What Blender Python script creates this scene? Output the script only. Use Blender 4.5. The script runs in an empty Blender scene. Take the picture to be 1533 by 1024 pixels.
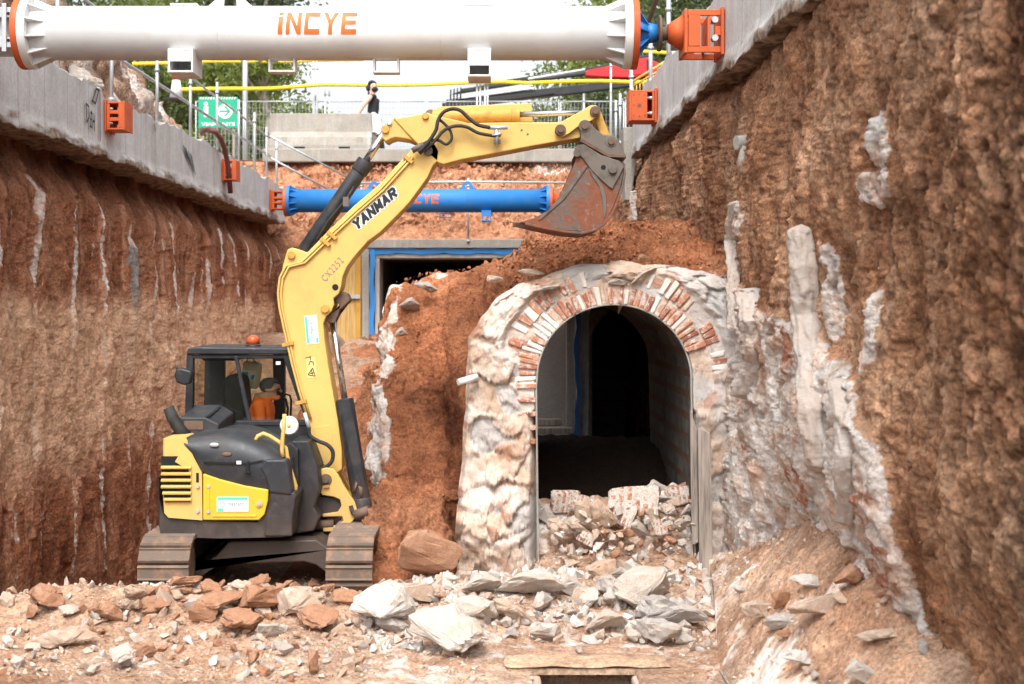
import bpy, bmesh, math, random
import numpy as np
from mathutils import Vector, Matrix, Euler
SC = bpy.context.scene
COL = SC.collection
R = math.radians
rnd = random.Random(7)
nrng = np.random.default_rng(11)
# camera model: level camera at the origin, 2.9 m above the trench floor, looking along +Y down the trench
VX, VY, F, ZC = 742.0, 460.0, 2000.0, 2.9
def at(px, py, Y): return ((px - VX) / F * Y, Y, ZC - (py - VY) / F * Y)
def xz(px, py, Y): return ((px - VX) / F * Y, ZC - (py - VY) / F * Y)
def poly(pts, Y): return [xz(p[0], p[1], Y) for p in pts]

# ------------------------------------------------------------------ noise
_perm = np.random.default_rng(3).permutation(256).astype(np.int64)
_perm = np.concatenate([_perm, _perm, _perm])
_g = np.random.default_rng(4).normal(size=(256, 3)); _g /= np.linalg.norm(_g, axis=1)[:, None]
def perlin(x, y, z):
    x, y, z = np.broadcast_arrays(np.asarray(x, float), np.asarray(y, float), np.asarray(z, float))
    xi, yi, zi = np.floor(x).astype(np.int64), np.floor(y).astype(np.int64), np.floor(z).astype(np.int64)
    xf, yf, zf = x - xi, y - yi, z - zi
    u, v, w = [t * t * t * (t * (t * 6 - 15) + 10) for t in (xf, yf, zf)]
    def gr(a, b, c):
        h = _perm[_perm[_perm[(xi + a) & 255] + ((yi + b) & 255)] + ((zi + c) & 255)]
        g = _g[h]
        return g[..., 0] * (xf - a) + g[..., 1] * (yf - b) + g[..., 2] * (zf - c)
    def lp(a, b, t): return a + (b - a) * t
    x00, x10 = lp(gr(0,0,0), gr(1,0,0), u), lp(gr(0,1,0), gr(1,1,0), u)
    x01, x11 = lp(gr(0,0,1), gr(1,0,1), u), lp(gr(0,1,1), gr(1,1,1), u)
    return lp(lp(x00, x10, v), lp(x01, x11, v), w) * 1.5
def fbm(x, y, z, o=4, gain=.5):
    s, a, t = 0, 1, 0
    for i in range(o):
        s = s + a * perlin(x * 2**i + 17.3*i, y * 2**i + 5.1*i, z * 2**i - 9.7*i); t += a; a *= gain
    return s / t
def worley(x, y, z):
    """F1, F2 and a random number per cell"""
    x, y, z = np.broadcast_arrays(np.asarray(x, float), np.asarray(y, float), np.asarray(z, float))
    xi, yi, zi = np.floor(x).astype(np.int64), np.floor(y).astype(np.int64), np.floor(z).astype(np.int64)
    f1 = np.full(x.shape, 9.); f2 = np.full(x.shape, 9.); cid = np.zeros(x.shape)
    for a in (-1, 0, 1):
        for b in (-1, 0, 1):
            for c in (-1, 0, 1):
                h = _perm[_perm[_perm[(xi + a) & 255] + ((yi + b) & 255)] + ((zi + c) & 255)]
                ox, oy, oz = _perm[h] / 256., _perm[h + 1] / 256., _perm[h + 2] / 256.
                d = np.sqrt((xi + a + ox - x)**2 + (yi + b + oy - y)**2 + (zi + c + oz - z)**2)
                n = d < f1
                f2 = np.where(n, f1, np.minimum(f2, d)); cid = np.where(n, h / 256., cid); f1 = np.where(n, d, f1)
    return f1, f2, cid
def facet(x, y, z, tilt=1., step=.5):
    """angular broken surface: every Worley cell is a flat face with its own height and tilt; also F2-F1 and the cell number"""
    x, y, z = np.broadcast_arrays(np.asarray(x, float), np.asarray(y, float), np.asarray(z, float))
    xi, yi, zi = np.floor(x).astype(np.int64), np.floor(y).astype(np.int64), np.floor(z).astype(np.int64)
    f1 = np.full(x.shape, 9.); f2 = np.full(x.shape, 9.); val = np.zeros(x.shape); cid = np.zeros(x.shape)
    for a in (-1, 0, 1):
        for b in (-1, 0, 1):
            for c in (-1, 0, 1):
                h = _perm[_perm[_perm[(xi + a) & 255] + ((yi + b) & 255)] + ((zi + c) & 255)]
                dx, dy, dz = x - (xi + a + _perm[h]/256.), y - (yi + b + _perm[h+1]/256.), z - (zi + c + _perm[h+2]/256.)
                d = np.abs(dx)*.55 + np.abs(dy)*.55 + np.abs(dz)*.55 + .45*np.sqrt(dx*dx+dy*dy+dz*dz)
                g = _g[_perm[h+3]]; v = (h/256. - .5)*step + (g[..., 0]*dx + g[..., 1]*dy + g[..., 2]*dz)*tilt
                n = d < f1; f2 = np.where(n, f1, np.minimum(f2, d)); val = np.where(n, v, val); cid = np.where(n, h/256., cid); f1 = np.where(n, d, f1)
    return val, f2 - f1, cid
def dispn(P, d, up=(0,0,1)):
    """push a grid of points along its own normals"""
    n = np.cross(np.gradient(P, axis=0), np.gradient(P, axis=1)); n /= np.linalg.norm(n, axis=-1)[..., None] + 1e-9
    s = np.sign((n*np.array(up)).sum(-1).mean()) or 1.
    return P + n*s*d[..., None]
def cull(o, test):
    """delete the faces whose centre passes the test"""
    bm = bmesh.new(); bm.from_mesh(o.data); fs = [f for f in bm.faces if test(f.calc_center_median())]
    bmesh.ops.delete(bm, geom=fs, context='FACES'); bm.to_mesh(o.data); bm.free()
def sstep(a, b, x):
    t = np.clip((x - a) / (b - a), 0, 1); return t * t * (3 - 2 * t)

# ------------------------------------------------------------------ objects
def tag(o, label=None, cat=None, group=None, kind=None):
    if label: o['label'] = label
    if cat: o['category'] = cat
    if group: o['group'] = group
    if kind: o['kind'] = kind
    return o
def empty(name, loc, label, cat, group=None):
    o = bpy.data.objects.new(name, None); o.location = loc; o.empty_display_size = .2; COL.objects.link(o)
    return tag(o, label, cat, group)
def link(o, parent, local=False):
    COL.objects.link(o)
    if parent is not None:
        o.parent = parent
        if not local:
            o.matrix_parent_inverse = Matrix.Translation(-Vector(parent.location))
    return o
def copy_tree(o, parent=None):
    c = o.copy(); COL.objects.link(c)
    if parent is not None: c.parent = parent
    for ch in list(o.children): copy_tree(ch, c)
    return c
def recentre(o):
    me = o.data; n = len(me.vertices)
    co = np.empty(n * 3, np.float32); me.vertices.foreach_get('co', co); co = co.reshape(-1, 3)
    lo, hi = co.min(0), co.max(0)
    b = np.array([(lo[0]+hi[0])/2, (lo[1]+hi[1])/2, lo[2]], np.float32)
    me.vertices.foreach_set('co', (co - b).ravel()); o.location = b.tolist(); me.update()
    return o
class MB:
    """collects shapes, links them as ONE mesh object"""
    def __init__(s): s.v = []; s.f = []; s.m = []; s.s = []
    def add(s, vs, fs, m=0, smooth=False):
        b = len(s.v); s.v += [tuple(v) for v in vs]
        for f in fs: s.f.append(tuple(b + i for i in f)); s.m.append(m); s.s.append(smooth)
        return s
    def box(s, lo, hi, m=0, rot=None, about=None):
        x0,y0,z0 = lo; x1,y1,z1 = hi
        vs = [(x0,y0,z0),(x1,y0,z0),(x1,y1,z0),(x0,y1,z0),(x0,y0,z1),(x1,y0,z1),(x1,y1,z1),(x0,y1,z1)]
        if rot is not None:
            c = Vector(about) if about else Vector(((x0+x1)/2,(y0+y1)/2,(z0+z1)/2))
            M = rot if isinstance(rot, Matrix) else Euler(rot).to_matrix()
            vs = [M @ (Vector(v) - c) + c for v in vs]
        return s.add(vs, [(0,3,2,1),(4,5,6,7),(0,1,5,4),(1,2,6,5),(2,3,7,6),(3,0,4,7)], m)
    def prism(s, pts, y0, y1, m=0):
        n = len(pts); A = sum(pts[i][0]*pts[(i+1)%n][1]-pts[(i+1)%n][0]*pts[i][1] for i in range(n))
        if A < 0: pts = pts[::-1]
        vs = [(p[0], y0, p[1]) for p in pts] + [(p[0], y1, p[1]) for p in pts]
        fs = [tuple(range(n)), tuple(range(2*n-1, n-1, -1))] + [(i, n+i, n+(i+1)%n, (i+1)%n) for i in range(n)]
        return s.add(vs, fs, m)
    def prismx(s, pts, x0, x1, m=0):
        """outline in (y,z), extruded along x"""
        n = len(pts); A = sum(pts[i][0]*pts[(i+1)%n][1]-pts[(i+1)%n][0]*pts[i][1] for i in range(n))
        if A < 0: pts = pts[::-1]
        vs = [(x0, p[0], p[1]) for p in pts] + [(x1, p[0], p[1]) for p in pts]
        fs = [tuple(range(n-1,-1,-1)), tuple(range(n, 2*n))] + [(i, (i+1)%n, n+(i+1)%n, n+i) for i in range(n)]
        return s.add(vs, fs, m)
    def tube(s, pts, r, n=10, m=0, cap=True, smooth=True):
        pts = [Vector(p) for p in pts]; k = len(pts)
        rs = r if isinstance(r, (list, tuple)) else [r]*k
        vs = []; fs = []; up = None
        for i, p in enumerate(pts):
            t = (pts[min(i+1,k-1)] - pts[max(i-1,0)]).normalized()
            if up is None: up = Vector((0,0,1)) if abs(t.z) < .9 else Vector((1,0,0))
            a = t.cross(up)
            if a.length < 1e-5: a = t.orthogonal()
            a.normalize(); b = a.cross(t).normalized(); up = b
            for j in range(n):
                q = 2*math.pi*j/n; vs.append(p + (a*math.cos(q) + b*math.sin(q))*rs[i])
        for i in range(k-1):
            for j in range(n): fs.append((i*n+j, i*n+(j+1)%n, (i+1)*n+(j+1)%n, (i+1)*n+j))
        s.add(vs, fs, m, smooth)
        if cap:
            b = len(s.v) - len(vs)
            s.f.append(tuple(b+j for j in range(n-1,-1,-1))); s.m.append(m); s.s.append(False)
            s.f.append(tuple(b+(k-1)*n+j for j in range(n))); s.m.append(m); s.s.append(False)
        return s
    def cyl(s, p0, p1, r, n=16, m=0): return s.tube([p0, p1], r, n, m)
    def ball(s, c, r, m=0, nu=14, nv=9):
        rx, ry, rz = r if isinstance(r, (tuple, list)) else (r, r, r)
        vs = [(c[0]+rx*math.sin(math.pi*i/nv)*math.cos(2*math.pi*j/nu), c[1]+ry*math.sin(math.pi*i/nv)*math.sin(2*math.pi*j/nu), c[2]+rz*math.cos(math.pi*i/nv)) for i in range(nv+1) for j in range(nu)]
        fs = [(i*nu+j, (i+1)*nu+j, (i+1)*nu+(j+1)%nu, i*nu+(j+1)%nu) for i in range(nv) for j in range(nu)]
        return s.add(vs, fs, m, True)
    def build(s, name, mats, parent=None, bevel=0, local=False, seg=2, label=None):
        me = bpy.data.meshes.new(name); me.from_pydata([tuple(v) for v in s.v], [], s.f)
        for q in (mats if isinstance(mats, (list, tuple)) else [mats]): me.materials.append(q)
        me.polygons.foreach_set('material_index', s.m); me.polygons.foreach_set('use_smooth', s.s); me.update()
        o = bpy.data.objects.new(name, me); link(o, parent, local)
        if parent is None: recentre(o)
        if bevel:
            b = o.modifiers.new('bevel', 'BEVEL'); b.width = bevel; b.segments = seg; b.limit_method = 'ANGLE'; b.angle_limit = R(35)
        if label: o['label'] = label
        return o
def rawmesh(name, V, Fc, mats, attrs=None, smooth=False, parent=None, mi=None):
    """V (n,3), Fc (m,k) arrays, all faces with k corners"""
    me = bpy.data.meshes.new(name); V = np.asarray(V, np.float32); Fc = np.asarray(Fc, np.int32); k = Fc.shape[1]
    me.vertices.add(len(V)); me.vertices.foreach_set('co', V.ravel())
    me.loops.add(Fc.size); me.loops.foreach_set('vertex_index', Fc.ravel())
    me.polygons.add(len(Fc)); me.polygons.foreach_set('loop_start', np.arange(len(Fc), dtype=np.int32)*k)
    me.polygons.foreach_set('use_smooth', np.full(len(Fc), smooth))
    for q in (mats if isinstance(mats, (list, tuple)) else [mats]): me.materials.append(q)
    if mi is not None: me.polygons.foreach_set('material_index', np.asarray(mi, np.int32))
    for an, av in (attrs or {}).items():
        a = me.attributes.new(an, 'FLOAT', 'POINT'); a.data.foreach_set('value', np.asarray(av, np.float32).ravel())
    me.update(calc_edges=True); me.validate()
    o = bpy.data.objects.new(name, me); link(o, parent)
    return o
def gridmesh(name, P, mats, attrs=None, smooth=True, flip=False, parent=None, closed=False):
    nu, nv = P.shape[:2]
    i, j = np.meshgrid(np.arange(nu-1), np.arange(nv-1), indexing='ij')
    a = (i*nv+j).ravel(); b = ((i+1)*nv+j).ravel(); c = ((i+1)*nv+j+1).ravel(); d = (i*nv+j+1).ravel()
    q = np.stack([a,d,c,b] if flip else [a,b,c,d], 1)
    return rawmesh(name, P.reshape(-1,3), q, mats, attrs, smooth, parent)

# ------------------------------------------------------------------ lettering
def text_mesh(body, bold=0., shear=0., spacing=1.):
    c = bpy.data.curves.new('lettering', 'FONT'); c.body = body; c.size = 1; c.offset = bold; c.shear = shear; c.space_character = spacing; c.resolution_u = 4
    o = bpy.data.objects.new('lettering', c); COL.objects.link(o)
    dg = bpy.context.evaluated_depsgraph_get(); me = bpy.data.meshes.new_from_object(o.evaluated_get(dg))
    bpy.data.objects.remove(o); bpy.data.curves.remove(c)
    return me
def lettering(name, body, mat, mapf, w, h, bold=0., shear=0., parent=None, cuts=0, spacing=1., local=False, ref=None):
    """text scaled into a w x h frame, every vertex (u in 0..w, v in 0..h) put in place by mapf"""
    me = text_mesh(body, bold, shear, spacing)
    bm = bmesh.new(); bm.from_mesh(me)
    xs = [v.co.x for v in bm.verts]; ys = [v.co.y for v in bm.verts]
    x0, x1, y0, y1 = min(xs), max(xs), min(ys), max(ys)
    if ref is not None:
        rm = text_mesh(body, ref, shear, spacing); xs = [v.co.x for v in rm.vertices]; ys = [v.co.y for v in rm.vertices]; x0, x1, y0, y1 = min(xs), max(xs), min(ys), max(ys); bpy.data.meshes.remove(rm)
    for v in bm.verts: v.co = ((v.co.x-x0)/(x1-x0)*w, (v.co.y-y0)/(y1-y0)*h, 0)
    for k in range(1, cuts):
        bmesh.ops.bisect_plane(bm, geom=bm.verts[:]+bm.edges[:]+bm.faces[:], plane_co=(0, h*k/cuts, 0), plane_no=(0,1,0))
    for v in bm.verts: v.co = Vector(mapf(v.co.x, v.co.y))
    bm.to_mesh(me); bm.free(); me.materials.clear(); me.materials.append(mat); me.name = name
    o = bpy.data.objects.new(name, me); link(o, parent, local)
    return o

# ------------------------------------------------------------------ materials
class NT:
    def __init__(s, name):
        s.mat = bpy.data.materials.new(name); s.mat.use_nodes = True; s.t = s.mat.node_tree; s.t.nodes.clear()
        s.out = s.t.nodes.new('ShaderNodeOutputMaterial'); s.oc = s.n('ShaderNodeTexCoord').outputs['Object']
    def n(s, ty, **kw):
        nd = s.t.nodes.new(ty)
        for k, v in kw.items(): setattr(nd, k, v)
        return nd
    def set(s, sock, v):
        if isinstance(v, bpy.types.NodeSocket): s.t.links.new(v, sock)
        elif isinstance(v, tuple) and sock.type == 'RGBA' and len(v) == 3: sock.default_value = (*v, 1)
        else: sock.default_value = v
    def noise(s, scale, detail=5, rough=.55, vec=None, dist=0):
        nd = s.n('ShaderNodeTexNoise'); s.set(nd.inputs['Vector'], vec or s.oc); nd.inputs['Scale'].default_value = scale
        nd.inputs['Detail'].default_value = detail; nd.inputs['Roughness'].default_value = rough; nd.inputs['Distortion'].default_value = dist
        return nd.outputs['Fac']
    def voro(s, scale, feature='F1', out='Distance', vec=None):
        nd = s.n('ShaderNodeTexVoronoi', feature=feature); s.set(nd.inputs['Vector'], vec or s.oc); nd.inputs['Scale'].default_value = scale
        return nd.outputs[out]
    def mapping(s, scale, vec=None, rot=(0,0,0)):
        nd = s.n('ShaderNodeMapping'); s.set(nd.inputs['Vector'], vec or s.oc); nd.inputs['Scale'].default_value = scale; nd.inputs['Rotation'].default_value = rot
        return nd.outputs[0]
    def ramp(s, fac, stops, interp='LINEAR'):
        nd = s.n('ShaderNodeValToRGB'); s.set(nd.inputs[0], fac); cr = nd.color_ramp; cr.interpolation = interp
        while len(cr.elements) < len(stops): cr.elements.new(.5)
        for e, (p, c) in zip(cr.elements, stops): e.position = p; e.color = (*c, 1) if isinstance(c, tuple) else (c, c, c, 1)
        return nd.outputs[0]
    def mix(s, fac, a, b, mode='MIX'):
        nd = s.n('ShaderNodeMix', data_type='RGBA', blend_type=mode); s.set(nd.inputs['Factor'], fac); s.set(nd.inputs['A'], a); s.set(nd.inputs['B'], b)
        return nd.outputs['Result']
    def math(s, op, a, b=0., clamp=False):
        nd = s.n('ShaderNodeMath', operation=op, use_clamp=clamp); s.set(nd.inputs[0], a); s.set(nd.inputs[1], b)
        return nd.outputs[0]
    def attr(s, name): return s.n('ShaderNodeAttribute', attribute_name=name).outputs['Fac']
    def rand(s): return s.n('ShaderNodeObjectInfo').outputs['Random']
    def sep(s, vec=None):
        nd = s.n('ShaderNodeSeparateXYZ'); s.set(nd.inputs[0], vec or s.oc); return nd.outputs
    def bump(s, h, strength=.3, dist=.05):
        nd = s.n('ShaderNodeBump'); s.set(nd.inputs['Height'], h); nd.inputs['Strength'].default_value = strength; nd.inputs['Distance'].default_value = dist
        return nd.outputs[0]
    def pbr(s, col, rough=.8, metal=0., normal=None, spec=.3, **kw):
        p = s.n('ShaderNodeBsdfPrincipled'); s.set(p.inputs['Base Color'], col); s.set(p.inputs['Roughness'], rough); s.set(p.inputs['Metallic'], metal)
        p.inputs['Specular IOR Level'].default_value = spec
        for k, v in kw.items(): s.set(p.inputs[k.replace('_', ' ')], v)
        if normal is not None: s.set(p.inputs['Normal'], normal)
        s.t.links.new(p.outputs[0], s.out.inputs[0]); return s.mat

def soil(name, dark, mid, light, seed=0., streak=.3, bscale=18, bstr=.55):
    t = NT(name)
    big = t.noise(.9, 6, .6, dist=.4)
    col = t.ramp(big, [(.3, dark), (.5, mid), (.72, light)])
    fine = t.noise(7, 10, .72)
    col = t.mix(.85, col, t.ramp(fine, [(.25, (.38,.34,.32)), (.5, (.95,.95,.95)), (.75, (1.5,1.45,1.4))]), 'MULTIPLY')
    col = t.mix(.8, col, t.ramp(t.noise(34, 7, .7), [(.32, (.4,.37,.35)), (.5, (1.,1.,1.)), (.68, (1.45,1.42,1.4))]), 'MULTIPLY')
    if streak:
        st = t.noise(1.0, 4, .6, vec=t.mapping((3.2, 3.2, .16)))
        col = t.mix(t.math('MULTIPLY', t.ramp(st, [(.52, 0.), (.72, 1.)]), streak), col, tuple(min(1, c*1.5+.05) for c in light))
        st2 = t.noise(1.0, 5, .6, vec=t.mapping((5, 5, .3)))
        col = t.mix(t.math('MULTIPLY', t.ramp(st2, [(.55, 0.), (.75, 1.)]), streak*1.4), col, tuple(c*.45 for c in dark))
    pv = t.voro(26); ps = t.ramp(pv, [(.14, 1.), (.2, 0.)]); pm = t.ramp(t.noise(3.1, 3), [(.5, 0.), (.62, 1.)])
    col = t.mix(t.math('MULTIPLY', t.math('MULTIPLY', ps, pm), .75), col, (.42,.32,.25))
    # exposed mortar, lime and concrete
    pn = t.noise(2.3, 9, .7, dist=.6)
    pcol = t.ramp(pn, [(.32, (.5,.29,.2)), (.43, (.68,.5,.4)), (.51, (.74,.66,.6)), (.68, (.82,.8,.77))])
    pcol = t.mix(.8, pcol, t.ramp(t.noise(14, 8, .7), [(.3, .74), (.55, 1.16)]), 'MULTIPLY')
    edge_n = t.math('MULTIPLY', t.math('SUBTRACT', t.noise(5.5, 9, .7), .5), 1.5)
    def crisp(a): return t.ramp(t.math('ADD', t.attr(a), t.math('MULTIPLY', edge_n, t.math('MINIMUM', t.math('MULTIPLY', t.attr(a), 4.), 1.))), [(.4, 0.), (.6, 1.)])
    m = crisp('m')
    col = t.mix(m, col, pcol)
    col = t.mix(crisp('b'), col, t.ramp(fine, [(.3, (.3,.11,.065)), (.5, (.5,.23,.15)), (.65,(.65,.5,.42))]))
    col = t.mix(crisp('g'), col, t.ramp(fine, [(.3, (.2,.17,.15)), (.6, (.38,.35,.33))]))
    col = t.mix(t.attr('k'), col, t.mix(1., col, (.32,.27,.25), 'MULTIPLY'))  # k darkens by mask: soil tone and painted shade of recesses
    col = t.mix(t.attr('z'), col, (.035,.022,.016))  # z: gallery shade painted into the floor colour
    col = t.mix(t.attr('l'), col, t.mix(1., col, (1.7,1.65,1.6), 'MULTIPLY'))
    col = t.mix(t.attr('t'), col, t.mix(.75, (.88,.58,.38), t.ramp(fine, [(.25, .42), (.5, .95), (.75, 1.5)]), 'MULTIPLY'))
    cn = t.noise(bscale*.45, 10, .74, dist=.25, vec=t.mapping((1, 1, .6)))
    vary = t.ramp(t.noise(1.1, 4, .6), [(.38, .25), (.62, 1.)])
    col = t.mix(t.math('MULTIPLY', vary, .82), col, t.ramp(cn, [(.33, (.42,.38,.36)), (.44, (.92,.91,.9)), (.58, (1.08,1.08,1.08)), (.70, (1.4,1.38,1.35))]), 'MULTIPLY')  # hollows of the bump noise darkened: crevice shade put in the colour
    h = t.math('ADD', t.math('MULTIPLY', t.noise(bscale, 12, .75), .5), t.math('ADD', t.math('MULTIPLY', cn, t.math('MULTIPLY', vary, 1.3)), t.math('MULTIPLY', t.voro(bscale*1.3), -.3)))
    return t.pbr(col, .95, normal=t.bump(h, min(1., bstr*1.5), .10), spec=.15)

SOIL_R = soil('soil_right', (.23,.1,.052), (.47,.25,.142), (.66,.43,.285), streak=.35)
SOIL_L = soil('soil_left', (.25,.095,.05), (.44,.185,.097), (.62,.33,.2), streak=.6)
SOIL_H = soil('soil_heap', (.31,.115,.055), (.44,.18,.088), (.55,.27,.15), streak=0, bscale=14)
SOIL_E = soil('soil_slope', (.31,.135,.072), (.43,.205,.115), (.52,.31,.19), streak=0, bscale=9)
SOIL_F = soil('soil_floor', (.36,.2,.125), (.52,.335,.23), (.6,.45,.345), streak=0, bscale=16)

def concrete(name, base=(.42,.41,.39), joints=0, stain=.5):
    t = NT(name)
    n1 = t.noise(1.6, 7, .65); col = t.ramp(n1, [(.3, tuple(c*.78 for c in base)), (.55, base), (.75, tuple(min(.8, c*1.18) for c in base))])
    col = t.mix(.6, col, t.ramp(t.noise(22, 6, .7), [(.3, .62), (.6, 1.08)]), 'MULTIPLY')
    st = t.noise(1., 5, .6, vec=t.mapping((4, 4, .22)))
    col = t.mix(t.math('MULTIPLY', t.ramp(st, [(.5, 0.), (.72, 1.)]), stain), col, (.3,.21,.15))
    st2 = t.noise(1., 5, .6, vec=t.mapping((7, 7, .3)))
    col = t.mix(t.math('MULTIPLY', t.ramp(st2, [(.55, 0.), (.7, 1.)]), stain*.8), col, (.62,.6,.58))
    if joints:
        y = t.sep()[1]; fr = t.math('FRACT', t.math('MULTIPLY', y, joints))
        col = t.mix(t.math('MULTIPLY', t.math('LESS_THAN', fr, .025), .45), col, (.16,.15,.14))
    col = t.mix(t.attr('k'), col, t.ramp(t.noise(9, 6), [(.35, (.1,.065,.045)), (.65, (.34,.26,.2))]))
    return t.pbr(col, .9, normal=t.bump(t.noise(30, 8, .7), .25, .02), spec=.2)
CONC = concrete('concrete_beam', (.57,.56,.545), 1.05, .45)
CONC2 = concrete('concrete_plain', (.4,.385,.355))
CONC_W = concrete('concrete_warm', (.34,.315,.275), 0, .3)

def paint(name, col, rough=.42, dirt=.35, dirtcol=(.22,.14,.08), scale=3., metal=0., scratch=0., low=0.):
    t = NT(name)
    n = t.noise(scale, 9, .68); c = t.mix(t.math('MULTIPLY', t.ramp(n, [(.48, 0.), (.72, 1.)]), dirt), col, dirtcol)
    v = t.noise(scale*.35, 3); c = t.mix(.5, c, t.ramp(v, [(.3, .82), (.7, 1.1)]), 'MULTIPLY')
    if scratch:
        s = t.ramp(t.noise(11, 12, .8), [(.6, 0.), (.68, 1.)]); c = t.mix(t.math('MULTIPLY', s, scratch), c, (.3,.27,.24))
    if low:
        zz = t.math('ADD', t.sep()[2], t.math('MULTIPLY', t.math('SUBTRACT', t.noise(4, 8, .7), .5), 1.6)); c = t.mix(t.math('MULTIPLY', t.ramp(t.math('MULTIPLY', zz, .5), [(.2, 1.), (.62, 0.)]), low), c, (.33,.2,.125))
    rg = t.ramp(n, [(.4, rough), (.75, min(1., rough+.4))])
    return t.pbr(c, rg, metal, normal=t.bump(t.noise(40, 4), .06, .01), spec=.4)
YEL = paint('yellow_paint', (.66,.425,.12), .42, .5, (.45,.28,.11), 4, scratch=.25, low=.3)
YEL2 = paint('yellow_panel_paint', (.66,.43,.02), .36, .22, (.4,.25,.06), scratch=.2, low=.35)
YELD = paint('yellow_worn_paint', (.55,.3,.055), .5, .7, (.2,.11,.05), 9, scratch=.5)
BLK = paint('black_paint', (.018,.019,.023), .42, .35, (.12,.1,.085), 5, scratch=.25, low=.16)
BLKG = paint('black_gloss_plastic', (.025,.028,.033), .36, .5, (.1,.085,.07), 4, scratch=.2, low=.08)
RUBB = paint('black_rubber', (.02,.02,.02), .6, .4, (.12,.1,.08), 12)
STEEL = paint('galvanised_steel', (.5,.52,.54), .42, .3, (.32,.3,.28), 8, metal=.55)
CHROME = paint('chrome_rod', (.6,.61,.63), .16, .1, (.3,.27,.24), 8, metal=1.)
ORA = paint('orange_paint', (.55,.095,.02), .5, .4, (.25,.07,.03), 7, scratch=.3)
WHT = paint('white_paint', (.7,.7,.69), .45, .3, (.5,.44,.38), 3, scratch=.22)
BLU = paint('blue_paint', (.02,.17,.47), .45, .25, (.1,.18,.3), 5, scratch=.15)
BLUED = plainmat('shaded_blue_membrane', (.012,.05,.13), .5) if False else None
BLUEM = paint('blue_membrane', (.03,.22,.58), .4, .15, (.2,.3,.42), 6)
RED = paint('red_paint', (.6,.02,.025), .4, .15, (.3,.05,.04), 4)
RUST = paint('rusty_steel', (.16,.1,.07), .75, .7, (.07,.05,.045), 9, metal=.2)
MUDST = paint('worn_grey_steel', (.15,.125,.105), .55, .8, (.07,.055,.042), 5, metal=.3, scratch=.5)
RAIL = paint('yellow_rail_plastic', (.8,.62,.03), .45, .12, (.5,.4,.1), 5)
PADM = paint('dirty_track_steel', (.15,.11,.085), .8, .9, (.34,.2,.125), 7, metal=.1, scratch=.6)
WOOD = None
def bucket_mat():
    t = NT('muddy_bucket_steel')
    n = t.noise(3.2, 9, .7, dist=.5); c = t.ramp(n, [(.3, (.07,.055,.047)), (.45, (.14,.10,.08)), (.53, (.19,.065,.035)), (.68, (.23,.09,.05))])
    c = t.mix(t.ramp(t.noise(14, 10, .75), [(.56, 0.), (.66, .7)]), c, (.27,.235,.21))
    return t.pbr(c, .7, .15, t.bump(t.noise(25, 8), .3, .02), .3)
BUCK = bucket_mat()
def wood_mat(name, base, dark):
    t = NT(name); n = t.noise(2., 8, .65, vec=t.mapping((14, 14, .8)))
    c = t.ramp(n, [(.3, dark), (.55, base), (.75, tuple(min(.8, q*1.25) for q in base))])
    return t.pbr(c, .85, normal=t.bump(n, .3, .01), spec=.2)
WOOD = wood_mat('grey_weathered_wood', (.33,.28,.24), (.13,.105,.09))
FORMW = wood_mat('yellow_formwork_board', (.55,.38,.16), (.42,.22,.05))
def plainmat(name, col, rough=.6, var=.15):
    t = NT(name); c = t.mix(1., col, t.ramp(t.noise(6, 5), [(.3, 1-var), (.7, 1+var)]), 'MULTIPLY')
    return t.pbr(c, rough)
DECW = plainmat('sticker_white', (.75,.76,.74), .4, .05)
DECG = plainmat('sticker_green', (.1,.55,.4), .4, .1)
DECB = plainmat('letter_black', (.02,.02,.025), .5)
DECGR = plainmat('letter_grey', (.2,.2,.22), .5)
LETO = plainmat('letter_orange', (.72,.13,.02), .5, .25)
DUST = soil('dusty_slab', (.4,.26,.17), (.5,.35,.24), (.58,.44,.33), streak=0, bscale=9, bstr=.25)
CDARK = plainmat('shaded_culvert_concrete', (.07,.065,.06), .9, .3)  # shade of the culvert interior put into the concrete colour
SIGNG = plainmat('sign_green', (.02,.34,.19), .4, .05)
GRAF = plainmat('spray_black', (.06,.06,.065), .8, .4)
AMBER = paint('amber_beacon', (.5,.09,.03), .2, .1)
DARK = plainmat('dark_interior', (.012,.012,.013), .8)  # also laid flat in place of the shade inside holes and slots
def glass():
    t = NT('tinted_cab_glass'); a = t.n('ShaderNodeBsdfTransparent'); a.inputs[0].default_value = (.93,.93,.88,1)
    b = t.n('ShaderNodeBsdfGlossy'); b.inputs['Roughness'].default_value = .05; b.inputs[0].default_value = (.8,.85,.9,1)
    fr = t.n('ShaderNodeFresnel'); fr.inputs[0].default_value = 1.45
    m = t.n('ShaderNodeMixShader'); t.t.links.new(fr.outputs[0], m.inputs[0]); t.t.links.new(a.outputs[0], m.inputs[1]); t.t.links.new(b.outputs[0], m.inputs[2])
    t.t.links.new(m.outputs[0], t.out.inputs[0]); return t.mat
GLASS = glass()
def rock_mat(name, a, b, c, dirt):
    t = NT(name)
    n = t.noise(3.2, 9, .68, dist=.3); col = t.ramp(n, [(.3, a), (.5, b), (.7, c)])
    rr = t.rand(); col = t.mix(t.math('MULTIPLY', rr, .45), col, dirt)
    d = t.noise(1.7, 6, .65); col = t.mix(t.ramp(d, [(.5, 0.), (.66, .75)]), col, dirt)
    col = t.mix(.7, col, t.ramp(t.noise(24, 8, .75), [(.3, .6), (.6, 1.1)]), 'MULTIPLY')
    return t.pbr(col, .92, normal=t.bump(t.noise(20, 10, .7), .5, .03), spec=.2)
RK_W = rock_mat('pale_limestone', (.42,.385,.34), (.53,.5,.46), (.61,.59,.56), (.45,.32,.23))
RK_T = rock_mat('tan_stone', (.38,.27,.2), (.5,.39,.31), (.6,.53,.47), (.42,.26,.16))
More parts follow.
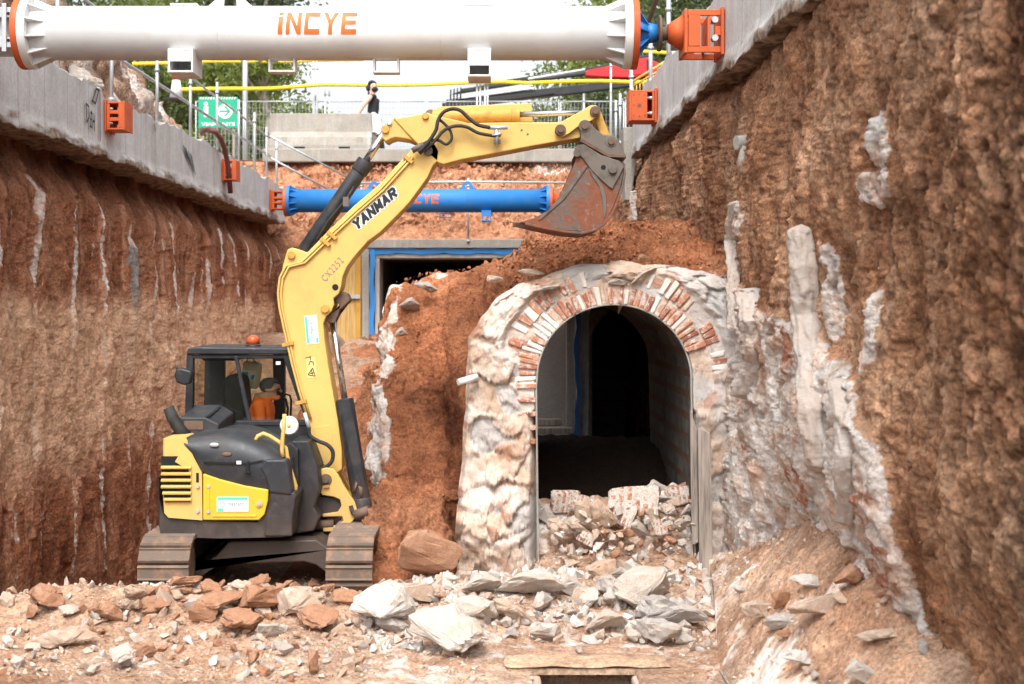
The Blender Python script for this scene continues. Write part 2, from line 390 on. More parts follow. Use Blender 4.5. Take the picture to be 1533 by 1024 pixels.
RK_R = rock_mat('brown_stone', (.24,.12,.07), (.38,.21,.13), (.46,.31,.23), (.36,.17,.09))
RK_G = rock_mat('grey_stone', (.33,.3,.28), (.43,.4,.375), (.52,.49,.46), (.42,.33,.26))
def brick_rubble():
    t = NT('brick_rubble'); b = t.n('ShaderNodeTexBrick'); t.set(b.inputs['Vector'], t.mapping((1,1,1), rot=(R(90),0,R(90))))
    for k, v in (('Color1', (.4,.14,.08,1)), ('Color2', (.3,.1,.06,1)), ('Mortar', (.6,.54,.48,1)), ('Scale', 1.), ('Mortar Size', .09), ('Brick Width', 6.), ('Row Height', .42)): b.inputs[k].default_value = v
    col = t.mix(t.ramp(t.noise(1.6, 8, .7), [(.42, 0.), (.52, 1.)]), b.outputs['Color'], t.ramp(t.noise(9, 6), [(.3, (.4,.3,.23)), (.6, (.62,.56,.5))]))
    return t.pbr(col, .92, normal=t.bump(t.noise(18, 8, .7), .5, .03), spec=.2)
RK_B = brick_rubble()
# =================================================================== TERRAIN
def pl(xs, ys, x): return np.interp(x, xs, ys)
def lin_inv(y0, y1, n): return 1. / np.linspace(1./y0, 1./y1, n)

# ---- floor of the trench
def floor_z(X, Y, detail=True):
    X = np.asarray(X, float); Y = np.asarray(Y, float)
    z = np.zeros(np.broadcast(X, Y).shape)
    z = z + 2.25 * sstep(15.7, 24, Y) * sstep(-4.0, -2.6, X) * sstep(.25, -.1, X)
    pit = sstep(-3.55, -4.0, X) * sstep(12.6, 13.5, Y)
    z = z - pit * (1.0 + .12*np.clip(Y-16, 0, 7)) * (1 - sstep(25, 33, Y))
    z = z + sstep(25, 34, Y) * sstep(-3, -4.4, X) * 2.2
    # rubble bank before the excavator and the pale mound before the arch
    z = z + .30 * np.exp(-((Y-12.25)/.55)**2) * sstep(-6.5, -4, X) * sstep(-.6, -1.6, X) * (1+.5*fbm(X*.9, Y*.7, 3.3, 3))
    z = z + .24 * np.exp(-((Y-12.9)/.8)**2) * sstep(-1.5, -.7, X) * sstep(2.4, 1.9, X)
    z = z + .2 * sstep(13.6, 14.4, Y) * sstep(.25, .6, X) * (1 - sstep(19, 20, Y))
    # soil carried into the gallery
    z = z + .85 * sstep(15., 17.6, Y) * sstep(.2, .5, X) * (1 - sstep(21, 24, Y))
    if detail:
        z = z + .10*fbm(X*.8, Y*.8, .7, 4) + .045*fbm(X*3.7, Y*3.7, 5.7, 4)
        f1, f2, c = worley(X*5.5, Y*5.5, 0*X+.5); z = z + .05*np.clip(.6-f1, 0, 1)*(c > .35)
        f1, f2, c = worley(X*13, Y*13, 0*X+.5); z = z + .025*np.clip(.6-f1, 0, 1)
    # opening below the cover slab
    hole = sstep(.30, .34, X) * sstep(1.12, 1.08, X) * sstep(9.6, 9.65, Y) * sstep(10.95, 10.9, Y)
    flat = sstep(.0, .2, X) * sstep(1.75, 1.5, X) * sstep(9., 9.4, Y) * sstep(11.9, 11.5, Y)
    z = z * (1 - .75*flat)
    return z - hole * 1.3
ys = np.concatenate([lin_inv(7.2, 16, 430), lin_inv(16.03, 38, 130)]); xs = np.linspace(-7.0, 3.2, 520)
YY, XX = np.meshgrid(ys, xs, indexing='ij'); ZZ = floor_z(XX, YY)
def ground_hit(px, py, y0=8.6, y1=19.):
    yy = np.linspace(y0, y1, 260); X, _, Z = at(px, py, yy); h = floor_z(X, yy, True)
    k = np.argmax(Z <= h); Y = yy[k] if (Z <= h).any() else y1
    return ((px-VX)/F*Y, Y, float(floor_z(np.array([(px-VX)/F*Y]), np.array([Y]))[0]))
red = sstep(14.4, 15.6, YY) * sstep(.4, .0, XX) + sstep(-3.6, -4.4, XX)*sstep(13.8, 14.6, YY) + sstep(15.2, 16, YY)
o = gridmesh('ground', np.stack([XX, YY, ZZ], -1), SOIL_F, {
    'm': np.clip(sstep(.0, .35, fbm(XX*.9, YY*.9, 2.2, 4) + .25*sstep(13.8, 12.6, YY)*sstep(-1.6,-.8,XX)) * .46 * (1-np.clip(red,0,1)), 0, 1),
    'z': sstep(.2,.45,XX)*sstep(14.95,15.5,YY), 'k': np.clip(red, 0, 1)*.35 + .9*sstep(-.25, -.6, ZZ)*sstep(12, 11, YY)}, flip=True)  # z darkens the gallery floor, k the hole: shade painted in
tag(o, kind='structure')
# red soil laid over the back of the floor
ys = np.concatenate([lin_inv(14.7, 38, 260)]); xs = np.linspace(-4.4, -.2, 260)
YY, XX = np.meshgrid(ys, xs, indexing='ij')
Z = floor_z(XX, YY, False) + .02 - .3*sstep(15.5, 14.8, YY) - .5*sstep(-3.9, -4.3, XX) - .3*sstep(-.6,-.25,XX)
Z = Z + .2*fbm(XX*.9, YY*.9, 8.1, 5) + .08*fbm(XX*4, YY*4, 1.1, 5, .6) + .08*facet(XX*2.2, YY*2.2, Z*2.2, .9, .8)[0] + .05*facet(XX*6, YY*6, Z*6, .9, .8)[0]
o = gridmesh('soil_ground', np.stack([XX, YY, Z], -1), SOIL_H, {'l': .2*sstep(.1, .4, fbm(XX*.7, YY*.7, 9.9, 3)), 'k': .45*sstep(-.1, .3, fbm(XX*1.1, YY*1.1, 3.9, 4))+.15}, flip=True); tag(o, kind='structure')

# ---- right hand earth face
XR = 2.55
ys = lin_inv(4.6, 31, 470); zs = np.linspace(-.6, 5.75, 430)
YY, ZZ = np.meshgrid(ys, zs, indexing='ij')
ztop = pl([4, 8.4, 9.0, 9.5, 11.4, 14.2, 15.5, 31], [-2, -1, 1.9, 2.3, 2.85, 3.1, 3.2, -2], YY) + .25*fbm(YY*1.2, ZZ*1.2, 3.1, 3)
pm = sstep(.06, -.12, ZZ - ztop) * sstep(16.5, 15, YY)
big = fbm(YY*.45, ZZ*.4, 1.7, 4); vert = fbm(YY*1.6, ZZ*.25, 7.7, 3)
wx_ = .35*fbm(YY*1.3, ZZ*1.3, .2, 3); wz_ = .35*fbm(YY*1.3, ZZ*1.3, 5.2, 3)
A1, e1, k1 = facet(YY*1.5+wx_, ZZ*1.1+wz_, 0*YY+.4, .9, .4); A2, e2_, c2 = facet(YY*5+wx_, ZZ*3.2+wz_, 0*YY+.3, .9, .4); A3, e3, c3 = facet(YY*12+wx_, ZZ*9+wz_, 0*YY+.7, .9, .5)
h1, h2, c4 = worley(YY*21, ZZ*21, 0*YY+.7); pit = fbm(YY*6, ZZ*5, 3.3, 5, .65)
ridge = 1 - np.abs(fbm(YY*2.2, ZZ*1.8, 4.4, 5))*2.2
rel = .30*big + .13*vert + .035*A1 + .025*A2 + .022*A3 + .03*np.clip(.6-h1, -.1, 1) + .085*fbm(YY*6, ZZ*2.6, 2.9, 7, .7) - .15*np.clip(pit-.15, 0, .5) - .06*np.clip(ridge-.6, 0, 1)
B1, e2, ec = facet(YY*3.2+wx_*2, ZZ*4.0+wz_*2, 0*YY+.9, .9, .9); B2, e22, ec2 = facet(YY*9+wx_*2, ZZ*11+wz_*2, 0*YY+.2, .9, .9); e1 = 0
rel = rel*(1-.5*pm) + pm*(.05*B1 + .018*B2 + .12 - .07*np.clip(ridge-.55, 0, 1) + .04*fbm(YY*4, ZZ*7, .2, 5, .65))
lean = -.35*sstep(2.2, .4, ZZ)*sstep(13.2, 11.5, YY)      # the face is undercut near the camera
def band(px, w): 
    yc = XR*F/(px-VX); return np.exp(-((YY-yc)/(w*yc/ (px-VX)))**2)
sl = 0*YY
for px, w, p0, p1 in ((1447, 14, 40, 660), (1470, 8, 30, 500), (1215, 30, 200, 340), (1330, 10, 100, 330)):
    yc = XR*F/(px-VX); z0 = ZC-(p1-VY)/F*yc; z1 = ZC-(p0-VY)/F*yc
    sl = np.maximum(sl, band(px, w)*sstep(z0-.2, z0+.2, ZZ)*sstep(z1+.2, z1-.2, ZZ)*(.6+.5*vert))
patch = 0*YY
for px, py, rx, ry in ((1292, 215, 16, 45), (1285, 280, 22, 30), (1222, 440, 9, 80), (1288, 500, 8, 70), (1100, 330, 12, 28)):
    yc = XR*F/(px-VX); zc = ZC-(py-VY)/F*yc
    d = ((YY-yc)/(rx*yc/(px-VX)))**2 + ((ZZ-zc)/(ry*yc/F))**2; patch = np.maximum(patch, sstep(1.3, .5, d + 1.3*fbm(YY*6, ZZ*5, 1, 4)))
rel = rel + .05*patch + .05*sl
groove = np.clip(ridge-.72, 0, .4)*2.
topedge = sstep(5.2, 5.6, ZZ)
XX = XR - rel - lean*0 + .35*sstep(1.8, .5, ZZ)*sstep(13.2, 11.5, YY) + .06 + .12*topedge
# never in front of the capping beam by more than a little
XX = np.maximum(XX, 2.18)
RW = (ys.copy(), zs.copy(), XX.copy())
def wall_x(Y, Z): return float(RW[2][np.argmin(np.abs(RW[0]-Y)), np.argmin(np.abs(RW[1]-Z))])
brick = sstep(.62, .75, ec)*pm*sstep(14.8, 14.2, YY)*sstep(.3, .0, ztop-ZZ-1.6)*sstep(.0, .25, fbm(YY*1.1, ZZ*1.4, 6.6, 3)+.12)
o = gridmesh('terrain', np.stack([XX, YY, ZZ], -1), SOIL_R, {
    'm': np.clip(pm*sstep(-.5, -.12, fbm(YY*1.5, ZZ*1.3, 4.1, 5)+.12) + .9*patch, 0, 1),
    'b': np.clip(brick*.56, 0, 1), 'k': np.clip(groove*.9*(1-pm) + .5*topedge + .35*sstep(7.5, 5.5, YY)+ .45*pm*sstep(.08,.01,e2)*sstep(.05,.3,fbm(YY*2,ZZ*2,11,3))  + .55*sstep(.16,.42,pit)*(1-pm), 0, 1),  # k also paints shade into grooves, pits and the strip under the beam
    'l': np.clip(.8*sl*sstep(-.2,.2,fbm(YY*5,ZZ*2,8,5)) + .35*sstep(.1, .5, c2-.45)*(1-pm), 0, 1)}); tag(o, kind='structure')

# ---- left hand earth face with its regular ribs
XL = -6.12
ys = lin_inv(11.5, 37.6, 420); zs = np.linspace(-2.6, 5.35, 380)
YY, ZZ = np.meshgrid(ys, zs, indexing='ij')
ph = (YY - 16.2)/1.5; wob = .025*fbm(YY*.5, ZZ*.5, 3, 2); fr = np.abs((ph+wob) - np.round(ph+wob))*2   # 0 on a rib, 1 between ribs
rib = np.sqrt(np.clip(1-fr, 0, 1)); amp = .06*sstep(2.2, 3.6, ZZ) + .10
A1, e1, c1 = facet(YY*1.6+.3*fbm(YY,ZZ,0,3), ZZ*.7, 0*YY+.4, .8, .8); A2, e2, c2 = facet(YY*4.5, ZZ*2.6+.3*fbm(YY*2,ZZ*2,0,3), 0*YY+.4, .9, .9); A3, e3, c3 = facet(YY*11, ZZ*9, 0*YY+.4, .9, .9)
rel = amp*(rib-.6) + .16*fbm(YY*.7, ZZ*.5, 9.7, 4) + .05*A1 + .025*A2 + .014*A3 + .17*fbm(YY*3, ZZ*1.0, 5.5, 8, .64) - .14*np.clip(fbm(YY*5, ZZ*3, 1.5, 5, .65)-.12, 0, .5)
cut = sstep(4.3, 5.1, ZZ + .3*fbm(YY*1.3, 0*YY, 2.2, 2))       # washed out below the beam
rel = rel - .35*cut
XX = XL + rel
fr2 = np.abs((ph*1.37+wob*.7+.3) - np.round(ph*1.37+wob*.7+.3))*2
streak = np.maximum(sstep(.15, .04, fr + .07*fbm(YY*4, ZZ*2.5, 7, 4)), .55*sstep(.10, .02, fr2 + .08*fbm(YY*4, ZZ*2.5, 17, 4))) * sstep(-.35, .0, fbm(YY*.8, ZZ*.9, 1.2, 4)) * sstep(-1.8, -.4, ZZ)
rk = _perm[(np.round(ph+wob).astype(int)) & 255]/256.
streak = streak*(.5+.5*rk)*(1-sstep(.2,.6,cut))
yc = 11.76*1000/(742-215); stonecol = np.exp(-((YY-22.3-.12*fbm(0*YY, ZZ*2, 1, 3))/.28)**4)*sstep(1.5, 1.9, ZZ)*sstep(4.1, 3.8, ZZ)
XX = XX + .10*stonecol
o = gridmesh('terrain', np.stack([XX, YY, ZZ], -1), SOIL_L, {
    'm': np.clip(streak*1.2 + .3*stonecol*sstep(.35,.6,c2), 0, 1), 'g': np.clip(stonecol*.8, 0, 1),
    'k': np.clip(.75*cut + .12*sstep(3., 3.4, ZZ+.25*fbm(YY*1.2, ZZ*.3, 4, 3)) + .3*sstep(.3, -.6, ZZ+.4*fbm(YY*.6, ZZ*.4, 8, 3)) + .3*(1-rib)*sstep(2.4, 3.4, ZZ), 0, 1),  # k also paints the beam's shadow on the recess below it
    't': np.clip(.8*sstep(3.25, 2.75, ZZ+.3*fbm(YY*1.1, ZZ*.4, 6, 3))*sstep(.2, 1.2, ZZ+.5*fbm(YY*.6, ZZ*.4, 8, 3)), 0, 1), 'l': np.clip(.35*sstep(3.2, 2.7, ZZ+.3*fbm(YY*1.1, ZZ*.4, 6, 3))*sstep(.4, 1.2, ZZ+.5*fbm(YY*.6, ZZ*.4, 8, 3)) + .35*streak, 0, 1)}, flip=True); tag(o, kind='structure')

# ---- heap of red soil over the gallery
def heap_z(X, Y):
    ridge = pl([-2.35, -1.95, -1.56, -1.36, -.9, -.4, .1, .55, 1.2, 1.8, 2.7], [.7, 1.6, 2.15, 3.15, 3.3, 3.35, 3.5, 3.78, 3.9, 3.98, 4.05], X)
    toe = pl([-2, -1.4, -.4, .2, 3], [15.6, 15.55, 15.4, 14.9, 14.75], X); top = pl([-2, -1.4, .4, 1, 3], [17.6, 17.6, 17.8, 18.2, 18.4], X)
    base = pl([-.6, .0, .6, 3], [0., 2.6, 3.2, 3.25], X)
    t = np.clip((Y - toe)/(top - toe), 0, 1); t2 = t**.78
    z = base*sstep(toe-.05, toe+.05, Y) + (ridge-base)*t2
    z = np.where(Y > top+.3, ridge - (Y-top-.3)*2.4*np.clip((Y-top-.3)*4, .2, 1), z)
    return z
xs = np.concatenate([np.linspace(-2.3, -1.62, 40), np.linspace(-1.61, -1.28, 130), np.linspace(-1.27, 2.7, 330)]); ys = np.linspace(12.8, 20.2, 420)
XX, YY = np.meshgrid(xs, ys, indexing='ij')
jx = XX + .12*fbm(XX*1.5, YY*1.5, .3, 3); Z = heap_z(jx, YY)
ram = .9*sstep(12.95, 14.3, YY+.15*fbm(XX*2,YY*2,4,3))*sstep(-.40, -.56, XX - .7*sstep(14.25, 14.7, YY))*sstep(-1.75, -1.25, XX)*sstep(17, 15.2, YY)
Z = np.maximum(Z, ram) + .3*np.minimum(Z, ram) - .25*sstep(13.15, 12.85, YY) - .3*sstep(-.3,.1,XX)*sstep(14.8,14.4,YY)
P = np.stack([XX, YY, Z], -1); act = sstep(.06, .3, Z)
a, b, c = XX, YY, Z
n = fbm(a*1.1, b*.8, c*.9, 5); A1, e1, c1 = facet(a*2.3, b*2.3, c*2.3, .9, .6); A2, e2, c2 = facet(a*6, b*6, c*6, .9, .7); A3, e3, c3 = facet(a*14, b*14, c*14, .9, .8)
run = fbm(a*1.2+c*.9, b*.3+c*.5, 3.1, 4); cl = sstep(-.12, .25, fbm(a*.9, b*.9, c*.9+5, 3)+.25*sstep(1.4,.6,c)+.3*sstep(.2,.6,a))
P = dispn(P, act*(.24*n + .16*run + (.09*A1 + .07*A2 + .035*A3)*cl + .10*fbm(a*3.3, b*3.3, c*3.3, 6, .64)))
edge = sstep(-1.66, -1.5, XX)*sstep(-1.15, -1.36, XX)
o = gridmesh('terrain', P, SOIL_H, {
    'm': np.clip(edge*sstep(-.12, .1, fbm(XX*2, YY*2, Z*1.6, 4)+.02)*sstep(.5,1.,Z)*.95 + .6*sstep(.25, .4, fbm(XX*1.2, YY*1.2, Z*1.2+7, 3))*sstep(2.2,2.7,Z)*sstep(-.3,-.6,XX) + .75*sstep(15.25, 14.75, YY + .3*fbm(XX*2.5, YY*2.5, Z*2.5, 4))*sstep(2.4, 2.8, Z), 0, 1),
    'k': np.clip(.6*sstep(.0, .4, n)*sstep(2.8, 1.2, Z) + .35*sstep(1.7, .5, Z) + .3*sstep(-.75, -.4, XX)*sstep(2.6, 1.6, Z) + .28*sstep(.0,.6,XX) + .4*sstep(.05,-.3,run), 0, 1), 'l': np.clip(.55*sstep(-.4, -.9, XX)*sstep(1.6, 2.6, Z) + .25*sstep(.1,.4,run), 0, 1)}, flip=False); tag(o, kind='structure')  # darkening beside the pier and in hollows is painted shade
cull(o, lambda c: (c.x > .12 and c.z < 3.02 and c.y < 19.6) or (c.x > -.3 and c.y < 14.62) or (c.x > -.9 and c.y > 18.3 and c.z < 3.0))

# ---- talus on the right below the face
def talus(Y, t):
    zw = pl([7, 7.9, 9, 9.5, 11, 12.75, 14.2, 14.6], [.3, .55, .95, 1.22, 1.5, .92, .3, .2], Y)
    ze = pl([7, 10.4, 12.8, 14.6], [-.15, .02, .3, .22], Y)
    xe = np.where(Y < 10.4, 1.757, (1068 + (12.8-Y)/2.4*12 - VX)/F*Y); xw = 3.0
    z = ze + (zw-ze)*(t**.9); return xe + (xw-xe)*t, z
ys = lin_inv(7., 14.55, 300); ts = np.concatenate([[-.02, -.01], np.linspace(0, 1, 190)])
YY, T = np.meshgrid(ys, ts, indexing='ij'); X, Z = talus(YY, np.clip(T, 0, 1))
X = X + .03*fbm(YY*2, T*3, .2, 3)*sstep(0, .1, T)
Z = Z + (.13*fbm(X*1.3, YY*1.3, 5, 4) + .05*fbm(X*5, YY*5, 5, 4))*sstep(-.01, .12, T)
f1, f2, c1 = worley(X*5, YY*5, Z*5); Z = Z + .07*np.clip(.6-f1, 0, 1)*(c1 > .4)*sstep(0,.1,T)
f1, f2, c2 = worley(X*14, YY*14, Z*14); Z = Z + .03*np.clip(.6-f1, 0, 1)*sstep(0,.1,T)
Z = np.where(T < -.015, -.5, Z); X = np.where(T < 0, X[:, 2:3]-.005, X)
TAL = (ys, ts, X, Z)
def talus_pt(Y, t):
    i = int(np.clip(np.searchsorted(ys_t, -Y), 0, len(ys_t)-1)) if False else int(np.argmin(np.abs(TAL[0]-Y))); j = int(np.argmin(np.abs(TAL[1]-t)))
    return float(TAL[2][i, j]), float(TAL[0][i]), float(TAL[3][i, j])
o = gridmesh('terrain', np.stack([X, YY, Z], -1), SOIL_F, {
    'm': np.clip(sstep(.05, .4, fbm(X*1.1, YY*1.1, 8.2, 4)+.35*sstep(.45,.1,T)+.2*sstep(10.3, 9.6, YY)-.12)*.75, 0, 1), 'l': .45*sstep(.0,.4,fbm(X*1.3,YY*1.3,4,3)+.2), 'k': .12*sstep(.8,1.,T)}, flip=False); tag(o, kind='structure')

# ---- end slope of the trench and the land above
xs = np.linspace(-9, 5.5, 420); vs = np.linspace(0, 1, 190)
XX, V = np.meshgrid(xs, vs, indexing='ij')
Y = pl([0, .42, .46, 1], [36.9, 37.3, 37.6, 40.6], V); Z = pl([0, .42, .46, 1], [.8, 4.7, 4.95, 7.38], V)
Y = Y + .25*fbm(XX*.7, V*9, .3, 4)*sstep(.98, .85, V)*sstep(.0,.1,V)
A1, e1, c1 = facet(XX*1.7, Y*1.7, Z*1.7, .9, .8); A2, e2, c2 = facet(XX*4.5, Y*4.5, Z*4.5, .9, .8); A3, e3, c3 = facet(XX*9, Y*9, Z*9, .9, .8); f1 = e1
P = dispn(np.stack([XX, Y, Z], -1), (.30*fbm(XX*.6, Y*.6, Z*.6, 4) + .16*A1 + .13*A2 + .06*A3 + .16*fbm(XX*2.5, Y*2.5, Z*2.5, 5, .6))*sstep(1.0, .93, V)*sstep(.38,.48,V))
gr = np.exp(-((XX-1.75)/.85)**2)*sstep(.86, .94, V + .05*fbm(XX*2, V*8, 1, 3))
o = gridmesh('terrain', P, SOIL_E, {'m': gr, 'k': .35*sstep(.25, .5, f1-.2)*0 + .3*sstep(.44,.40,V), 'l': .3*sstep(.5,.9,c2)*sstep(.5,.6,V), 'g': .0*V}, flip=False); tag(o, kind='structure')
cull(o, lambda c: -3.35 < c.x < 2.9 and c.z < 4.72)
def gravelland():
    t = NT('dusty_yard'); c = t.ramp(t.noise(.5, 8, .65), [(.35, (.3,.24,.19)), (.65, (.42,.37,.32))])
    return t.pbr(c, .95, normal=t.bump(t.noise(6, 8), .3, .05))
YARD = gravelland()
mb = MB()
mb.add([(-9, 40.5, 7.36), (5.5, 40.5, 7.36), (60, 60, 7.3), (400, 900, 7.3), (-400, 900, 7.3), (-60, 60, 7.3)], [(0,1,2,3,4,5)])
mb.add([(5.5, 40.5, 7.36), (4.2, 4, 7.35), (60, 4, 7.35), (60, 60, 7.3)], [(0,1,2,3)])
mb.add([(-9, 40.5, 7.36), (-60, 60, 7.3), (-60, 4, 7.35), (-12, 4, 7.35), (-11, 30, 7.35)], [(0,1,2,3,4)])
o = mb.build('land', YARD); tag(o, kind='structure')

# ---- bank of rubble and soil behind the left capping beam
xs = np.linspace(-12.2, -6.35, 170); ys = np.linspace(9, 41, 420)
XX, YY = np.meshgrid(xs, ys, indexing='ij')
d = (-6.5 - XX)
hgt = pl([9, 24, 26, 28, 30, 32.5, 34, 41], [1.9, 2.1, 1.9, 1.6, .95, .3, .2, 1.1], YY + .5*fbm(XX*.8, YY*.8, 2, 3))
Z = 5.95 + hgt*sstep(-.1, 1.0, d + .25*fbm(XX*.9, YY*.9, 3, 3)); Z = np.where(d > 4.6, np.minimum(Z, 7.33), Z)
A1, e1, c1 = facet(XX*1.3, YY*1.3, Z*1.3, .9, .9); A2, e2, c2 = facet(XX*3.4, YY*3.4, Z*3.4, .9, .9); A3, e3, c3 = facet(XX*8, YY*8, Z*8, .9, .9)
P = dispn(np.stack([XX, YY, Z], -1), (.2*A1 + .12*A2 + .05*A3 + .22*fbm(XX*1.2, YY*1.2, Z, 5))*sstep(.05, .4, d)*sstep(4.8, 4.2, d))
o = gridmesh('terrain', P, SOIL_F, {'m': np.clip(sstep(.1, .35, fbm(XX*.8, YY*.8, 6, 4)+.1)*.7, 0, 1), 'k': .5*sstep(.5, .9, c1)*.7 + .25,
   'g': sstep(.2,.4,fbm(XX*.7,YY*.7,16,3))*.7}, flip=False); tag(o, kind='structure')
# =================================================================== MASONRY GALLERY
YA = 14.5
def masonry_mat():
    t = NT('lime_rubble_masonry')
    n = t.noise(2.6, 9, .66, dist=.3)
    col = t.ramp(n, [(.28, (.4,.26,.175)), (.41, (.55,.42,.335)), (.53, (.61,.53,.465)), (.72, (.68,.64,.6))])
    col = t.mix(.75, col, t.ramp(t.noise(17, 9, .75), [(.3, .55), (.58, 1.06)]), 'MULTIPLY')
    cc = t.attr('c'); col = t.mix(.75, col, t.ramp(cc, [(0., (.78,.66,.56)), (.3, (1.08,1.05,1.02)), (.5, (.98,.86,.76)), (.75, (1.1,1.1,1.1)), (1., (.82,.76,.72))], 'CONSTANT'), 'MULTIPLY')
    col = t.mix(t.attr('b'), col, (.33,.13,.075))
    col = t.mix(t.attr('d'), col, (.4,.22,.12))
    col = t.mix(t.attr('g'), col, (.5,.48,.46))
    col = t.mix(t.attr('k'), col, (.16,.11,.08))
    return t.pbr(col, .93, normal=t.bump(t.noise(26, 12, .72), .6, .035), spec=.15)
MAS = masonry_mat()
def brick_mat():
    t = NT('old_brick'); v = t.attr('v')
    col = t.ramp(v, [(.0, (.26,.09,.055)), (.35, (.42,.16,.09)), (.6, (.46,.22,.13)), (.74, (.5,.36,.24)), (.8, (.66,.6,.54)), (1., (.72,.69,.65))])
    n = t.noise(11, 9, .75); col = t.mix(t.math('MULTIPLY', t.ramp(n, [(.48, 0.), (.6, 1.)]), .85), col, (.66,.59,.52))
    return t.pbr(col, .92, normal=t.bump(t.noise(40, 8, .7), .5, .02), spec=.15)
BRK = brick_mat()
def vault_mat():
    t = NT('dark_vault_lining'); b = t.n('ShaderNodeTexBrick'); t.set(b.inputs['Vector'], t.mapping((1,1,1), rot=(0, R(90), 0)))  # dark grey-brown base with brown brick courses
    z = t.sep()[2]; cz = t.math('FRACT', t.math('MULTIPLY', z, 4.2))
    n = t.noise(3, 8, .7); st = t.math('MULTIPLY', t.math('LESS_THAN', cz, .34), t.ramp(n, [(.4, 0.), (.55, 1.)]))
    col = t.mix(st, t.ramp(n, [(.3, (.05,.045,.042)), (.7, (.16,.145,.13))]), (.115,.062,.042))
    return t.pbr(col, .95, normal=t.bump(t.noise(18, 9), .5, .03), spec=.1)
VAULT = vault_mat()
gal = empty('masonry_gallery', (1.28, YA, 0), 'old gallery of pale rubble masonry with a brick arched mouth, half buried in soil', 'masonry gallery')
# opening: left jamb, half circle, right jamb
RX, RZ, XC, ZS = .83, .80, 1.275, 2.13
n1, n2 = 90, 150
inner = [(xz(806, 850, YA)[0]+(xz(802,560,YA)[0]-xz(806,850,YA)[0])*i/n1, -.12+(ZS+.12)*i/n1) for i in range(n1)]
inner += [(XC-RX*math.cos(math.pi*i/n2), ZS+RZ*math.sin(math.pi*i/n2)) for i in range(n2)]
inner += [(XC+RX+.05*i/n1, ZS-(ZS+.12)*i/n1) for i in range(n1+1)]
inner = np.array(inner)
kn = [(0, 681, 882), (12, 682, 800), (45, 694, 650), (68, 699, 560), (90, 702, 505), (102, 722, 470), (120, 752, 438), (140, 800, 415), (160, 868, 398), (175, 930, 391), (190, 985, 396), (205, 1048, 404), (220, 1100, 425), (240, 1135, 500), (262, 1140, 560), (300, 1140, 700), (330, 1140, 880)]
ki = [k[0] for k in kn]; idx = np.arange(len(inner))
ox = np.interp(idx, ki, [(k[1]-VX)/F*YA for k in kn]); oz = np.interp(idx, ki, [ZC-(k[2]-VY)/F*YA for k in kn])
ts = np.concatenate([np.linspace(0, 1, 110), np.linspace(1.01, 1.25, 14)])
I, T = np.meshgrid(idx, ts, indexing='ij'); Tc = np.minimum(T, 1)
X = inner[:,0][:,None]*(1-Tc) + ox[:,None]*Tc; Z = inner[:,1][:,None]*(1-Tc) + oz[:,None]*Tc
w = sstep(0, .12, T)
X = X + .035*fbm(X*3, Z*3, 1.2, 3)*sstep(.5, 1, T); Z = Z + .05*fbm(X*3, Z*3, 9.2, 3)*sstep(.5, 1, T)
wa, wb = .5*fbm(X*2.5, Z*2.5, .1, 3), .4*fbm(X*2.5, Z*2.5, 4.1, 3)
B1, q1, cid = facet(X*2.7+wa, Z*3.8+wb, 0*X+.5, .8, 1.); B2, q2, hid = facet(X*6.0+wa*2, Z*8+wb*2, 0*X+.7, .9, .9); B3, q3, gid = facet(X*14+wa*3, Z*16+wb*3, 0*X+.3, .9, .9)
joint = np.clip(q1*4.5, 0, 1); j2 = np.clip(q2*4, 0, 1); g1 = .3
bulge = .06*B1 + .024*B2 + .010*B3 + .014*joint + .05*fbm(X*2.2, Z*2.2, 3.3, 5, .6) + .03*fbm(X*9, Z*9, 1, 6, .68) + .05
lowleft = sstep(.5, .2, X)*sstep(1.3, .4, Z)              # heavier blocks at the foot of the left pier
bulge = bulge*(1+.6*lowleft) + .16*lowleft
rightp = sstep(1.9, 2.1, X)
Y = YA - w*bulge - .10*w*sstep(1., .7, T)
back = sstep(.93, 1.0, T); Y = Y + .10*back*back + np.clip(T-1, 0, 1)*2.4
Z = Z - np.clip(T-1, 0, 1)*.2
rd = np.hypot(X-XC, (Z-ZS))
ringz = sstep(RX+.50, RX+.35, rd)*(Z > ZS-.5)
ang = np.degrees(np.arctan2(Z-ZS, X-XC)); rlim = RX + .215 + .20*np.clip(sstep(104,112,ang)*sstep(172,164,ang) + sstep(3,7,ang)*sstep(76,70,ang), 0, 1) + .05*fbm(X*5, Z*5, 3, 4)
bl = sstep(rlim+.05, rlim-.02, rd)*(Z > ZS-.35); Y = Y*(1-bl) + bl*(YA - .109 + .018*fbm(X*6, Z*6, 2, 5, .65) + .012*fbm(X*17, Z*17, 2, 4))
Y = np.where(T < .02, YA+.02, Y)
gridmesh('rubble_facing', np.stack([X, Y, Z], -1), MAS, {
    'c': cid, 'b': ((hid > .90) & (T > .15)).astype(float)*.65, 'd': np.clip(sstep(.1, .4, fbm(X*1.6, Z*1.6, 6.5, 4))*.35 + .5*sstep(.45, .2, Z)*rightp + .3*(cid > .72)*joint*sstep(1.8,1.2,Z), 0, 1),
    'g': rightp*.7*sstep(-.2,.2,fbm(X*2,Z*1,3.5,3)+.2) + .8*(cid < .2), 'k': np.clip(.55*sstep(.2, .0, joint)*sstep(.1,.35,fbm(X*3,Z*3,2,3)) + .3*sstep(.2,0,j2)*sstep(.1,.4,fbm(X*3,Z*3,12,3)), 0, .8)}, parent=gal, flip=False)
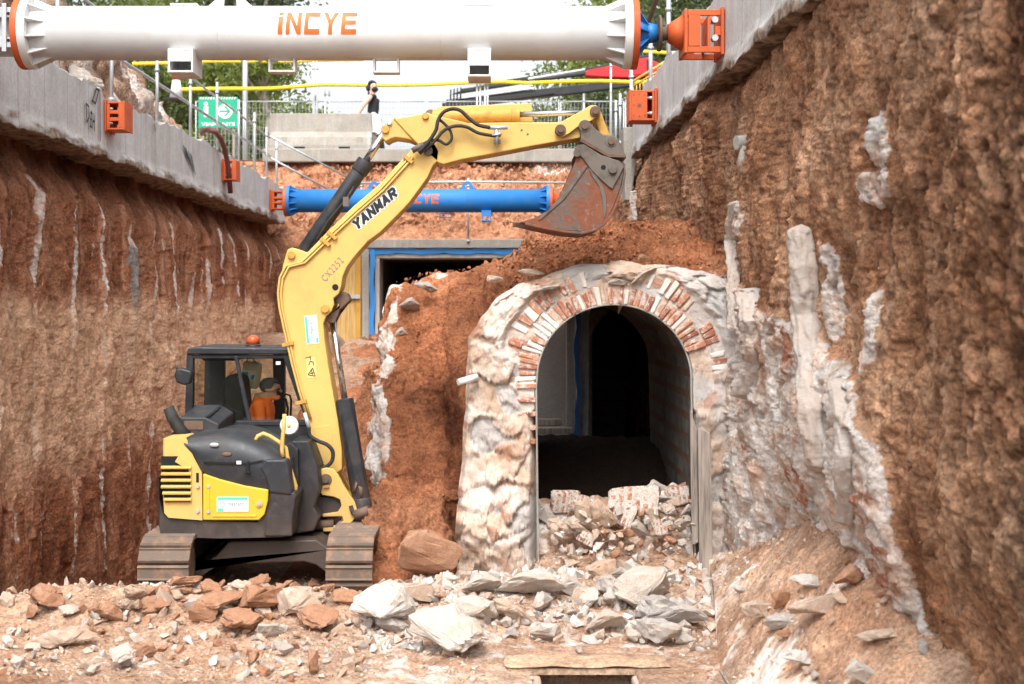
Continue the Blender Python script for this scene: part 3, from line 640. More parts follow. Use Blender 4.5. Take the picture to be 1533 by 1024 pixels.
# brick arch: two rings of voussoirs set in lime
mb = MB(); vv = []
def voussoir(a, r0, r1, th, tone, dy=0.):
    ca, sa = math.cos(a), math.sin(a); tx, tz = -sa, ca
    pts = []
    for r, wd in ((r0, th*.94), (r1, th*1.06)):
        for s in (-1, 1): pts.append((XC + r*ca + s*tx*wd/2, ZS + r*sa*(RZ/RX) + s*tz*wd/2))
    q = [pts[0], pts[1], pts[3], pts[2]]
    q = [(x+rnd.uniform(-.011,.011), z+rnd.uniform(-.011,.011)) for x, z in q]
    mb.prism(q, YA-.127-dy+rnd.uniform(-.012,.006), YA+.05); vv.extend([tone]*8)
def ring(r0, r1, a0, a1, n, keep, pw):
    for i in range(n):
        a = R(a0 + (a1-a0)*(i+.5)/n); 
        if rnd.random() > keep: continue
        red = rnd.random() > pw
        tone = rnd.uniform(.05, .72) if red else rnd.uniform(.78, 1)
        ln = rnd.uniform(-.05, .02)
        voussoir(a, r0+.004, r1+ln, abs(R(a1-a0))/n*(r0+r1)/2*rnd.uniform(.62,.84), tone)
ring(RX, RX+.215, 186, 20, 42, 1, .32)
ring(RX+.23, RX+.41, 166, 112, 12, .85, .25)
ring(RX+.225, RX+.42, 108, 80, 8, .35, .6)
ring(RX+.23, RX+.44, 72, 44, 7, .95, .35)
ring(RX+.23, RX+.43, 36, 4, 8, .9, .4)
for k in range(5):   # toothed brick courses of the left jamb
    z = ZS - .03 - .15*k; 
    mb.box((XC-RX-.22+rnd.uniform(-.02,.02), YA-.14, z-.075), (XC-RX-.012, YA+.04, z-.02)); vv.extend([rnd.uniform(.1,.6)]*8)
o = mb.build('brick_arch', BRK, gal, bevel=.012)
a = o.data.attributes.new('v', 'FLOAT', 'POINT'); a.data.foreach_set('value', np.array(vv, np.float32))
# vault lining running back into the dark, thin light rim of the old render at its mouth
def lining(name, pts, y0, y1, mat, thick, ny=40, amp=.015):
    pts = np.array(pts); ysl = np.linspace(y0, y1, ny); A, B = np.meshgrid(np.arange(len(pts)), ysl, indexing='ij')
    PX = pts[:,0][:,None] + 0*B; PZ = pts[:,1][:,None] + 0*B
    nn = amp*fbm(PX*5, B*5, PZ*5, 4)*sstep(y0, y0+.3, B)
    cx = pts[:,0].mean(); PXX = PX + nn*np.sign(PX-cx); 
    return gridmesh(name, np.stack([PXX, B, PZ+nn], -1), mat, parent=gal, flip=True)
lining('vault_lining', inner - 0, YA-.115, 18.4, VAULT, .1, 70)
outp = np.array([(x + (.32 if x > XC else -.32)*1, z + .32*(z > ZS)) for x, z in inner])
lining('vault_back', outp, YA+.35, 18.4, MAS, .1, 20)
rim = MB()
rim.tube([(p[0], YA-.118+.008*math.sin(k*.7), p[1]) for k, p in enumerate(inner[::3])], .012, 6)
rim.build('render_rim', CONC_W, gal)
# second stretch of vault beyond the gap
X2, R2, Z2, Y2 = 2.20, .76, 2.22, 20.6
arc2 = [(X2-R2, .0)] + [(X2-R2, .4+(Z2-.4)*i/12) for i in range(13)] + [(X2-R2*math.cos(math.pi*i/40), Z2+R2*math.sin(math.pi*i/40)) for i in range(1, 40)] + [(X2+R2, Z2-(Z2)*i/8) for i in range(9)]
lining('inner_vault', arc2, Y2, 27, VAULT, .1, 24)
mb = MB(); m2 = len(arc2)
for i in range(m2-1):
    (xa, za), (xb, zb) = arc2[i], arc2[i+1]
    oa = (xa+(xa-X2)*.02, za); ob = (xb, zb)
    ta = (min(max(xa, X2-R2), X2+R2), 3.35); tb = (min(max(xb, X2-R2), X2+R2), 3.35)
    if za >= Z2 and zb >= Z2: mb.add([(xa,Y2,za),(xb,Y2,zb),(tb[0],Y2,3.35),(ta[0],Y2,3.35)], [(0,1,2,3)])
mb.box((X2-R2-.0, 27.0, 0), (X2+R2+.4, 27.2, 3.3)); mb.box((X2-R2-.1, Y2+.02, 3.352), (X2+R2+.6, 27.2, 3.5))
mb.box((X2+R2, Y2-2.3, 0), (X2+R2+.3, 27, 3.34))
mb.box((.2, 18.2, 3.36), (X2+R2+.2, 20.55, 3.5)); mb.build('vault_front_shade_slab', VAULT, gal)  # last box: unseen slab over the gap, added to keep daylight out
mb = MB(); mb.prism([(XC-.4, 3.02), (X2+R2+.3, 3.02), (X2+R2+.3, 3.3), (XC-.4, 3.3)], 18.38, Y2+.01); mb.build('shade_slab', VAULT, gal)  # unseen cover added over the gap to darken the gallery
# concrete return seen through the gap, with its strip of blue membrane
cw = empty('concrete_wall', (.9, 20.9, 1.0), 'grey concrete wall end lit by daylight, seen through the arch at its left side', 'concrete wall')
mb = MB(); mb.box((.2, 21.0, .6), (1.16, 21.4, 3.6)); mb.box((1.10, 20.72, .6), (1.24, 21.2, 3.55)); mb.box((1.3, 20.75, .6), (1.5, 21.2, 3.5)); mb.build('wall_face', concrete('shaded_concrete', (.24,.235,.23)), cw, bevel=.01)  # concrete darkened in its colour for the shade inside the gap
mb = MB(); zz = np.linspace(.9, 3.4, 26)
for a, b in zip(zz[:-1], zz[1:]):
    fx = lambda z: 1.235 + .018*math.sin(z*5)+.01*math.sin(z*13)
    mb.add([(fx(a), 20.70, a), (fx(a)+.075, 20.69, a), (fx(b)+.075, 20.69, b), (fx(b), 20.70, b)], [(0,1,2,3)])
mb.build('membrane', plainmat('shaded_blue_membrane', (.015,.07,.19), .5), cw)  # darker copy of the blue membrane, gap shade put in its colour
mb = MB(); mb.box((.3, 19.9, 1.02), (1.15, 20.15, 1.10)); mb.box((.35, 20.3, 1.10), (1.0, 20.42, 1.2)); o = mb.build('timber_sleeper', WOOD, None, bevel=.01); tag(o, 'greyish timber laid on the gallery floor before the concrete wall', 'timber')
# grey weathered boards at the right jamb
for k, (x0, x1, t0, t1, b, yy, lab) in enumerate(((1033, 1043, 612, 640, 812, 14.28, 'narrow grey weathered board standing against the right jamb inside the arch'), (1045, 1064, 640, 650, 865, 14.05, 'wide grey weathered board standing upright at the broken masonry right of the arch'))):
    mb = MB(); q = poly([(x0, t0), (x1, t1), (x1+3, b), (x0+3, b+4)], yy); mb.prism(q, yy, yy+.04); o = mb.build('plank', WOOD, None, bevel=.006); tag(o, lab, 'plank')
mb = MB(); mb.tube([at(1064, 868, 12.75), at(1071, 935, 12.1), at(1079, 1026, 10.5)], .014, 6); mb.box((1.758, 8.2, -.3), (1.775, 10.5, .05)); o = mb.build('plank', WOOD, None); tag(o, 'thin pale edging board along the foot of the stone-strewn right ledge', 'plank')
# plastic pipe stub in the left pier, pipe stub in the right face
mb = MB(); p = Vector(at(700, 569, 14.3)); mb.tube([p+Vector((-.10,-.06,-.02)), p+Vector((.10,.05,.03))], [.035,.04], 14); o = mb.build('pipe', WHT, None); tag(o, 'short cream pipe stub sticking out of the left edge of the masonry', 'pipe')
xw = 2.42; 
mb = MB(); xw = wall_x(14., 4.6); mb.tube([(xw+.15, 14.05, 4.66), (xw-.13, 13.95, 4.62)], [.075,.07], 14); mb.tube([(xw-.02, 13.95, 4.58), (xw-.05, 13.97, 4.42), (xw-.02, 13.98, 4.3)], [.07,.06,.065], 12); o = mb.build('pipe', CONC2, None); tag(o, 'broken grey pipe stub poking from the right earth face below the capping beam', 'pipe')
# cover slab over the opening at the bottom of the picture
mb = MB(); mb.prism(poly([(760, 1002), (800, 1000), (1003, 1003), (1000, 1009), (812, 1007), (765, 1006)], 10.72), 10.72, 11.5)
def slabtop(): 
    P = []
    for i in range(40):
        for j in range(20):
            x = .08+1.32*i/39; y = 10.70+.36*j/19; P.append((x+.03*perlin(y*4,0,0), y, .02+.012*float(perlin(x*5,y*5,0))+.0*j))
    return P
mb = MB(); P = slabtop(); mb.add(P, [(i*20+j, (i+1)*20+j, (i+1)*20+j+1, i*20+j+1) for i in range(39) for j in range(19)], 0, True)
mb.box((.10, 10.72, -.05), (1.39, 11.05, .0)); o = mb.build('cover_slab', [DUST]); tag(o, 'flat dusty slab covering the dark floor opening at the bottom centre', 'slab')
for x0, x1, lb in ((.0, .36, 'left'), (1.08, 1.45, 'right')):
    mb = MB(); mb.box((x0, 9.7, -.6), (x1, 10.66, -.03)); o = mb.build('stone_block', RK_T, None, bevel=.03); tag(o, f'tan stone block flanking the dark floor opening on its {lb} side', 'stone block')

# white grout columns standing out of the right face
def column(name, pts, r, seed, lab, lump=.25, m=MAS):
    vs = np.linspace(0, 1, 150); us = np.linspace(0, 2*math.pi, 41); P = np.array(pts); tt = np.linspace(0, 1, len(P))
    C = np.stack([np.interp(vs, tt, P[:, k]) for k in range(3)], 1); A, U = np.meshgrid(vs, us, indexing='ij')
    cx, cy, cz = [C[:, k][:, None] + 0*U for k in range(3)]
    rr = r*(1 + lump*fbm(np.cos(U)*1.2+seed, np.sin(U)*1.2, cz*2.2, 3) + .55*lump*fbm(np.cos(U)*4+seed, np.sin(U)*4, cz*7, 5, .65) + .3*lump*facet(np.cos(U)*2+seed, np.sin(U)*2, cz*6)[0])*sstep(0, .03, A)**.5*sstep(1, .95, A)**.5
    o = gridmesh(name, np.stack([cx + rr*np.cos(U), cy + rr*np.sin(U), cz], -1), m, {'g': .55+.4*fbm(cx*3+np.cos(U), cy, cz*3, 3), 'd': .6*sstep(.05,.4,fbm(cx+np.cos(U)*2, cy+np.sin(U)*2, cz*1.7+seed, 4))})
    recentre(o); return tag(o, lab, 'grout column', 'grout columns in the right earth face')
def onr(px, py, X=2.5): Y = X*F/(px-VX); return (X, Y, ZC-(py-VY)/F*Y)
def colpt(px, py, r, out=.45):
    X = 2.5
    for k in range(8): Y = X*F/(px-VX); Z = ZC-(py-VY)/F*Y; X = .5*X + .5*(wall_x(Y, Z) + r*(.5-out))
    return (X, X*F/(px-VX), ZC-(py-VY)/F*X*F/(px-VX))
def colp(r, out, *pts): return [colpt(px, py, r, out) for px, py in pts]
column('grout_column', colp(.12, .5, (1201,335), (1204,400), (1208,470), (1213,540), (1219,610), (1225,660), (1229,708)), .12, 1.3, 'longer white grout column hanging in the right face above the talus', .5)
column('grout_column', colp(.11, .5, (1262,565), (1266,620), (1271,680), (1274,735), (1275,790)), .11, 5.1, 'white grout column at the edge of the brown soil, reaching down to the talus', .5)
column('grout_column', colp(.075, .6, (1104,300), (1101,360), (1100,430), (1101,500)), .075, 7.7, 'thin lumpy white grout column in the soil above and right of the arch', 1.1)
column('grout_column', colp(.14, .4, (1132,430), (1131,480), (1130,530), (1124,600)), .14, 2.2, 'short whitish grout column in the broken masonry just right of the arch', .8)
column('grout_column', colp(.10, .5, (952,285), (953,330), (955,372)), .10, 3.2, 'distant whitish grout column between bucket and right wall at the heap', .7)

# =================================================================== CAPPING BEAMS
def beam(name, xface, depth, y0, y1, zt, zb, sgn, lab, amp=.02, seed=0.):
    ysb = lin_inv(y0, y1, 420); prof = [(depth, 0, 0.), (depth, 1, 0.)] 
    nz = 60; S = []
    for k in range(10): S.append((depth*(1-k/10), 'b'))
    rows = [('b', k/9) for k in range(10)] + [('f', k/(nz-1)) for k in range(nz)] + [('t', k/13) for k in range(14)]
    P = np.zeros((len(ysb), len(rows), 3)); K = np.zeros((len(ysb), len(rows)))
    topn = fbm(ysb*1.3, 0*ysb+seed, 0*ysb, 4)*.09 + .04*np.sin(np.floor(ysb*1.05)*2.3+seed); botn = fbm(ysb*.9, 0*ysb+seed+4, 0*ysb, 5)*.18 + .02*fbm(ysb*5, 0*ysb+seed, 0*ysb, 3)
    for j, (wh, t) in enumerate(rows):
        zb_, zt_ = zb(ysb) + botn, zt(ysb) + topn
        if wh == 'b': x = depth*(1-t); z = zb_ + .10*fbm(ysb*2, 0*ysb+t*2, 0*ysb+seed, 4); k = 1+0*ysb
        elif wh == 'f':
            z = zb_ + (zt_-zb_)*t; x = .006*fbm(ysb*2, z*2, 0*ysb+seed, 3) + .012*(1-np.exp(-t*0))
            low = sstep(.26, .02, t); x = x - (.06*low)*(.5+.7*fbm(ysb*1.2, z*5, 0*ysb+seed, 4)) + 0*ysb
            k = np.clip(sstep(.15, .0, t + .4*fbm(ysb*1.1, z*5, 0*ysb+seed, 5, .65))*1.0, 0, 1)
        else: x = depth*t; z = zt_ + .03*fbm(ysb*3, 0*ysb+t*3, 0*ysb+seed, 3) - .01*t; k = .25+0*ysb
        P[:, j, 0] = xface + sgn*x; P[:, j, 1] = ysb; P[:, j, 2] = z; K[:, j] = k
    o = gridmesh(name, P, CONC, {'k': K}, smooth=True, flip=(sgn < 0))
    me = o.data; recentre(o); return tag(o, lab, 'concrete beam')
XBL, XBR = -5.88, 2.52
lb = beam('capping_beam', XBL, .75, 9., 37.2, lambda y: np.interp(y, [9, 18, 21, 26, 37], [6.25, 6.15, 6.08, 6.24, 6.2]), lambda y: np.interp(y, [9, 16, 35], [5.1, 5.13, 5.22]), -1, 'grey concrete capping beam with spray marks along the top of the left earth face')
rb = beam('capping_beam', XBR, .6, 6.5, 24.6, lambda y: np.interp(y, [6, 18, 24.6], [6.5, 6.5, 6.72]), lambda y: np.interp(y, [6, 11, 15, 24.6], [5.3, 5.37, 5.5, 5.66]), 1, 'pale grey board-marked concrete capping beam along the right earth face', seed=5.)
mb = MB(); mb.prism([xz(x, y, 24.7) for x, y in ((933, 190), (962, 190), (950, 262), (944, 300), (936, 300))], 24.7, 25.3); o = mb.build('concrete_stub', CONC_W, None, bevel=.02); tag(o, 'pinkish concrete end block below the far end of the right capping beam', 'concrete block')
def onl(px, py, X=XBL): Y = X*F/(px-VX); return (X, Y, ZC-(py-VY)/F*Y)
# sprayed marks: flat strokes a few mm proud of the left beam
def stroke(mb, pts, w, X, sgn=1):
    for a, b in zip(pts[:-1], pts[1:]):
        A = Vector(onl(*a)); B = Vector(onl(*b)); d = (B-A); d.x = 0
        if d.length < 1e-4: continue
        nrm = Vector((0, -d.z, d.y)).normalized()*w/2; e = d.normalized()*w*.3
        q = [A-nrm-e, B-nrm+e, B+nrm+e, A+nrm-e]
        mb.add([(X, p.y, p.z) for p in q], [(0,1,2,3)])
mb = MB(); XS = XBL+.03
stroke(mb, [(126,155),(127,183)], .03, XS); stroke(mb, [(126,155),(130,160),(130,176),(127,183)], .03, XS)
stroke(mb, [(134,166),(132.5,190)], .03, XS); stroke(mb, [(132.5,168),(135,170)], .03, XS); stroke(mb, [(132,178),(134,179)], .03, XS); stroke(mb, [(132,189),(134.5,190)], .03, XS)
stroke(mb, [(136.5,170),(136,192)], .03, XS); stroke(mb, [(136,181),(138.5,182)], .03, XS); stroke(mb, [(138.8,172),(138.3,196)], .03, XS)
stroke(mb, [(146.5,134),(147,210)], .035, XS); stroke(mb, [(135,152),(141,133),(145,135),(140,155),(136,151)], .035, XS); stroke(mb, [(228,186),(230,196)], .035, XS)
mb.build('spray_lettering', GRAF, lb)
mb = MB()
for k in range(6): stroke(mb, [(272+k*2.6+rnd.uniform(-.6,.6), 218+k*3), (279+k*2.2, 238+k*4.5)], .045, XS)
mb.build('scribble', GRAF, lb)

# =================================================================== STRUTS AND BRACKETS
def bracket_mesh(closed):
    mb = MB(); h, d = .235, .24    # half height, half length along the wall; wall plane at x=0, grows to +x
    mb.box((.0, -d-.03, -h-.03), (.035, d+.03, h+.03))
    mb.box((.037, -d, h-.03), (.40, d, h)); mb.box((.037, -d, -h), (.40, d, -h+.03))
    for s in (-1, 1):
        y0, y1 = (s*d-.0, s*(d-.03)); y0, y1 = min(y0, y1)+.001, max(y0, y1)-.001
        if closed and s < 0:
            mb.box((.15, y0, -h+.031), (.40, y1, h-.031)); mb.box((.037, y0, -h+.031), (.075, y1, h-.031))
        else:
            mb.box((.037, y0, -h+.031), (.10, y1, h-.031)); mb.box((.29, y0, -h+.031), (.40, y1, h-.031)); mb.box((.101, y0, .03), (.289, y1, .09)); mb.box((.101, y0, -.09), (.289, y1, -.03))
    mb.box((.401, -d-.02, -h-.01), (.43, d+.02, h+.01))
    return mb
def make_bracket(closed):
    root = empty('strut_bracket', (0,0,0), 'x', 'bracket', 'orange steel brackets bolted to the capping beams')
    bracket_mesh(closed).build('bracket_frame', ORA, root, bevel=.006, local=True)
    for s in (-1, 1):
        mb = MB(); mb.tube([(.036, -.2, s*.12), (.12, -.2, s*.12)], .028, 10); mb.tube([(.12,-.2,s*.12),(.16,-.2,s*.12)], .018, 8); mb.build('anchor_bolt', STEEL, root, local=True)
    if closed:
        mb = MB()
        for x, z, r in ((.275, .0, .03), (.19,.16,.012), (.36,.16,.012), (.19,-.16,.012), (.36,-.16,.012), (.36,0,.012), (.275,.17,.012),(.275,-.17,.012)): mb.tube([(x, -.2425, z), (x, -.238, z)], r, 12)
        mb.build('bolt_hole', RUST, root, local=True)
    return root
b_open = make_bracket(False); b_closed = make_bracket(True)
used = set()
def put_bracket(proto, X, Y, Z, rz, lab):
    b = proto if proto.name not in used else copy_tree(proto); used.add(b.name); used.add(proto.name)
    b.location = (X, Y, Z); b.rotation_euler = (0, 0, rz); b['label'] = lab
p = onl(162, 176); put_bracket(b_open, XBL+.012, p[1], p[2], 0, 'bright orange steel bracket on the left beam beside the sprayed letters')
p = onl(335, 256); put_bracket(b_open, XBL+.012, p[1], p[2], 0, 'orange steel bracket on the left beam crossed by the red-brown hose')
p = onr(982, 161, XBR); put_bracket(b_closed, XBR-.012, p[1], p[2], R(180), 'orange steel bracket with drilled plate on the right beam behind the bucket arm')
for b_ in [o for o in COL.objects if o.name.startswith('strut_bracket') and o is not b_closed]: b_.scale = (.70, .9, .9)
# the closed face must look at the camera: mirror its front by turning the mesh
for ch in b_closed.children:
    me = ch.data
    for v in me.vertices: v.co.y *= -1
    me.flip_normals()

def flange_holes(mb, x, r, c, n=16):
    for k in range(n):
        a = 2*math.pi*k/n; mb.tube([(x-.03, c[1]+r*math.cos(a), c[2]+r*math.sin(a)), (x+.03, c[1]+r*math.cos(a), c[2]+r*math.sin(a))], .014, 6)
def strut(nm, lab, Y, zc, xl, xr, rad, col, pxs, letter, lw, lx, wall_l, wall_r):
    root = empty(nm, ((xl+xr)/2, Y, zc-rad), lab, 'steel strut', 'tubular steel struts across the trench')
    mb = MB(); mb.tube([(xl, Y, zc), (xr, Y, zc)], rad, 56)
    mb.build('tube', col, root)
    for q in (.32, .69): xq = xl+(xr-xl)*q; MB().tube([(xq-.008, Y, zc), (xq+.008, Y, zc)], rad*1.008, 56).build('weld_seam', col, root)
    for x, s in ((xl, -1), (xr, 1)):
        mb = MB(); mb.tube([(x-.045, Y, zc), (x+.045, Y, zc)], rad*1.33, 48); mb.build('flange', col, root, bevel=.004)
        mb = MB(); mb.tube([(x+s*.046, Y, zc), (x+s*.115, Y, zc)], rad*1.345, 48); mb.build('flange_ring', ORA, root, bevel=.004)
        for k in range(12):
            mb = MB()
            a = 2*math.pi*(k+.5)/12; ca, sa = math.cos(a), math.sin(a); M = Matrix.Rotation(-a, 3, 'X') if False else None
            t = Vector((0, -sa, ca))*.008; rr = Vector((0, ca, sa)); b0 = Vector((x-s*.046, Y, zc))
            p = [b0+rr*rad*.99, b0+rr*rad*1.3, b0+rr*rad*.99+Vector((-s*.2, 0, 0))]
            mb.add([q-t for q in p]+[q+t for q in p], [(0,1,2),(5,4,3),(0,3,4,1),(1,4,5,2),(2,5,3,0)])
            mb.build('gusset', col, root)
        mb = MB(); flange_holes(mb, x+s*.06, rad*1.2, (x, Y, zc)); mb.build('flange_bolt', STEEL, root)
    return root
YS = 14.9; zs_ = ZC-(50-VY)/F*YS; s0 = xz(48, 50, YS)[0]; s1 = xz(938, 50, YS)[0]
ws = strut('steel_strut', 'large white tubular steel strut with orange lettering spanning the trench in the foreground', YS, zs_, s0, s1, .298, WHT, None, 'INCYE', 0, 0, 0, 0)
kpx = YS/F
def ring_frame(x0, x1, z0, z1, y0, y1, t):
    mb = MB(); mb.box((x0, y0, z0), (x0+t, y1, z1)); mb.box((x1-t, y0, z0), (x1, y1, z1)); mb.box((x0+t, y0, z0), (x1-t, y1, z0+t)); mb.box((x0+t, y0, z1-t), (x1-t, y1, z1)); return mb
for x0, x1, yb in ((403, 443, 109), (559, 598, 110)):
    a = xz(x0, yb, YS); b = xz(x1, 86, YS); ring_frame(a[0], b[0], a[1], b[1], YS-.06, YS+.10, .022).build('lifting_frame', WHT, ws)
for x0, x1, yb in ((261, 298, 115), (701, 735, 121)):
    a = xz(x0, yb, YS); b = xz(x1, 80, YS); ring_frame(a[0], b[0], a[1], b[1], YS-.30, YS+.16, .02).build('support_shoe', WHT, ws)
    mb = MB(); mb.box((a[0]+.02, YS-.296, a[1]+.12), (b[0]-.02, YS-.28, b[1]-.02)); mb.build('shoe_plate', WHT, ws); MB().box((a[0]+.021, YS+.1, a[1]+.021), (b[0]-.021, YS+.12, b[1]-.021)).build('shoe_back', WHT, ws)
def lug(cx, Y, ztop, w, h, col, root):
    mb = MB(); o = [(cx-w/2, ztop), (cx-w*.22, ztop+h*.75), (cx-w*.1, ztop+h), (cx+w*.1, ztop+h), (cx+w*.22, ztop+h*.75), (cx+w/2, ztop)]
    hole = [(cx+w*.14*math.cos(a), ztop+h*.35+w*.14*math.sin(a)) for a in [math.pi*k/8 for k in range(9)]]
    mb.prism(o[:1]+[(cx-w*.15, ztop)]+hole[::-1][0:]+[(cx+w*.15, ztop)]+o[5:]+o[4:0:-1], Y-.015, Y+.015); mb.build('lifting_lug', col, root)
lug(xz(345, 8, YS)[0], YS, zs_+.295, .50, .17, WHT, ws); lug(xz(655, 8, YS)[0], YS, zs_+.295, .42, .12, WHT, ws)
for cx in (278, 718): mb = MB(); a = xz(cx, 8, YS)[0]; mb.box((a-.15, YS-.1, zs_+.29), (a+.15, YS+.1, zs_+.315)); mb.build('top_pad', WHT, ws)
def on_tube(x0, Y, zc, rad, vmid, h, slant=0):
    def f(u, v):
        th = (v - h/2)/rad + vmid; return (x0+u, Y - (rad+.004)*math.cos(th), zc + (rad+.004)*math.sin(th))
    return f
def block_text(body, w, h, gap):
    """blocky stencil capitals drawn as polygons, returns list of (polygon) in a w x h frame"""
    S = .26; L = {'I': [[(0,0),(1,0),(1,.78),(0,.78)], [(0,.84),(1,.9),(1,1),(0,1)]],
     'N': [[(0,0),(S,0),(S,1),(0,1)], [(1-S,0),(1,0),(1,1),(1-S,1)], [(S,1),(S,.66),(1-S,0),(1-S,.34)]],
     'C': [[(0,0),(S,.0),(S,1),(0,1)], [(S,0),(1,0),(1,.22),(S,.22)], [(S,.78),(1,.78),(1,1),(S,1)]],
     'Y': [[(.37,0),(.63,0),(.63,.45),(.37,.45)], [(.37,.45),(.5,.45),(.5,.62),(.27,1),(0,1)], [(.5,.45),(.63,.45),(1,1),(.73,1),(.5,.62)]],
     'E': [[(0,0),(S,0),(S,1),(0,1)], [(S,0),(1,0),(1,.21),(S,.21)], [(S,.4),(.95,.4),(.95,.6),(S,.6)], [(S,.79),(1,.79),(1,1),(S,1)]]}
    wd = {'I': .3}; tot = sum(wd.get(c, 1) for c in body) + gap*(len(body)-1); u = w/tot; x = 0; out = []
    for c in body:
        cw_ = wd.get(c, 1)*u
        for pg in L[c]: out.append([(x+p[0]*cw_, p[1]*h) for p in pg])
        x += cw_+gap*u
    return out
def tube_letters(body, x0, Y, zc, rad, w, h, vmid, mat, root, n=10):
    mb = MB(); f = on_tube(x0, Y, zc, rad, vmid, h)
    bm = bmesh.new()
    for pg in block_text(body, w, h, .22):
        vs = [bm.verts.new((p[0]+p[1]*.06, p[1], 0)) for p in pg]; bm.faces.new(vs)
    for k in range(1, n): bmesh.ops.bisect_plane(bm, geom=bm.verts[:]+bm.edges[:]+bm.faces[:], plane_co=(0, h*k/n, 0), plane_no=(0,1,0))
    bm.verts.index_update(); mb.add([f(v.co.x, v.co.y) for v in bm.verts], [[v.index for v in fc.verts] for fc in bm.faces]); bm.free()
    return mb.build('lettering', mat, root)
tube_letters('INCYE', xz(422, 40, YS)[0], YS, zs_, .298, 115*kpx, .255, .20, LETO, ws)
# right end of the white strut: jack and wall shoe
jk = lambda a, b, r0, r1, m, nm: MB().tube([(xz(a, 50, YS)[0], YS, zs_), (xz(b, 50, YS)[0], YS, zs_)], [r0*1., r1*1.], 24).build(nm, m, ws)
jk(951, 968, .20, .12, BLU, 'jack_cone'); jk(966, 983, .12, .10, BLU, 'jack_neck'); jk(985, 989, .20, .20, RUST, 'jack_nut'); jk(981, 1000, .075, .075, RUST, 'jack_screw'); jk(999, 1023, .10, .21, ORA, 'wall_cone')
mb = MB()
for k in range(8):
    a = 2*math.pi*k/8; ca, sa = math.cos(a), math.sin(a); xa, xb = xz(951,50,YS)[0], xz(972,50,YS)[0]
    t = Vector((0,-sa,ca))*.008; rr = Vector((0,ca,sa)); p = [Vector((xa,YS,zs_))+rr*.15, Vector((xa,YS,zs_))+rr*.33, Vector((xb,YS,zs_))+rr*.1]
    mb.add([q-t for q in p]+[q+t for q in p], [(0,1,2),(5,4,3),(0,3,4,1),(1,4,5,2),(2,5,3,0)])
mb.build('jack_gusset', BLU, ws)
mb = MB(); xe = XBR-.012
for (x0,y0,z0,x1,y1,z1) in ((.0,-.26,-.26,.035,.26,.26), (.40,-.24,-.24,.435,.24,.24), (.037,-.24,.17,.398,-.20,.235), (.037,-.24,-.235,.398,-.20,-.17), (.037,.20,.17,.398,.24,.235), (.037,.20,-.235,.398,.24,-.17), (.26,-.245,-.168,.39,-.205,.168), (.26,.205,-.168,.39,.245,.168), (.037,-.245,-.05,.10,-.205,.05), (.15,-.23,-.168,.18,.23,.168)):
    mb.box((xe-x1, YS+y0, zs_-.02+z0), (xe-x0, YS+y1, zs_-.02+z1))
mb.build('wall_shoe', ORA, ws, bevel=.005)
for s in (-1,1): MB().tube([(xe-.1, YS-.26, zs_+s*.1), (xe-.1, YS-.16, zs_+s*.1)], .035, 10).build('shoe_bolt', STEEL, ws)
# left end: galvanised channel frame
mb = MB(); xa = XBL+.02; xb = s0-.12
for z in (-.21, .12): mb.box((xa, YS-.28, zs_+z), (xb, YS+.28, zs_+z+.11))
mb.box((xz(17,50,YS)[0], YS-.30, zs_-.26), (xz(24,50,YS)[0], YS-.283, zs_+.27)); mb.box((xa-.0, YS-.3, zs_-.3), (xa+.03, YS+.3, zs_+.3)); mb.box((xb-.2, YS-.2, zs_-.099), (xb, YS+.2, zs_+.119))
mb.build('end_frame', STEEL, ws, bevel=.005)
mb = MB()
for x, z in ((12, 20), (12, 60), (28, 20), (28, 60)): q = xz(x, z, YS-.29); mb.tube([(q[0], YS-.286, q[1]), (q[0], YS-.27, q[1])], .018, 10)
mb.build('frame_hole', DARK, ws)

# blue strut far down the trench
YB = 35.; zb_ = ZC-(300.5-VY)/F*YB; b0 = xz(433, 300, YB)[0]; b1 = xz(820, 300, YB)[0]
bs = strut('steel_strut', 'blue tubular steel strut with orange lettering at the far end of the trench', YB, zb_, b0, b1, .306, BLU, None, 'INCYE', 0, 0, 0, 0)
tube_letters('INCYE', xz(604, 297, YB)[0], YB, zb_, .306, 53*YB/F, .26, .08, LETO, bs)
for cx in (700, 560): lug(xz(cx, 283, YB)[0], YB, zb_+.295, .42, .22, BLU, bs)
for x0, x1, yb in ((658, 676, 326),): 
    a = xz(x0, yb, YB); b = xz(x1, 319, YB); ring_frame(a[0], b[0], a[1], b[1], YB-.05, YB+.08, .02).build('lifting_frame', BLU, bs)
a = xz(721, 332, YB); b = xz(735, 316, YB); ring_frame(a[0], b[0], a[1], b[1], YB-.3, YB+.16, .03).build('support_shoe', BLU, bs)
mb = MB(); mb.box((a[0]+.03, YB-.296, a[1]+.12), (b[0]-.03, YB-.28, b[1]-.03)); mb.build('shoe_plate', BLU, bs)
mb = bracket_mesh(False); q = MB(); 
q.add([(XBL+.012+v[0]*1.05, YB+v[1]*1.0, zb_+v[2]) for v in mb.v], mb.f); q.build('wall_shoe', ORA, bs, bevel=.006)
MB().tube([(b1+.12, YB, zb_), (b1+1.45, YB, zb_)], [.2, .1], 16).build('jack_cone', ORA, bs)
q = MB(); q.add([(XBR-.012-v[0], YB+v[1], zb_+v[2]) for v in mb.v], [f[::-1] for f in mb.f]); q.build('wall_shoe', ORA, bs, bevel=.006)

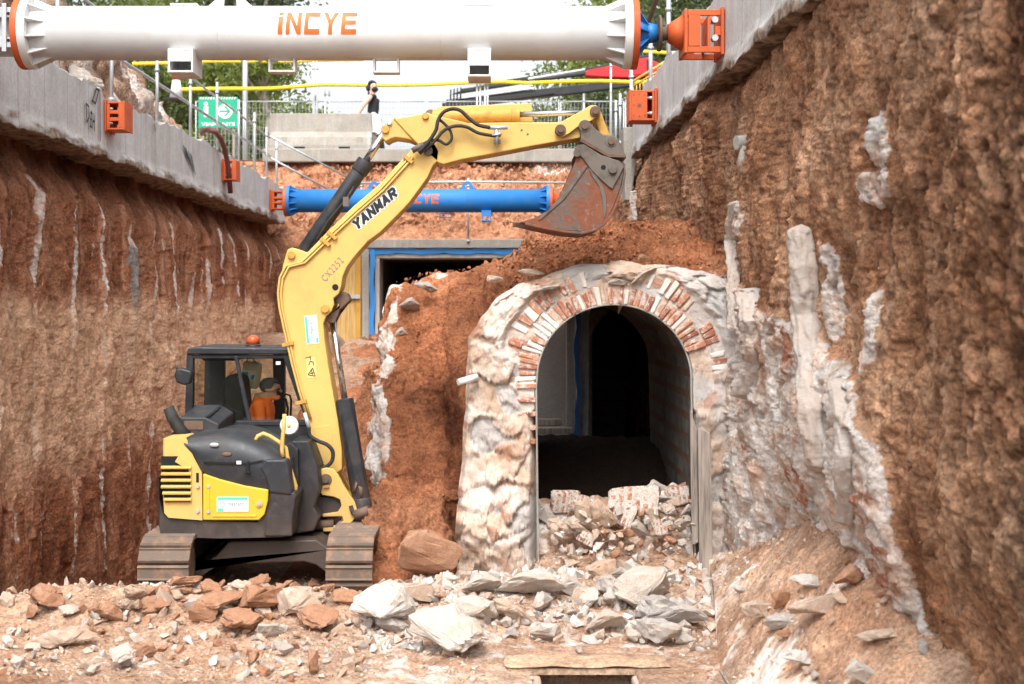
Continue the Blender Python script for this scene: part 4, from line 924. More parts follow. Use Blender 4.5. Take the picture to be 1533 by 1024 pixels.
# =================================================================== CONCRETE PORTAL AT THE END
YP = 36.4
po = empty('concrete_portal', (-.5, YP, 2), 'square concrete box culvert mouth edged with blue membrane below the far earth slope', 'culvert portal')
def pbox(nm, x0, y0, x1, y1, d0, d1, m, bev=.02): a = xz(x0, y1, YP); b = xz(x1, y0, YP); return MB().box((a[0], YP+d0, a[1]), (b[0], YP+d1, b[1])).build(nm, m, po, bevel=bev)
pbox('lintel', 541, 358, 932, 371.5, -.05, 1., CONC_W); pbox('jamb', 541, 371.7, 552.6, 560, -.03, .8, CONC_W)
pbox('inner_lintel', 560.6, 379.5, 930, 386.5, .06, 1.2, CONC2); pbox('inner_jamb', 560.6, 386.7, 568, 560, .06, 1.2, CONC2)
mb = MB()
def ribbon(pts, wv, y):
    for (a, b) in zip(pts[:-1], pts[1:]):
        A = xz(*a, YP); B = xz(*b, YP); mb.add([(A[0], y, A[1]), (B[0], y, B[1]), (B[0]+wv[0], y-.02, B[1]+wv[1]), (A[0]+wv[0], y-.02, A[1]+wv[1])], [(0,1,2,3)])
ribbon([(552.5+8*k, 380+1.1*math.sin(k*.8)+.7*math.sin(k*2.1)) for k in range(48)], (0, .145), YP+.02)
ribbon([(553+1.2*math.sin(k*.9), 372+9*k) for k in range(22)], (.14, 0), YP+.0)
mb.build('membrane', BLUEM, po)
a = xz(568, 560, YP); b = xz(930, 386, YP)
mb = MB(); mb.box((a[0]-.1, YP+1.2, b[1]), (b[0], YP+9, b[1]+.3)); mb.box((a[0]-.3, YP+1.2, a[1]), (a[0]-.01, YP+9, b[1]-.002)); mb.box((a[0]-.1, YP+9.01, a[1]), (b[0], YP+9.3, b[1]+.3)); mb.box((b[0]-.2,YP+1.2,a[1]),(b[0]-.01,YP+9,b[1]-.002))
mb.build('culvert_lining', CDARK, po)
fp = empty('formwork_panel', (-4.0, YP, 2.4), 'yellow formwork panel with a grey mid rail left of the culvert mouth', 'formwork')
a = xz(505, 560, YP); b = xz(533, 385, YP); MB().box((a[0], YP-.1, a[1]), (b[0], YP-.04, b[1])).build('board', FORMW, fp)
a = xz(533.3, 560, YP); b = xz(540.6, 375, YP); MB().box((a[0], YP-.12, a[1]), (b[0], YP-.03, b[1])).build('edge_stud', paint('ochre_board', (.55,.3,.05), .7, .4), fp)
a = xz(500, 447, YP); b = xz(540, 443, YP); MB().box((a[0], YP-.2, a[1]), (b[0], YP-.125, b[1]+.03)).build('mid_rail', STEEL, fp)

# =================================================================== RAILS, POSTS, SIGN, BARRIERS
def post(X, Y, z0, z1, lab, group, r=.03, m=STEEL, nm='rail_post'):
    mb = MB(); mb.tube([(X, Y, z0), (X, Y, z1)], r, 10); mb.tube([(X, Y, z0-.0), (X, Y, z0+.05)], r*1.6, 10); mb.tube([(X, Y, z1-.25), (X, Y, z1-.2)], r*1.5, 8); o = mb.build(nm, m, None); return tag(o, lab, 'post', group)
XG = -6.0
names = ['just right of the first orange bracket', 'left of the box shoe of the white strut', 'under the box shoe of the white strut', 'crossing the left part of the green sign', 'at the right edge of the green sign', 'before the branching tree trunk', 'left of the concrete barrier', 'nearest the far left corner of the trench']
for (px, pt), nm in zip(((167, 62), (235, 86), (285, 108), (325, 122), (357.5, 148), (381, 166), (399, 190), (414, 210)), names):
    Y = XG*F/(px-VX); zt = ZC-(pt-VY)/F*Y; post(XG, Y, 6.12, min(zt, 7.75), f'galvanised post on the left beam {nm}', 'galvanised posts along the left capping beam')
post(XG, XG*F/(86-VX), 6.12, 7.5, 'galvanised post on the left beam nearest the flange of the white strut', 'galvanised posts along the left capping beam')
mb = MB(); mb.tube([(XG-.05, 17, 7.42), (XG-.05, 26, 7.46), (XG-.05, 35.8, 7.44)], .024, 8); o = mb.build('hand_rail', STEEL); tag(o, 'upper galvanised hand rail running along the posts of the left capping beam', 'hand rail')
mb = MB(); mb.tube([(XG-.05, 17, 6.86), (XG-.05, 26, 6.92), (XG-.05, 35.8, 6.95)], .03, 8); o = mb.build('hand_rail', STEEL); tag(o, 'lower galvanised rail running along the posts of the left capping beam', 'hand rail')
for (a, b, lab) in (((404, 204, 35.6), (523, 267, 36.9), 'upper inclined rail crossing the far slope down to the blue strut'), ((404, 236, 35.6), (500, 288, 36.9), 'lower inclined rail crossing the far slope down to the blue strut')):
    mb = MB(); mb.tube([at(*a), at(*b)], .028, 8); o = mb.build('hand_rail', STEEL); tag(o, lab, 'hand rail')
mb = MB(); mb.tube([at(535, 274, 36.3), at(700, 272, 36.3), at(890, 274, 36.3)], .03, 8); o = mb.build('hand_rail', STEEL); tag(o, 'long level rail just above the blue strut, before the far slope', 'hand rail')
for px, y0, y1, l in ((701, 266, 362, 'in the middle of the lintel'), (541, 266, 362, 'behind the yellow boom'), (880, 266, 362, 'behind the bucket')):
    a = at(px, y1, 36.3); b = at(px, y0, 36.3); post(a[0], 36.33, a[2], b[2], f'thin post of the level rail above the blue strut {l}', 'posts of the level rail above the blue strut', .028)
# right side
XG2 = 2.62
for px, pt, nm in ((1001, -8, 'tallest, before the orange wall shoe'), (974, 52, 'second, right of the red crane'), (945, 98, 'third, above the drilled orange bracket'),):
    Y = XG2*F/(px-VX); post(XG2, Y, 6.45, min(ZC-(pt-VY)/F*Y, 9.2), f'galvanised rail post on the right capping beam, {nm}', 'galvanised posts along the right capping beam', .035)
for px, pt, nm in ((922, 150, 'short one close to the beam end'), (928.5, 140, 'second from the beam end')):
    Y = 27.+(928.5-px)*.3; a = at(px, 200, Y); post(a[0], Y, 6.2, ZC-(pt-VY)/F*Y, f'galvanised post beyond the right capping beam, {nm}', 'galvanised posts along the right capping beam', .03)
mb = MB(); mb.tube([(XG2, 15, 8.8), (XG2, 23.5, 7.7)], .04, 8); o = mb.build('timber_rail', RUST); tag(o, 'rusty inclined rail along the top of the right capping beam', 'hand rail')
# red-brown hose over the left beam
mb = MB(); hz = [(303, 200, -6.25), (306, 195.5, -6.1), (313, 193.5, -5.95), (322, 197, -5.8), (330, 207, -5.76), (336, 222, -5.75), (340, 240, -5.73), (343, 262, -5.73), (345, 288, -5.75)]
mb.tube([onl(x, y, X) for x, y, X in hz], .055, 12); o = mb.build('hose', paint('brown_red_hose', (.16,.045,.04), .5, .3)); tag(o, 'thick red-brown hose hanging over the left capping beam', 'hose')
# green pedestrian sign
YG = 38.; sg = empty('direction_sign', at(326, 192, YG), 'green rectangular pedestrian sign with a white arrow in a disc behind the left rail', 'sign')
a = at(297, 191, YG); b = at(356, 145, YG); MB().box((a[0], YG, a[2]), (b[0], YG+.03, b[2])).build('panel', SIGNG, sg)
mb = MB(); c = at(337, 166.5, YG)
mb.tube([(c[0], YG-.001, c[2]), (c[0], YG-.006, c[2])], .21, 28); mb.build('disc', DECW, sg)
mb = MB(); y = YG-.012; s = .024
mb.add([(c[0]-.17,y,c[2]-s),(c[0]+.12,y,c[2]-s),(c[0]+.12,y,c[2]+s),(c[0]-.17,y,c[2]+s)], [(0,1,2,3)])
for q in (1,-1): mb.add([(c[0]+.02,y-.001,c[2]+q*.15),(c[0]+.155,y-.001,c[2]),(c[0]+.095,y-.001,c[2]),(c[0]-.03,y-.001,c[2]+q*.13)], [(0,1,2,3)])
mb.build('arrow', SIGNG, sg)
mb = MB()
for k in range(15):
    x = a[0]+.03+k*.075
    if x+.08 < b[0]: mb.add([(x,YG-.004,b[2]-.07),(x+.035,YG-.004,b[2]-.07),(x+.065,YG-.004,b[2]-.01),(x+.03,YG-.004,b[2]-.01)], [(0,1,2,3)])
mb.build('stripe', DECW, sg)
lettering('lettering', 'VIANANTS', DECW, lambda u, v: (a[0]+.08+u, YG-.004, a[2]+.05+v), b[0]-a[0]-.16, .10, .03, parent=sg)
mb = MB(); q = at(303, 162, YG); mb.ball((q[0]+.10, YG-.004, q[2]+.12), (.055,.004,.055)); mb.add([(q[0]+.04,YG-.004,q[2]-.25),(q[0]+.16,YG-.004,q[2]-.25),(q[0]+.17,YG-.004,q[2]+.05),(q[0]+.04,YG-.004,q[2]+.05)], [(0,1,2,3)]); mb.build('walker_symbol', DECW, sg)
for px in (303, 350): q = at(px, 190, YG); MB().box((q[0]-.03, YG+.032, 6.3), (q[0]+.03, YG+.09, b[2])).build('leg', WOOD, sg)
# traffic cone
q = at(264, 135, 34.); tc = empty('traffic_cone', (q[0], 34., q[2]-.25), 'red and white traffic cone standing on the rubble bank beneath the white strut', 'traffic cone')
z0 = q[2]-.25; MB().tube([(q[0],34,z0+.04),(q[0],34,z0+.5)], [.17,.10], 18).build('cone_body', WHT, tc); MB().tube([(q[0],34,z0+.501),(q[0],34,z0+.78)], [.10,.04], 18).build('red_band', RED, tc); MB().box((q[0]-.2,33.8,z0),(q[0]+.2,34.2,z0+.039)).build('base', RUBB, tc)
# concrete road barriers
def barrier(x0, x1, yt, yb, Y, lab, feet=True):
    a = at(x0, yb, Y); b = at(x1, yt, Y); L = b[0]-a[0]; H = b[2]-a[2]; root = empty('concrete_barrier', ((a[0]+b[0])/2, Y, a[2]), lab, 'concrete barrier', 'concrete road barriers at the trench head')
    z = a[2]; cs = [(-.30, 0), (-.30, H*.12), (-.24, H*.34), (-.11, H*.5), (-.085, H), (.085, H), (.11, H*.5), (.24, H*.34), (.30, H*.12), (.30, 0)]
    mb = MB(); mb.prismx([(Y+.3+p[0], z+p[1]) for p in cs], a[0], b[0]); mb.build('barrier_body', CONC_W, root, bevel=.02)
    if feet:
        for f in (.24, .68): MB().box((a[0]+L*f, Y-.005, z-.01), (a[0]+L*(f+.11), Y+.2, z+.09)).build('drain_slot', DARK, root)
        for f in (.12, .86): MB().box((a[0]+L*f, Y+.02, z+H*.16), (a[0]+L*(f+.05), Y+.2, z+H*.34)).build('lifting_pocket', CONC_W, root)
    return root
barrier(403, 556, 168, 224, 40.2, 'long pale concrete road barrier at the trench head, before the walking woman')
barrier(557, 569, 196, 221, 41.6, 'small end of a second concrete barrier beside the woman\'s legs', False)
mb = MB(); a = at(392, 242, 40.); b = at(870, 222, 40.); mb.box((a[0], 40.05, a[2]), (b[0], 40.6, b[2])); o = mb.build('concrete_kerb', CONC_W, None, bevel=.03); tag(o, 'low concrete kerb along the top of the far slope below the barrier', 'kerb')
# =================================================================== EXCAVATOR
ex = empty('excavator', (-2.34, 14.4, 0), 'yellow and black excavator on dirty steel tracks with its bucket over the soil heap', 'excavator')
YN, YM, YF = 13.32, 14.4, 15.5          # near side, middle, far side of the upper body
def pr(name, pts, y0, y1, mat, bevel=.012, parent=ex, ymap=None, seg=2):
    return MB().prism(poly(pts, ymap or y0), y0, y1).build(name, mat, parent, bevel=bevel, seg=seg)
# ---- crawler tracks
def track(x0, x1):
    """an endless loop of shoes in the YZ plane"""
    yc, half, r, zc0 = 14.4, 1.13, .29, .33
    def loop(s):   # s in metres along the loop
        per = 4*half + 2*math.pi*r; s %= per
        if s < 2*half: return (yc+half-s, zc0+r+.0, math.pi)
        s -= 2*half
        if s < math.pi*r: a = math.pi/2 + s/r; return (yc-half+r*math.cos(a), zc0+r*math.sin(a), a+math.pi/2)
        s -= math.pi*r
        if s < 2*half: return (yc-half+s, zc0-r, 2*math.pi)
        s -= 2*half; a = -math.pi/2 + s/r; return (yc+half+r*math.cos(a), zc0+r*math.sin(a), a+math.pi/2)
    per = 4*half + 2*math.pi*r; n = 38; tr = MB.__new__(MB); root = MB()
    for k in range(n):
        y, z, a = loop(per*(k+.35)/n); w = per/n*.92; d = Vector((0, math.cos(a), math.sin(a))); o_ = Vector((0, math.sin(a), -math.cos(a)))
        c = Vector((0, y, z))
        prof = [(-w/2, -.02), (w/2, -.02), (w/2, .018), (w*.40, .040), (w*.30, .022), (-w*.30, .020), (-w*.38, .036), (-w/2, .018)]
        vs = []
        for xx in (x0, x1):
            for u, h in prof: p = c + d*u + o_*h; vs.append((xx, p.y, p.z))
        m = len(prof); root.add(vs, [tuple(range(m-1,-1,-1)), tuple(range(m, 2*m))] + [(i, (i+1)%m, m+(i+1)%m, m+i) for i in range(m)])
    t = root.build('crawler_track', PADM, ex, bevel=.004)
    fr = MB(); xa, xb = x0+.10, x1-.10
    fr.prismx([(yc-half, zc0-.16), (yc+half, zc0-.16), (yc+half+.05, zc0+.1), (yc+half-.3, zc0+.18), (yc-half+.3, zc0+.18), (yc-half-.05, zc0+.1)], xa, xb)
    fr.build('track_frame', BLK, t, bevel=.01)
    for yy, nm in ((yc-half, 'idler_wheel'), (yc+half, 'drive_sprocket')): MB().cyl((xa-.04, yy, zc0), (xb+.04, yy, zc0), .25, 24).build(nm, PADM, t, bevel=.01)
    for k in range(5): y = yc-half+.38+k*.38; MB().cyl((xa-.03, y, zc0-.17), (xb+.03, y, zc0-.17), .085, 14).build('road_roller', PADM, t)
X0 = xz(207, 840, 13)[0]; X1 = xz(558, 840, 13)[0]
track(X0, X0+.50); track(X1-.455, X1)
# undercarriage cross beam
pr('undercarriage', [(284,842),(284,856),(318,838),(338,815),(470,812),(491,826),(491,866),(470,850),(452,845),(336,849),(318,853),(296,868),(284,872)], 13.55, 15.2, BLK, .015, ymap=13.4)
MB().cyl((-2.34, 14.4, .55), (-2.34, 14.4, .85), .52, 32).build('slew_ring', BLK, ex)
# ---- upper body, with the rounded tail
def tail(name, pts, y0, y1, mat, rnd_r=.55, xr=None, parent=ex, n=18, ymap=None, bevel=0):
    """prism whose rear (-X) end is rounded in plan"""
    P = poly(pts, ymap or y0); m = len(P); A = sum(P[i][0]*P[(i+1)%m][1]-P[(i+1)%m][0]*P[i][1] for i in range(m))
    if A < 0: P = P[::-1]
    xr = xr if xr is not None else min(p[0] for p in P); mb = MB(); rows = []
    tt = np.linspace(0, 1, n); ys = y0 + (y1-y0)*(.5-.5*np.cos(math.pi*tt))
    for y in ys:
        d = min(y-y0, y1-y); ins = 0
        if d < rnd_r: ins = rnd_r - math.sqrt(max(0, rnd_r**2-(rnd_r-d)**2))
        ins *= (.12 if y < (y0+y1)/2 else .7)
        rows.append([(max(p[0], xr+ins) if p[0] < xr+ins else p[0], y, p[1]) for p in P])
    vs = [v for r_ in rows for v in r_]; fs = [tuple(range(m)), tuple(range((n-1)*m+m-1, (n-1)*m-1, -1))]
    for i in range(n-1):
        for j in range(m): fs.append((i*m+j, (i+1)*m+j, (i+1)*m+(j+1)%m, i*m+(j+1)%m))
    return mb.add(vs, fs).build(name, mat, parent, bevel=bevel)
tail('counterweight', [(230,718),(234,716),(238,750),(244,768),(252,776),(300,780),(385,782),(398,770),(403,745),(404,733),(440,736),(436,775),(436,795),(424,804),(330,806),(260,804),(240,800),(232,785),(230,760)], YN-.02, YF, BLK, .5, bevel=.012)
tail('rear_cover', [(238,662),(243,657),(272,655),(280,660),(290,685),(302,708),(303,779),(252,775),(245,768),(240,745),(237,700)], YN-.05, YF, YEL, .5, bevel=.010)
pr('side_door', [(303.8,709),(330,718),(365,727),(402,733.5),(401,750),(396,770),(388,779),(303.8,779)], YN-.055, YN+.5, YEL2, .012)
# louvres: flat dark plate painted for the shade of the recess, and slats
mb = MB(); q = poly([(241,683),(268,683),(281,700),(285,715),(285,752),(247,752),(243,735)], YN-.054); mb.prism(q, YN-.054, YN-.051); mb.build('grille_opening', DARK, ex)
for k in range(7):
    y = 688 + k*9.6; xl = 241 + (k > 4)*2 + (k > 5)*2; xr_ = 286 if k > 1 else (286 if k == 1 else 270)
    if k == 0: continue
    mb = MB(); a = xz(xl, y, YN-.08); b = xz(xr_, y+2.4, YN-.08)
    mb.add([(a[0],YN-.056,a[1]),(b[0],YN-.056,a[1]),(b[0],YN-.09,b[1]),(a[0],YN-.09,b[1]),(a[0],YN-.053,a[1]-.012),(b[0],YN-.053,a[1]-.012),(b[0],YN-.085,b[1]-.014),(a[0],YN-.085,b[1]-.014)], [(3,2,1,0),(4,5,6,7),(0,1,5,4),(1,2,6,5),(2,3,7,6),(3,0,4,7)]); mb.build('louvre', YEL, ex)
mb = MB(); mb.prism(poly([(267,683),(284,699),(276,700),(262,691)], YN-.07), YN-.075, YN-.055); mb.build('louvre_bracket', YEL, ex)
for (x, y) in ((296,728),(296,765),(312,728),(312,766)):
    p = at(x, y, YN-.06); MB().tube([(p[0], YN-.048, p[2]), (p[0], YN-.068, p[2])], .018, 12).build('panel_bolt', STEEL, ex)
mb = MB(); mb.prism(poly([(293.5,708),(297.5,708),(297.5,722),(293.5,722)], YN-.056), YN-.056, YN-.052); mb.build('latch_slot', DARK, ex)
p = at(388, 754, YN-.06); MB().tube([(p[0], YN-.05, p[2]), (p[0], YN-.07, p[2])], .035, 16).build('door_lock', YEL, ex); MB().tube([(p[0], YN-.071, p[2]), (p[0], YN-.08, p[2])], .018, 12).build('lock_cylinder', STEEL, ex)
for (x0, y0, x1, y1) in ((318,771,384,774),(310,728,314,768)): q = poly([(x0,y0),(x1,y0),(x1,y1),(x0,y1)], YN-.06); MB().prism(q, YN-.062, YN-.054).build('pressed_rib', YEL2, ex, bevel=.004)
# hood
def hood():
    prof = [(272,656),(285,651),(305,647.5),(332,646),(356,648),(380,655),(402,666),(420,679),(430,690)]
    low = [(281,672),(292,690),(303,708),(318,714),(335,719),(358,725.5),(380,730),(402,733.3),(434,735.5)]
    mb = MB(); n = len(prof); rows = []
    for s, dy in ((0, 0), (.35, -.035), (.62, -.03), (.86, .03), (1., .16)):
        rows.append([at(low[i][0]+(prof[i][0]-low[i][0])*s, low[i][1]+(prof[i][1]-low[i][1])*s, YN-.03) for i in range(n)])
        rows[-1] = [(p[0], YN-.03+dy, p[2]) for p in rows[-1]]
    rows.append([(p[0], YN+1.05, p[2]-.02) for p in rows[-1]])
    vs = [v for r_ in rows for v in r_]
    fs = [(i*n+j, i*n+j+1, (i+1)*n+j+1, (i+1)*n+j) for i in range(len(rows)-1) for j in range(n-1)]
    mb.add(vs, fs, 0, True); o = mb.build('hood', BLKG, ex)
    sb = o.modifiers.new('sub', 'SUBSURF'); sb.levels = 2; sb.render_levels = 2; return o
hood()
pr('hood_core', [(284,660),(310,652),(350,653),(400,672),(425,690),(430,732),(400,729),(340,716),(305,703)], YN+.05, YN+1.1, BLK, .01)
pr('hood_front', [(398,688),(428,688),(432,700),(437,733),(436,742),(404,738),(396,712),(388,700)], YN-.075, YN+.3, BLKG, .02)
pr('front_skirt', [(404,734),(440,737),(444,742),(438,775),(437,803),(395,803),(400,770),(404,750)], YN-.06, YN+.6, BLK, .015)
pr('seam_strip', [(304,691),(330,692),(372,693),(396,688),(392,691),(372,695.5),(330,694.5),(305,693.5)], YN-.072, YN-.06, DARK, .0)
for x, y, m, nm in ((321,666,STEEL,'hood_latch'),(340,680,RUST,'badge_recess')): p = at(x, y, YN-.05); MB().ball((p[0], YN-.062, p[2]), (.05,.012,.022)).build(nm, m, ex)
pr('hood_sticker', [(354,690),(361,690),(361,695),(354,695)], YN-.078, YN-.074, DECW, 0)
pr('hood_handle', [(368,692),(373,690),(373,703),(376,709),(366,709),(368,703)], YN-.085, YN-.068, DARK, .006)
# intake box behind the hood, exhaust stack
mb = MB(); a = poly([(270,622),(297,606),(333,606),(350,613),(349,655),(270,655)], 13.75)
mb.prism([xz(x, y, 13.75) for x, y in ((269,626),(322,628),(322,655),(269,655))], 13.75, 14.4)
Z0 = xz(0,627,13.75)[1]
q = [at(269,625,13.75), at(308,625,13.75), at(333,634,13.75), at(352,619,14.35), at(334,607,14.35), at(296,607,14.35)]
mb2 = MB(); top = [at(269,625,13.75), at(306,625,13.75), at(327,635,13.75), at(350,617,14.4), at(331,606,14.4), at(293,606,14.4)]
bot = [(p[0], p[1], 1.55) for p in top]; mb2.add(bot+top, [(6,7,10,11),(7,8,9,10),(0,1,7,6),(1,2,8,7),(2,3,9,8),(3,4,10,9),(4,5,11,10),(5,0,6,11)]); mb2.build('intake_box', BLKG, ex, bevel=.012)
pr('intake_vent', [(276,630),(304,630),(304,643),(274,643)], 13.742, 13.749, RUST, 0)
mb = MB(); t0 = [at(308,624.6,13.78), at(313,624.8,13.78), at(333,608,14.35), at(329,607.6,14.35)]; mb.add([(p[0],p[1],p[2]+.006) for p in t0], [(0,1,2,3)]); mb.build('intake_slot', DARK, ex)
mb = MB(); pts = [at(279,655,13.75), at(268,641,13.75), at(259,626,13.75), at(252,610,13.75)]; mb.tube(pts, [.07,.066,.062,.058], 16); mb.tube([pts[-1], Vector(pts[-1])+Vector((.02,0,-.04))], [.05,.05], 16, 1); mb.build('exhaust_stack', [RUBB, DARK], ex)
MB().tube([at(258,654,13.75), at(285,653,13.75)], .05, 10).build('exhaust_collar', DARK, ex)
# ---- cab
YC0, YC1 = 14.42, 15.42
cab = MB(); cab.prism(poly([(276,634),(466,634),(474,660),(478,700),(480,740),(440,760),(300,760),(277,660)], YC0), YC0, YC0+.05)
cab = cab.build('cab_body', BLK, ex, bevel=.01)
MB().prism(poly([(278,640),(470,640),(480,690),(481,740),(278,740)], YC0), YC0+.051, YC1-.002).build('cab_floor', DARK, cab)
def cp(nm, pts, y0, y1, m=BLK, bv=.01, ym=None): return MB().prism(poly(pts, ym or y0), y0, y1).build(nm, m, cab, bevel=bv)
cp('roof', [(279,527),(282,521),(292,519),(432,521),(436,524),(438,531),(279,531)], YC0-.03, YC1+.03, BLK, .025)
cp('roof_rail', [(280,531.5),(437,531.5),(437,537),(280,537)], YC0, YC0+.07)
cp('cab_pillar', [(279,530),(289,530),(288,640),(276,640)], YC0-.01, YC0+.09); cp('cab_pillar', [(422,530),(437,530),(455,590),(472,640),(463,640),(446,600)], YC0-.01, YC0+.09)
cp('cab_pillar', [(279,530),(292,530),(290,640),(277,640)], YC1-.09, YC1+.01, ym=YC0); cp('cab_pillar', [(410,530),(428,530),(428,640),(412,640)], YC1-.09, YC1+.01, ym=YC1); cp('cab_pillar', [(317,530),(338,530),(338,640),(319,640)], YC1-.09, YC1+.01, ym=YC1)
cp('cab_pillar', [(350,533),(355.5,533),(377,636),(371,636)], YC0-.012, YC0+.03, BLK, .006)
cp('window_sill', [(352,630),(468,630),(470,637),(352,637)], YC0-.015, YC0+.06, BLK, .006)
cp('far_panel', [(290,606),(316,606),(316,660),(290,660)], YC1-.06, YC1, ym=YC1); cp('far_panel', [(338,632),(470,632),(470,680),(338,680)], YC1-.06, YC1, ym=YC1)
cp('roof_lining', [(292,531),(350,531),(347,541),(300,541)], YC0+.15, YC1-.1, DARK, .01, ym=YC0)
g = MB(); 
for pts in ([(289,537),(352,537),(373,632),(288,632)], [(356,537),(424,537),(447,600),(463,632),(377,632)]): g.prism(poly(pts, YC0), YC0+.02, YC0+.024)
g.build('window', GLASS, cab)
g = MB(); g.prism(poly([(290,537),(317,537),(317,606),(290,606)], YC1), YC1-.04, YC1-.036); g.prism(poly([(338,537),(410,537),(410,632),(338,632)], YC1), YC1-.04, YC1-.036); g.build('window', GLASS, cab)
cp('window_sticker', [(413,541),(420,541),(420,546),(413,546)], YC0+.012, YC0+.018, DECW, 0)
# seat, levers
seat = MB(); seat.prism(poly([(334,572),(340,562),(352,560),(362,566),(366,600),(370,640),(336,640)], 14.7), 14.68, 15.16); seat = seat.build('operator_seat', RUBB, cab, bevel=.03)
MB().prism(poly([(340,640),(405,638),(408,655),(340,660)], 14.7), 14.66, 15.18).build('seat_cushion', RUBB, seat, bevel=.03)
MB().tube([at(428,640,14.75), at(431,612,14.75), at(428,598,14.75), at(424,596,14.75)], .014, 8).build('control_lever', DARK, cab)
MB().tube([at(434,648,14.5), at(436,600,14.5), at(434,592,14.5), at(428,590,14.5), at(424,594,14.5)], .012, 8).build('grab_handle', DARK, cab)
# beacon, mirrors
MB().cyl(at(379,520.5,14.8), at(379,516,14.8), .085, 18).build('beacon_base', BLK, ex); p = at(379,515,14.8); b = MB(); b.tube([p, (p[0],p[1],p[2]+.06), (p[0],p[1],p[2]+.09), (p[0],p[1],p[2]+.10)], [.075,.07,.045,.01], 18); b.build('beacon_lamp', AMBER, ex)
mr = MB(); mr.tube([at(284,572,14.3), at(270,566,14.2), at(265,552,14.2), at(264,546,14.2)], .014, 8); mr = mr.build('mirror_arm', BLK, ex)
MB().prism(poly([(264,552),(272,551),(286,555),(288,560),(284,574),(276,577),(264,572),(261,562)], 14.1), 14.08, 14.2).build('mirror_head', BLK, mr, bevel=.03)
# yellow hand rails and the round white disc
MB().tube([at(x,y,13.45) for x,y in ((381,662),(386,653),(394,649),(404,653),(418,662),(428,671),(430,683),(433,697),(438,713),(443,728),(442,736),(436,739),(428,737))], .021, 10).build('hand_rail', YEL, ex)
MB().tube([at(x,y,13.4) for x,y in ((426,620),(425,640),(423,658),(422,674),(424,684))], .021, 10).build('hand_rail', YEL, ex)
dm = MB(); p = at(433,637,13.75); dm.tube([(p[0],p[1]-.02,p[2]), (p[0],p[1]+.0,p[2]), (p[0],p[1]+.03,p[2])], [.085,.098,.085], 28); dm = dm.build('round_mirror', WHT, ex); MB().ball((p[0]+.0,p[1]-.022,p[2]), (.02,.012,.02)).build('mirror_knob', YEL, dm)
# cab front lower body / swing post base
pr('front_body', [(436,660),(462,660),(476,700),(478,735),(470,760),(478,775),(470,795),(436,800)], 13.75, 15.1, BLK, .015)
pr('access_panel', [(425,668),(433,662),(446,672),(447,736),(440,745)], 13.66, 13.74, BLK, .01)
pr('slew_arm', [(436,744),(470,742),(500,746),(512,756),(512,770),(502,776),(470,776),(436,790)], 14.05, 14.85, BLK, .015)
MB().cyl(at(440,786,14.05), at(486,786,14.05), .037, 14).build('swing_rod', CHROME, ex); MB().cyl(at(470,786,14.05), at(500,785,14.05), .055, 14).build('swing_rod_end', RUST, ex); MB().cyl(at(424,787,14.04), at(442,786,14.04), .07, 14).build('swing_cylinder', BLK, ex)
# ---- swing bracket
sbk = [(478,707),(481,702),(489,700),(500,703),(506,711),(517,731),(531,752),(535,764),(530,778),(518,791),(505,796),(486,796),(483,791),(484,789),(505,787),(516,779),(514,771),(508,768),(482,772),(482,768),(508,764),(511,750),(507,745),(500,743),(482,741),(477,734),(476,718)]
pr('swing_bracket', [(478,707),(481,702),(489,700),(500,703),(506,711),(517,731),(531,752),(535,764),(530,778),(518,791),(505,796),(484,796),(483,790),(503,787),(514,780),(512,773),(483,774),(482,770),(505,767),(511,758),(509,748),(500,744),(482,741),(477,734),(476,718)], 14.0, 14.06, YEL, .008)
pr('swing_bracket', [(478,707),(481,702),(489,700),(500,703),(506,711),(520,735),(531,752),(535,764),(530,778),(516,790),(508,760),(495,744),(482,741),(477,734)], 14.66, 14.72, YEL, .008, ymap=14.4)
pr('swing_post', [(512,745),(533,756),(534,768),(520,792),(508,794),(512,770)], 14.061, 14.66, YEL, .01)
p = at(488,718,14.0); pin = MB().tube([(p[0],13.985,p[2]),(p[0],14.74,p[2])], .062, 20).build('pivot_pin', RUST, ex, bevel=.006); MB().tube([(p[0],13.96,p[2]),(p[0],13.984,p[2])], .03, 12).build('pin_cap', MUDST, pin)
pr('pin_retainer', [(484,727),(493,726),(493,730),(484,731)], 13.975, 13.995, YELD, .003)
MB().tube([at(530,772,14.0), at(553,764,14.0)], .055, 14).build('cylinder_foot_pin', RUST, ex)
MB().tube([at(525,757,13.98), at(528,768,13.98), at(536,772,13.98), at(548,768,13.98), at(553,758,13.98)], .022, 8).build('grease_hose', RUBB, ex)
# ---- boom
BO = [(478,700),(471,678),(463,639),(450,601),(438,550),(427,501),(419,465),(416.5,440),(419,420),(424,395),(428,382),(430,374),(437,370.5),(446,373),(460,378),(490,347),(530,308),(569,275),(600,241),(618,222),(626,213),(640,210),(652,215),(658,226),(656,240),(648,248),(640,266),(613,303),(599,318),(570,347),(550,362),(530,385),(519,400),(513,414),(511,428),(507,440),(499,447),(500,456),(496,466),(488,474),(484,484),(486,510),(491,545),(498,585),(506,630),(512,675),(512,703),(500,712),(486,716)]
YB0, YB1 = 14.2, 14.58
boom = pr('boom', BO, YB0, YB1, YEL, .012)
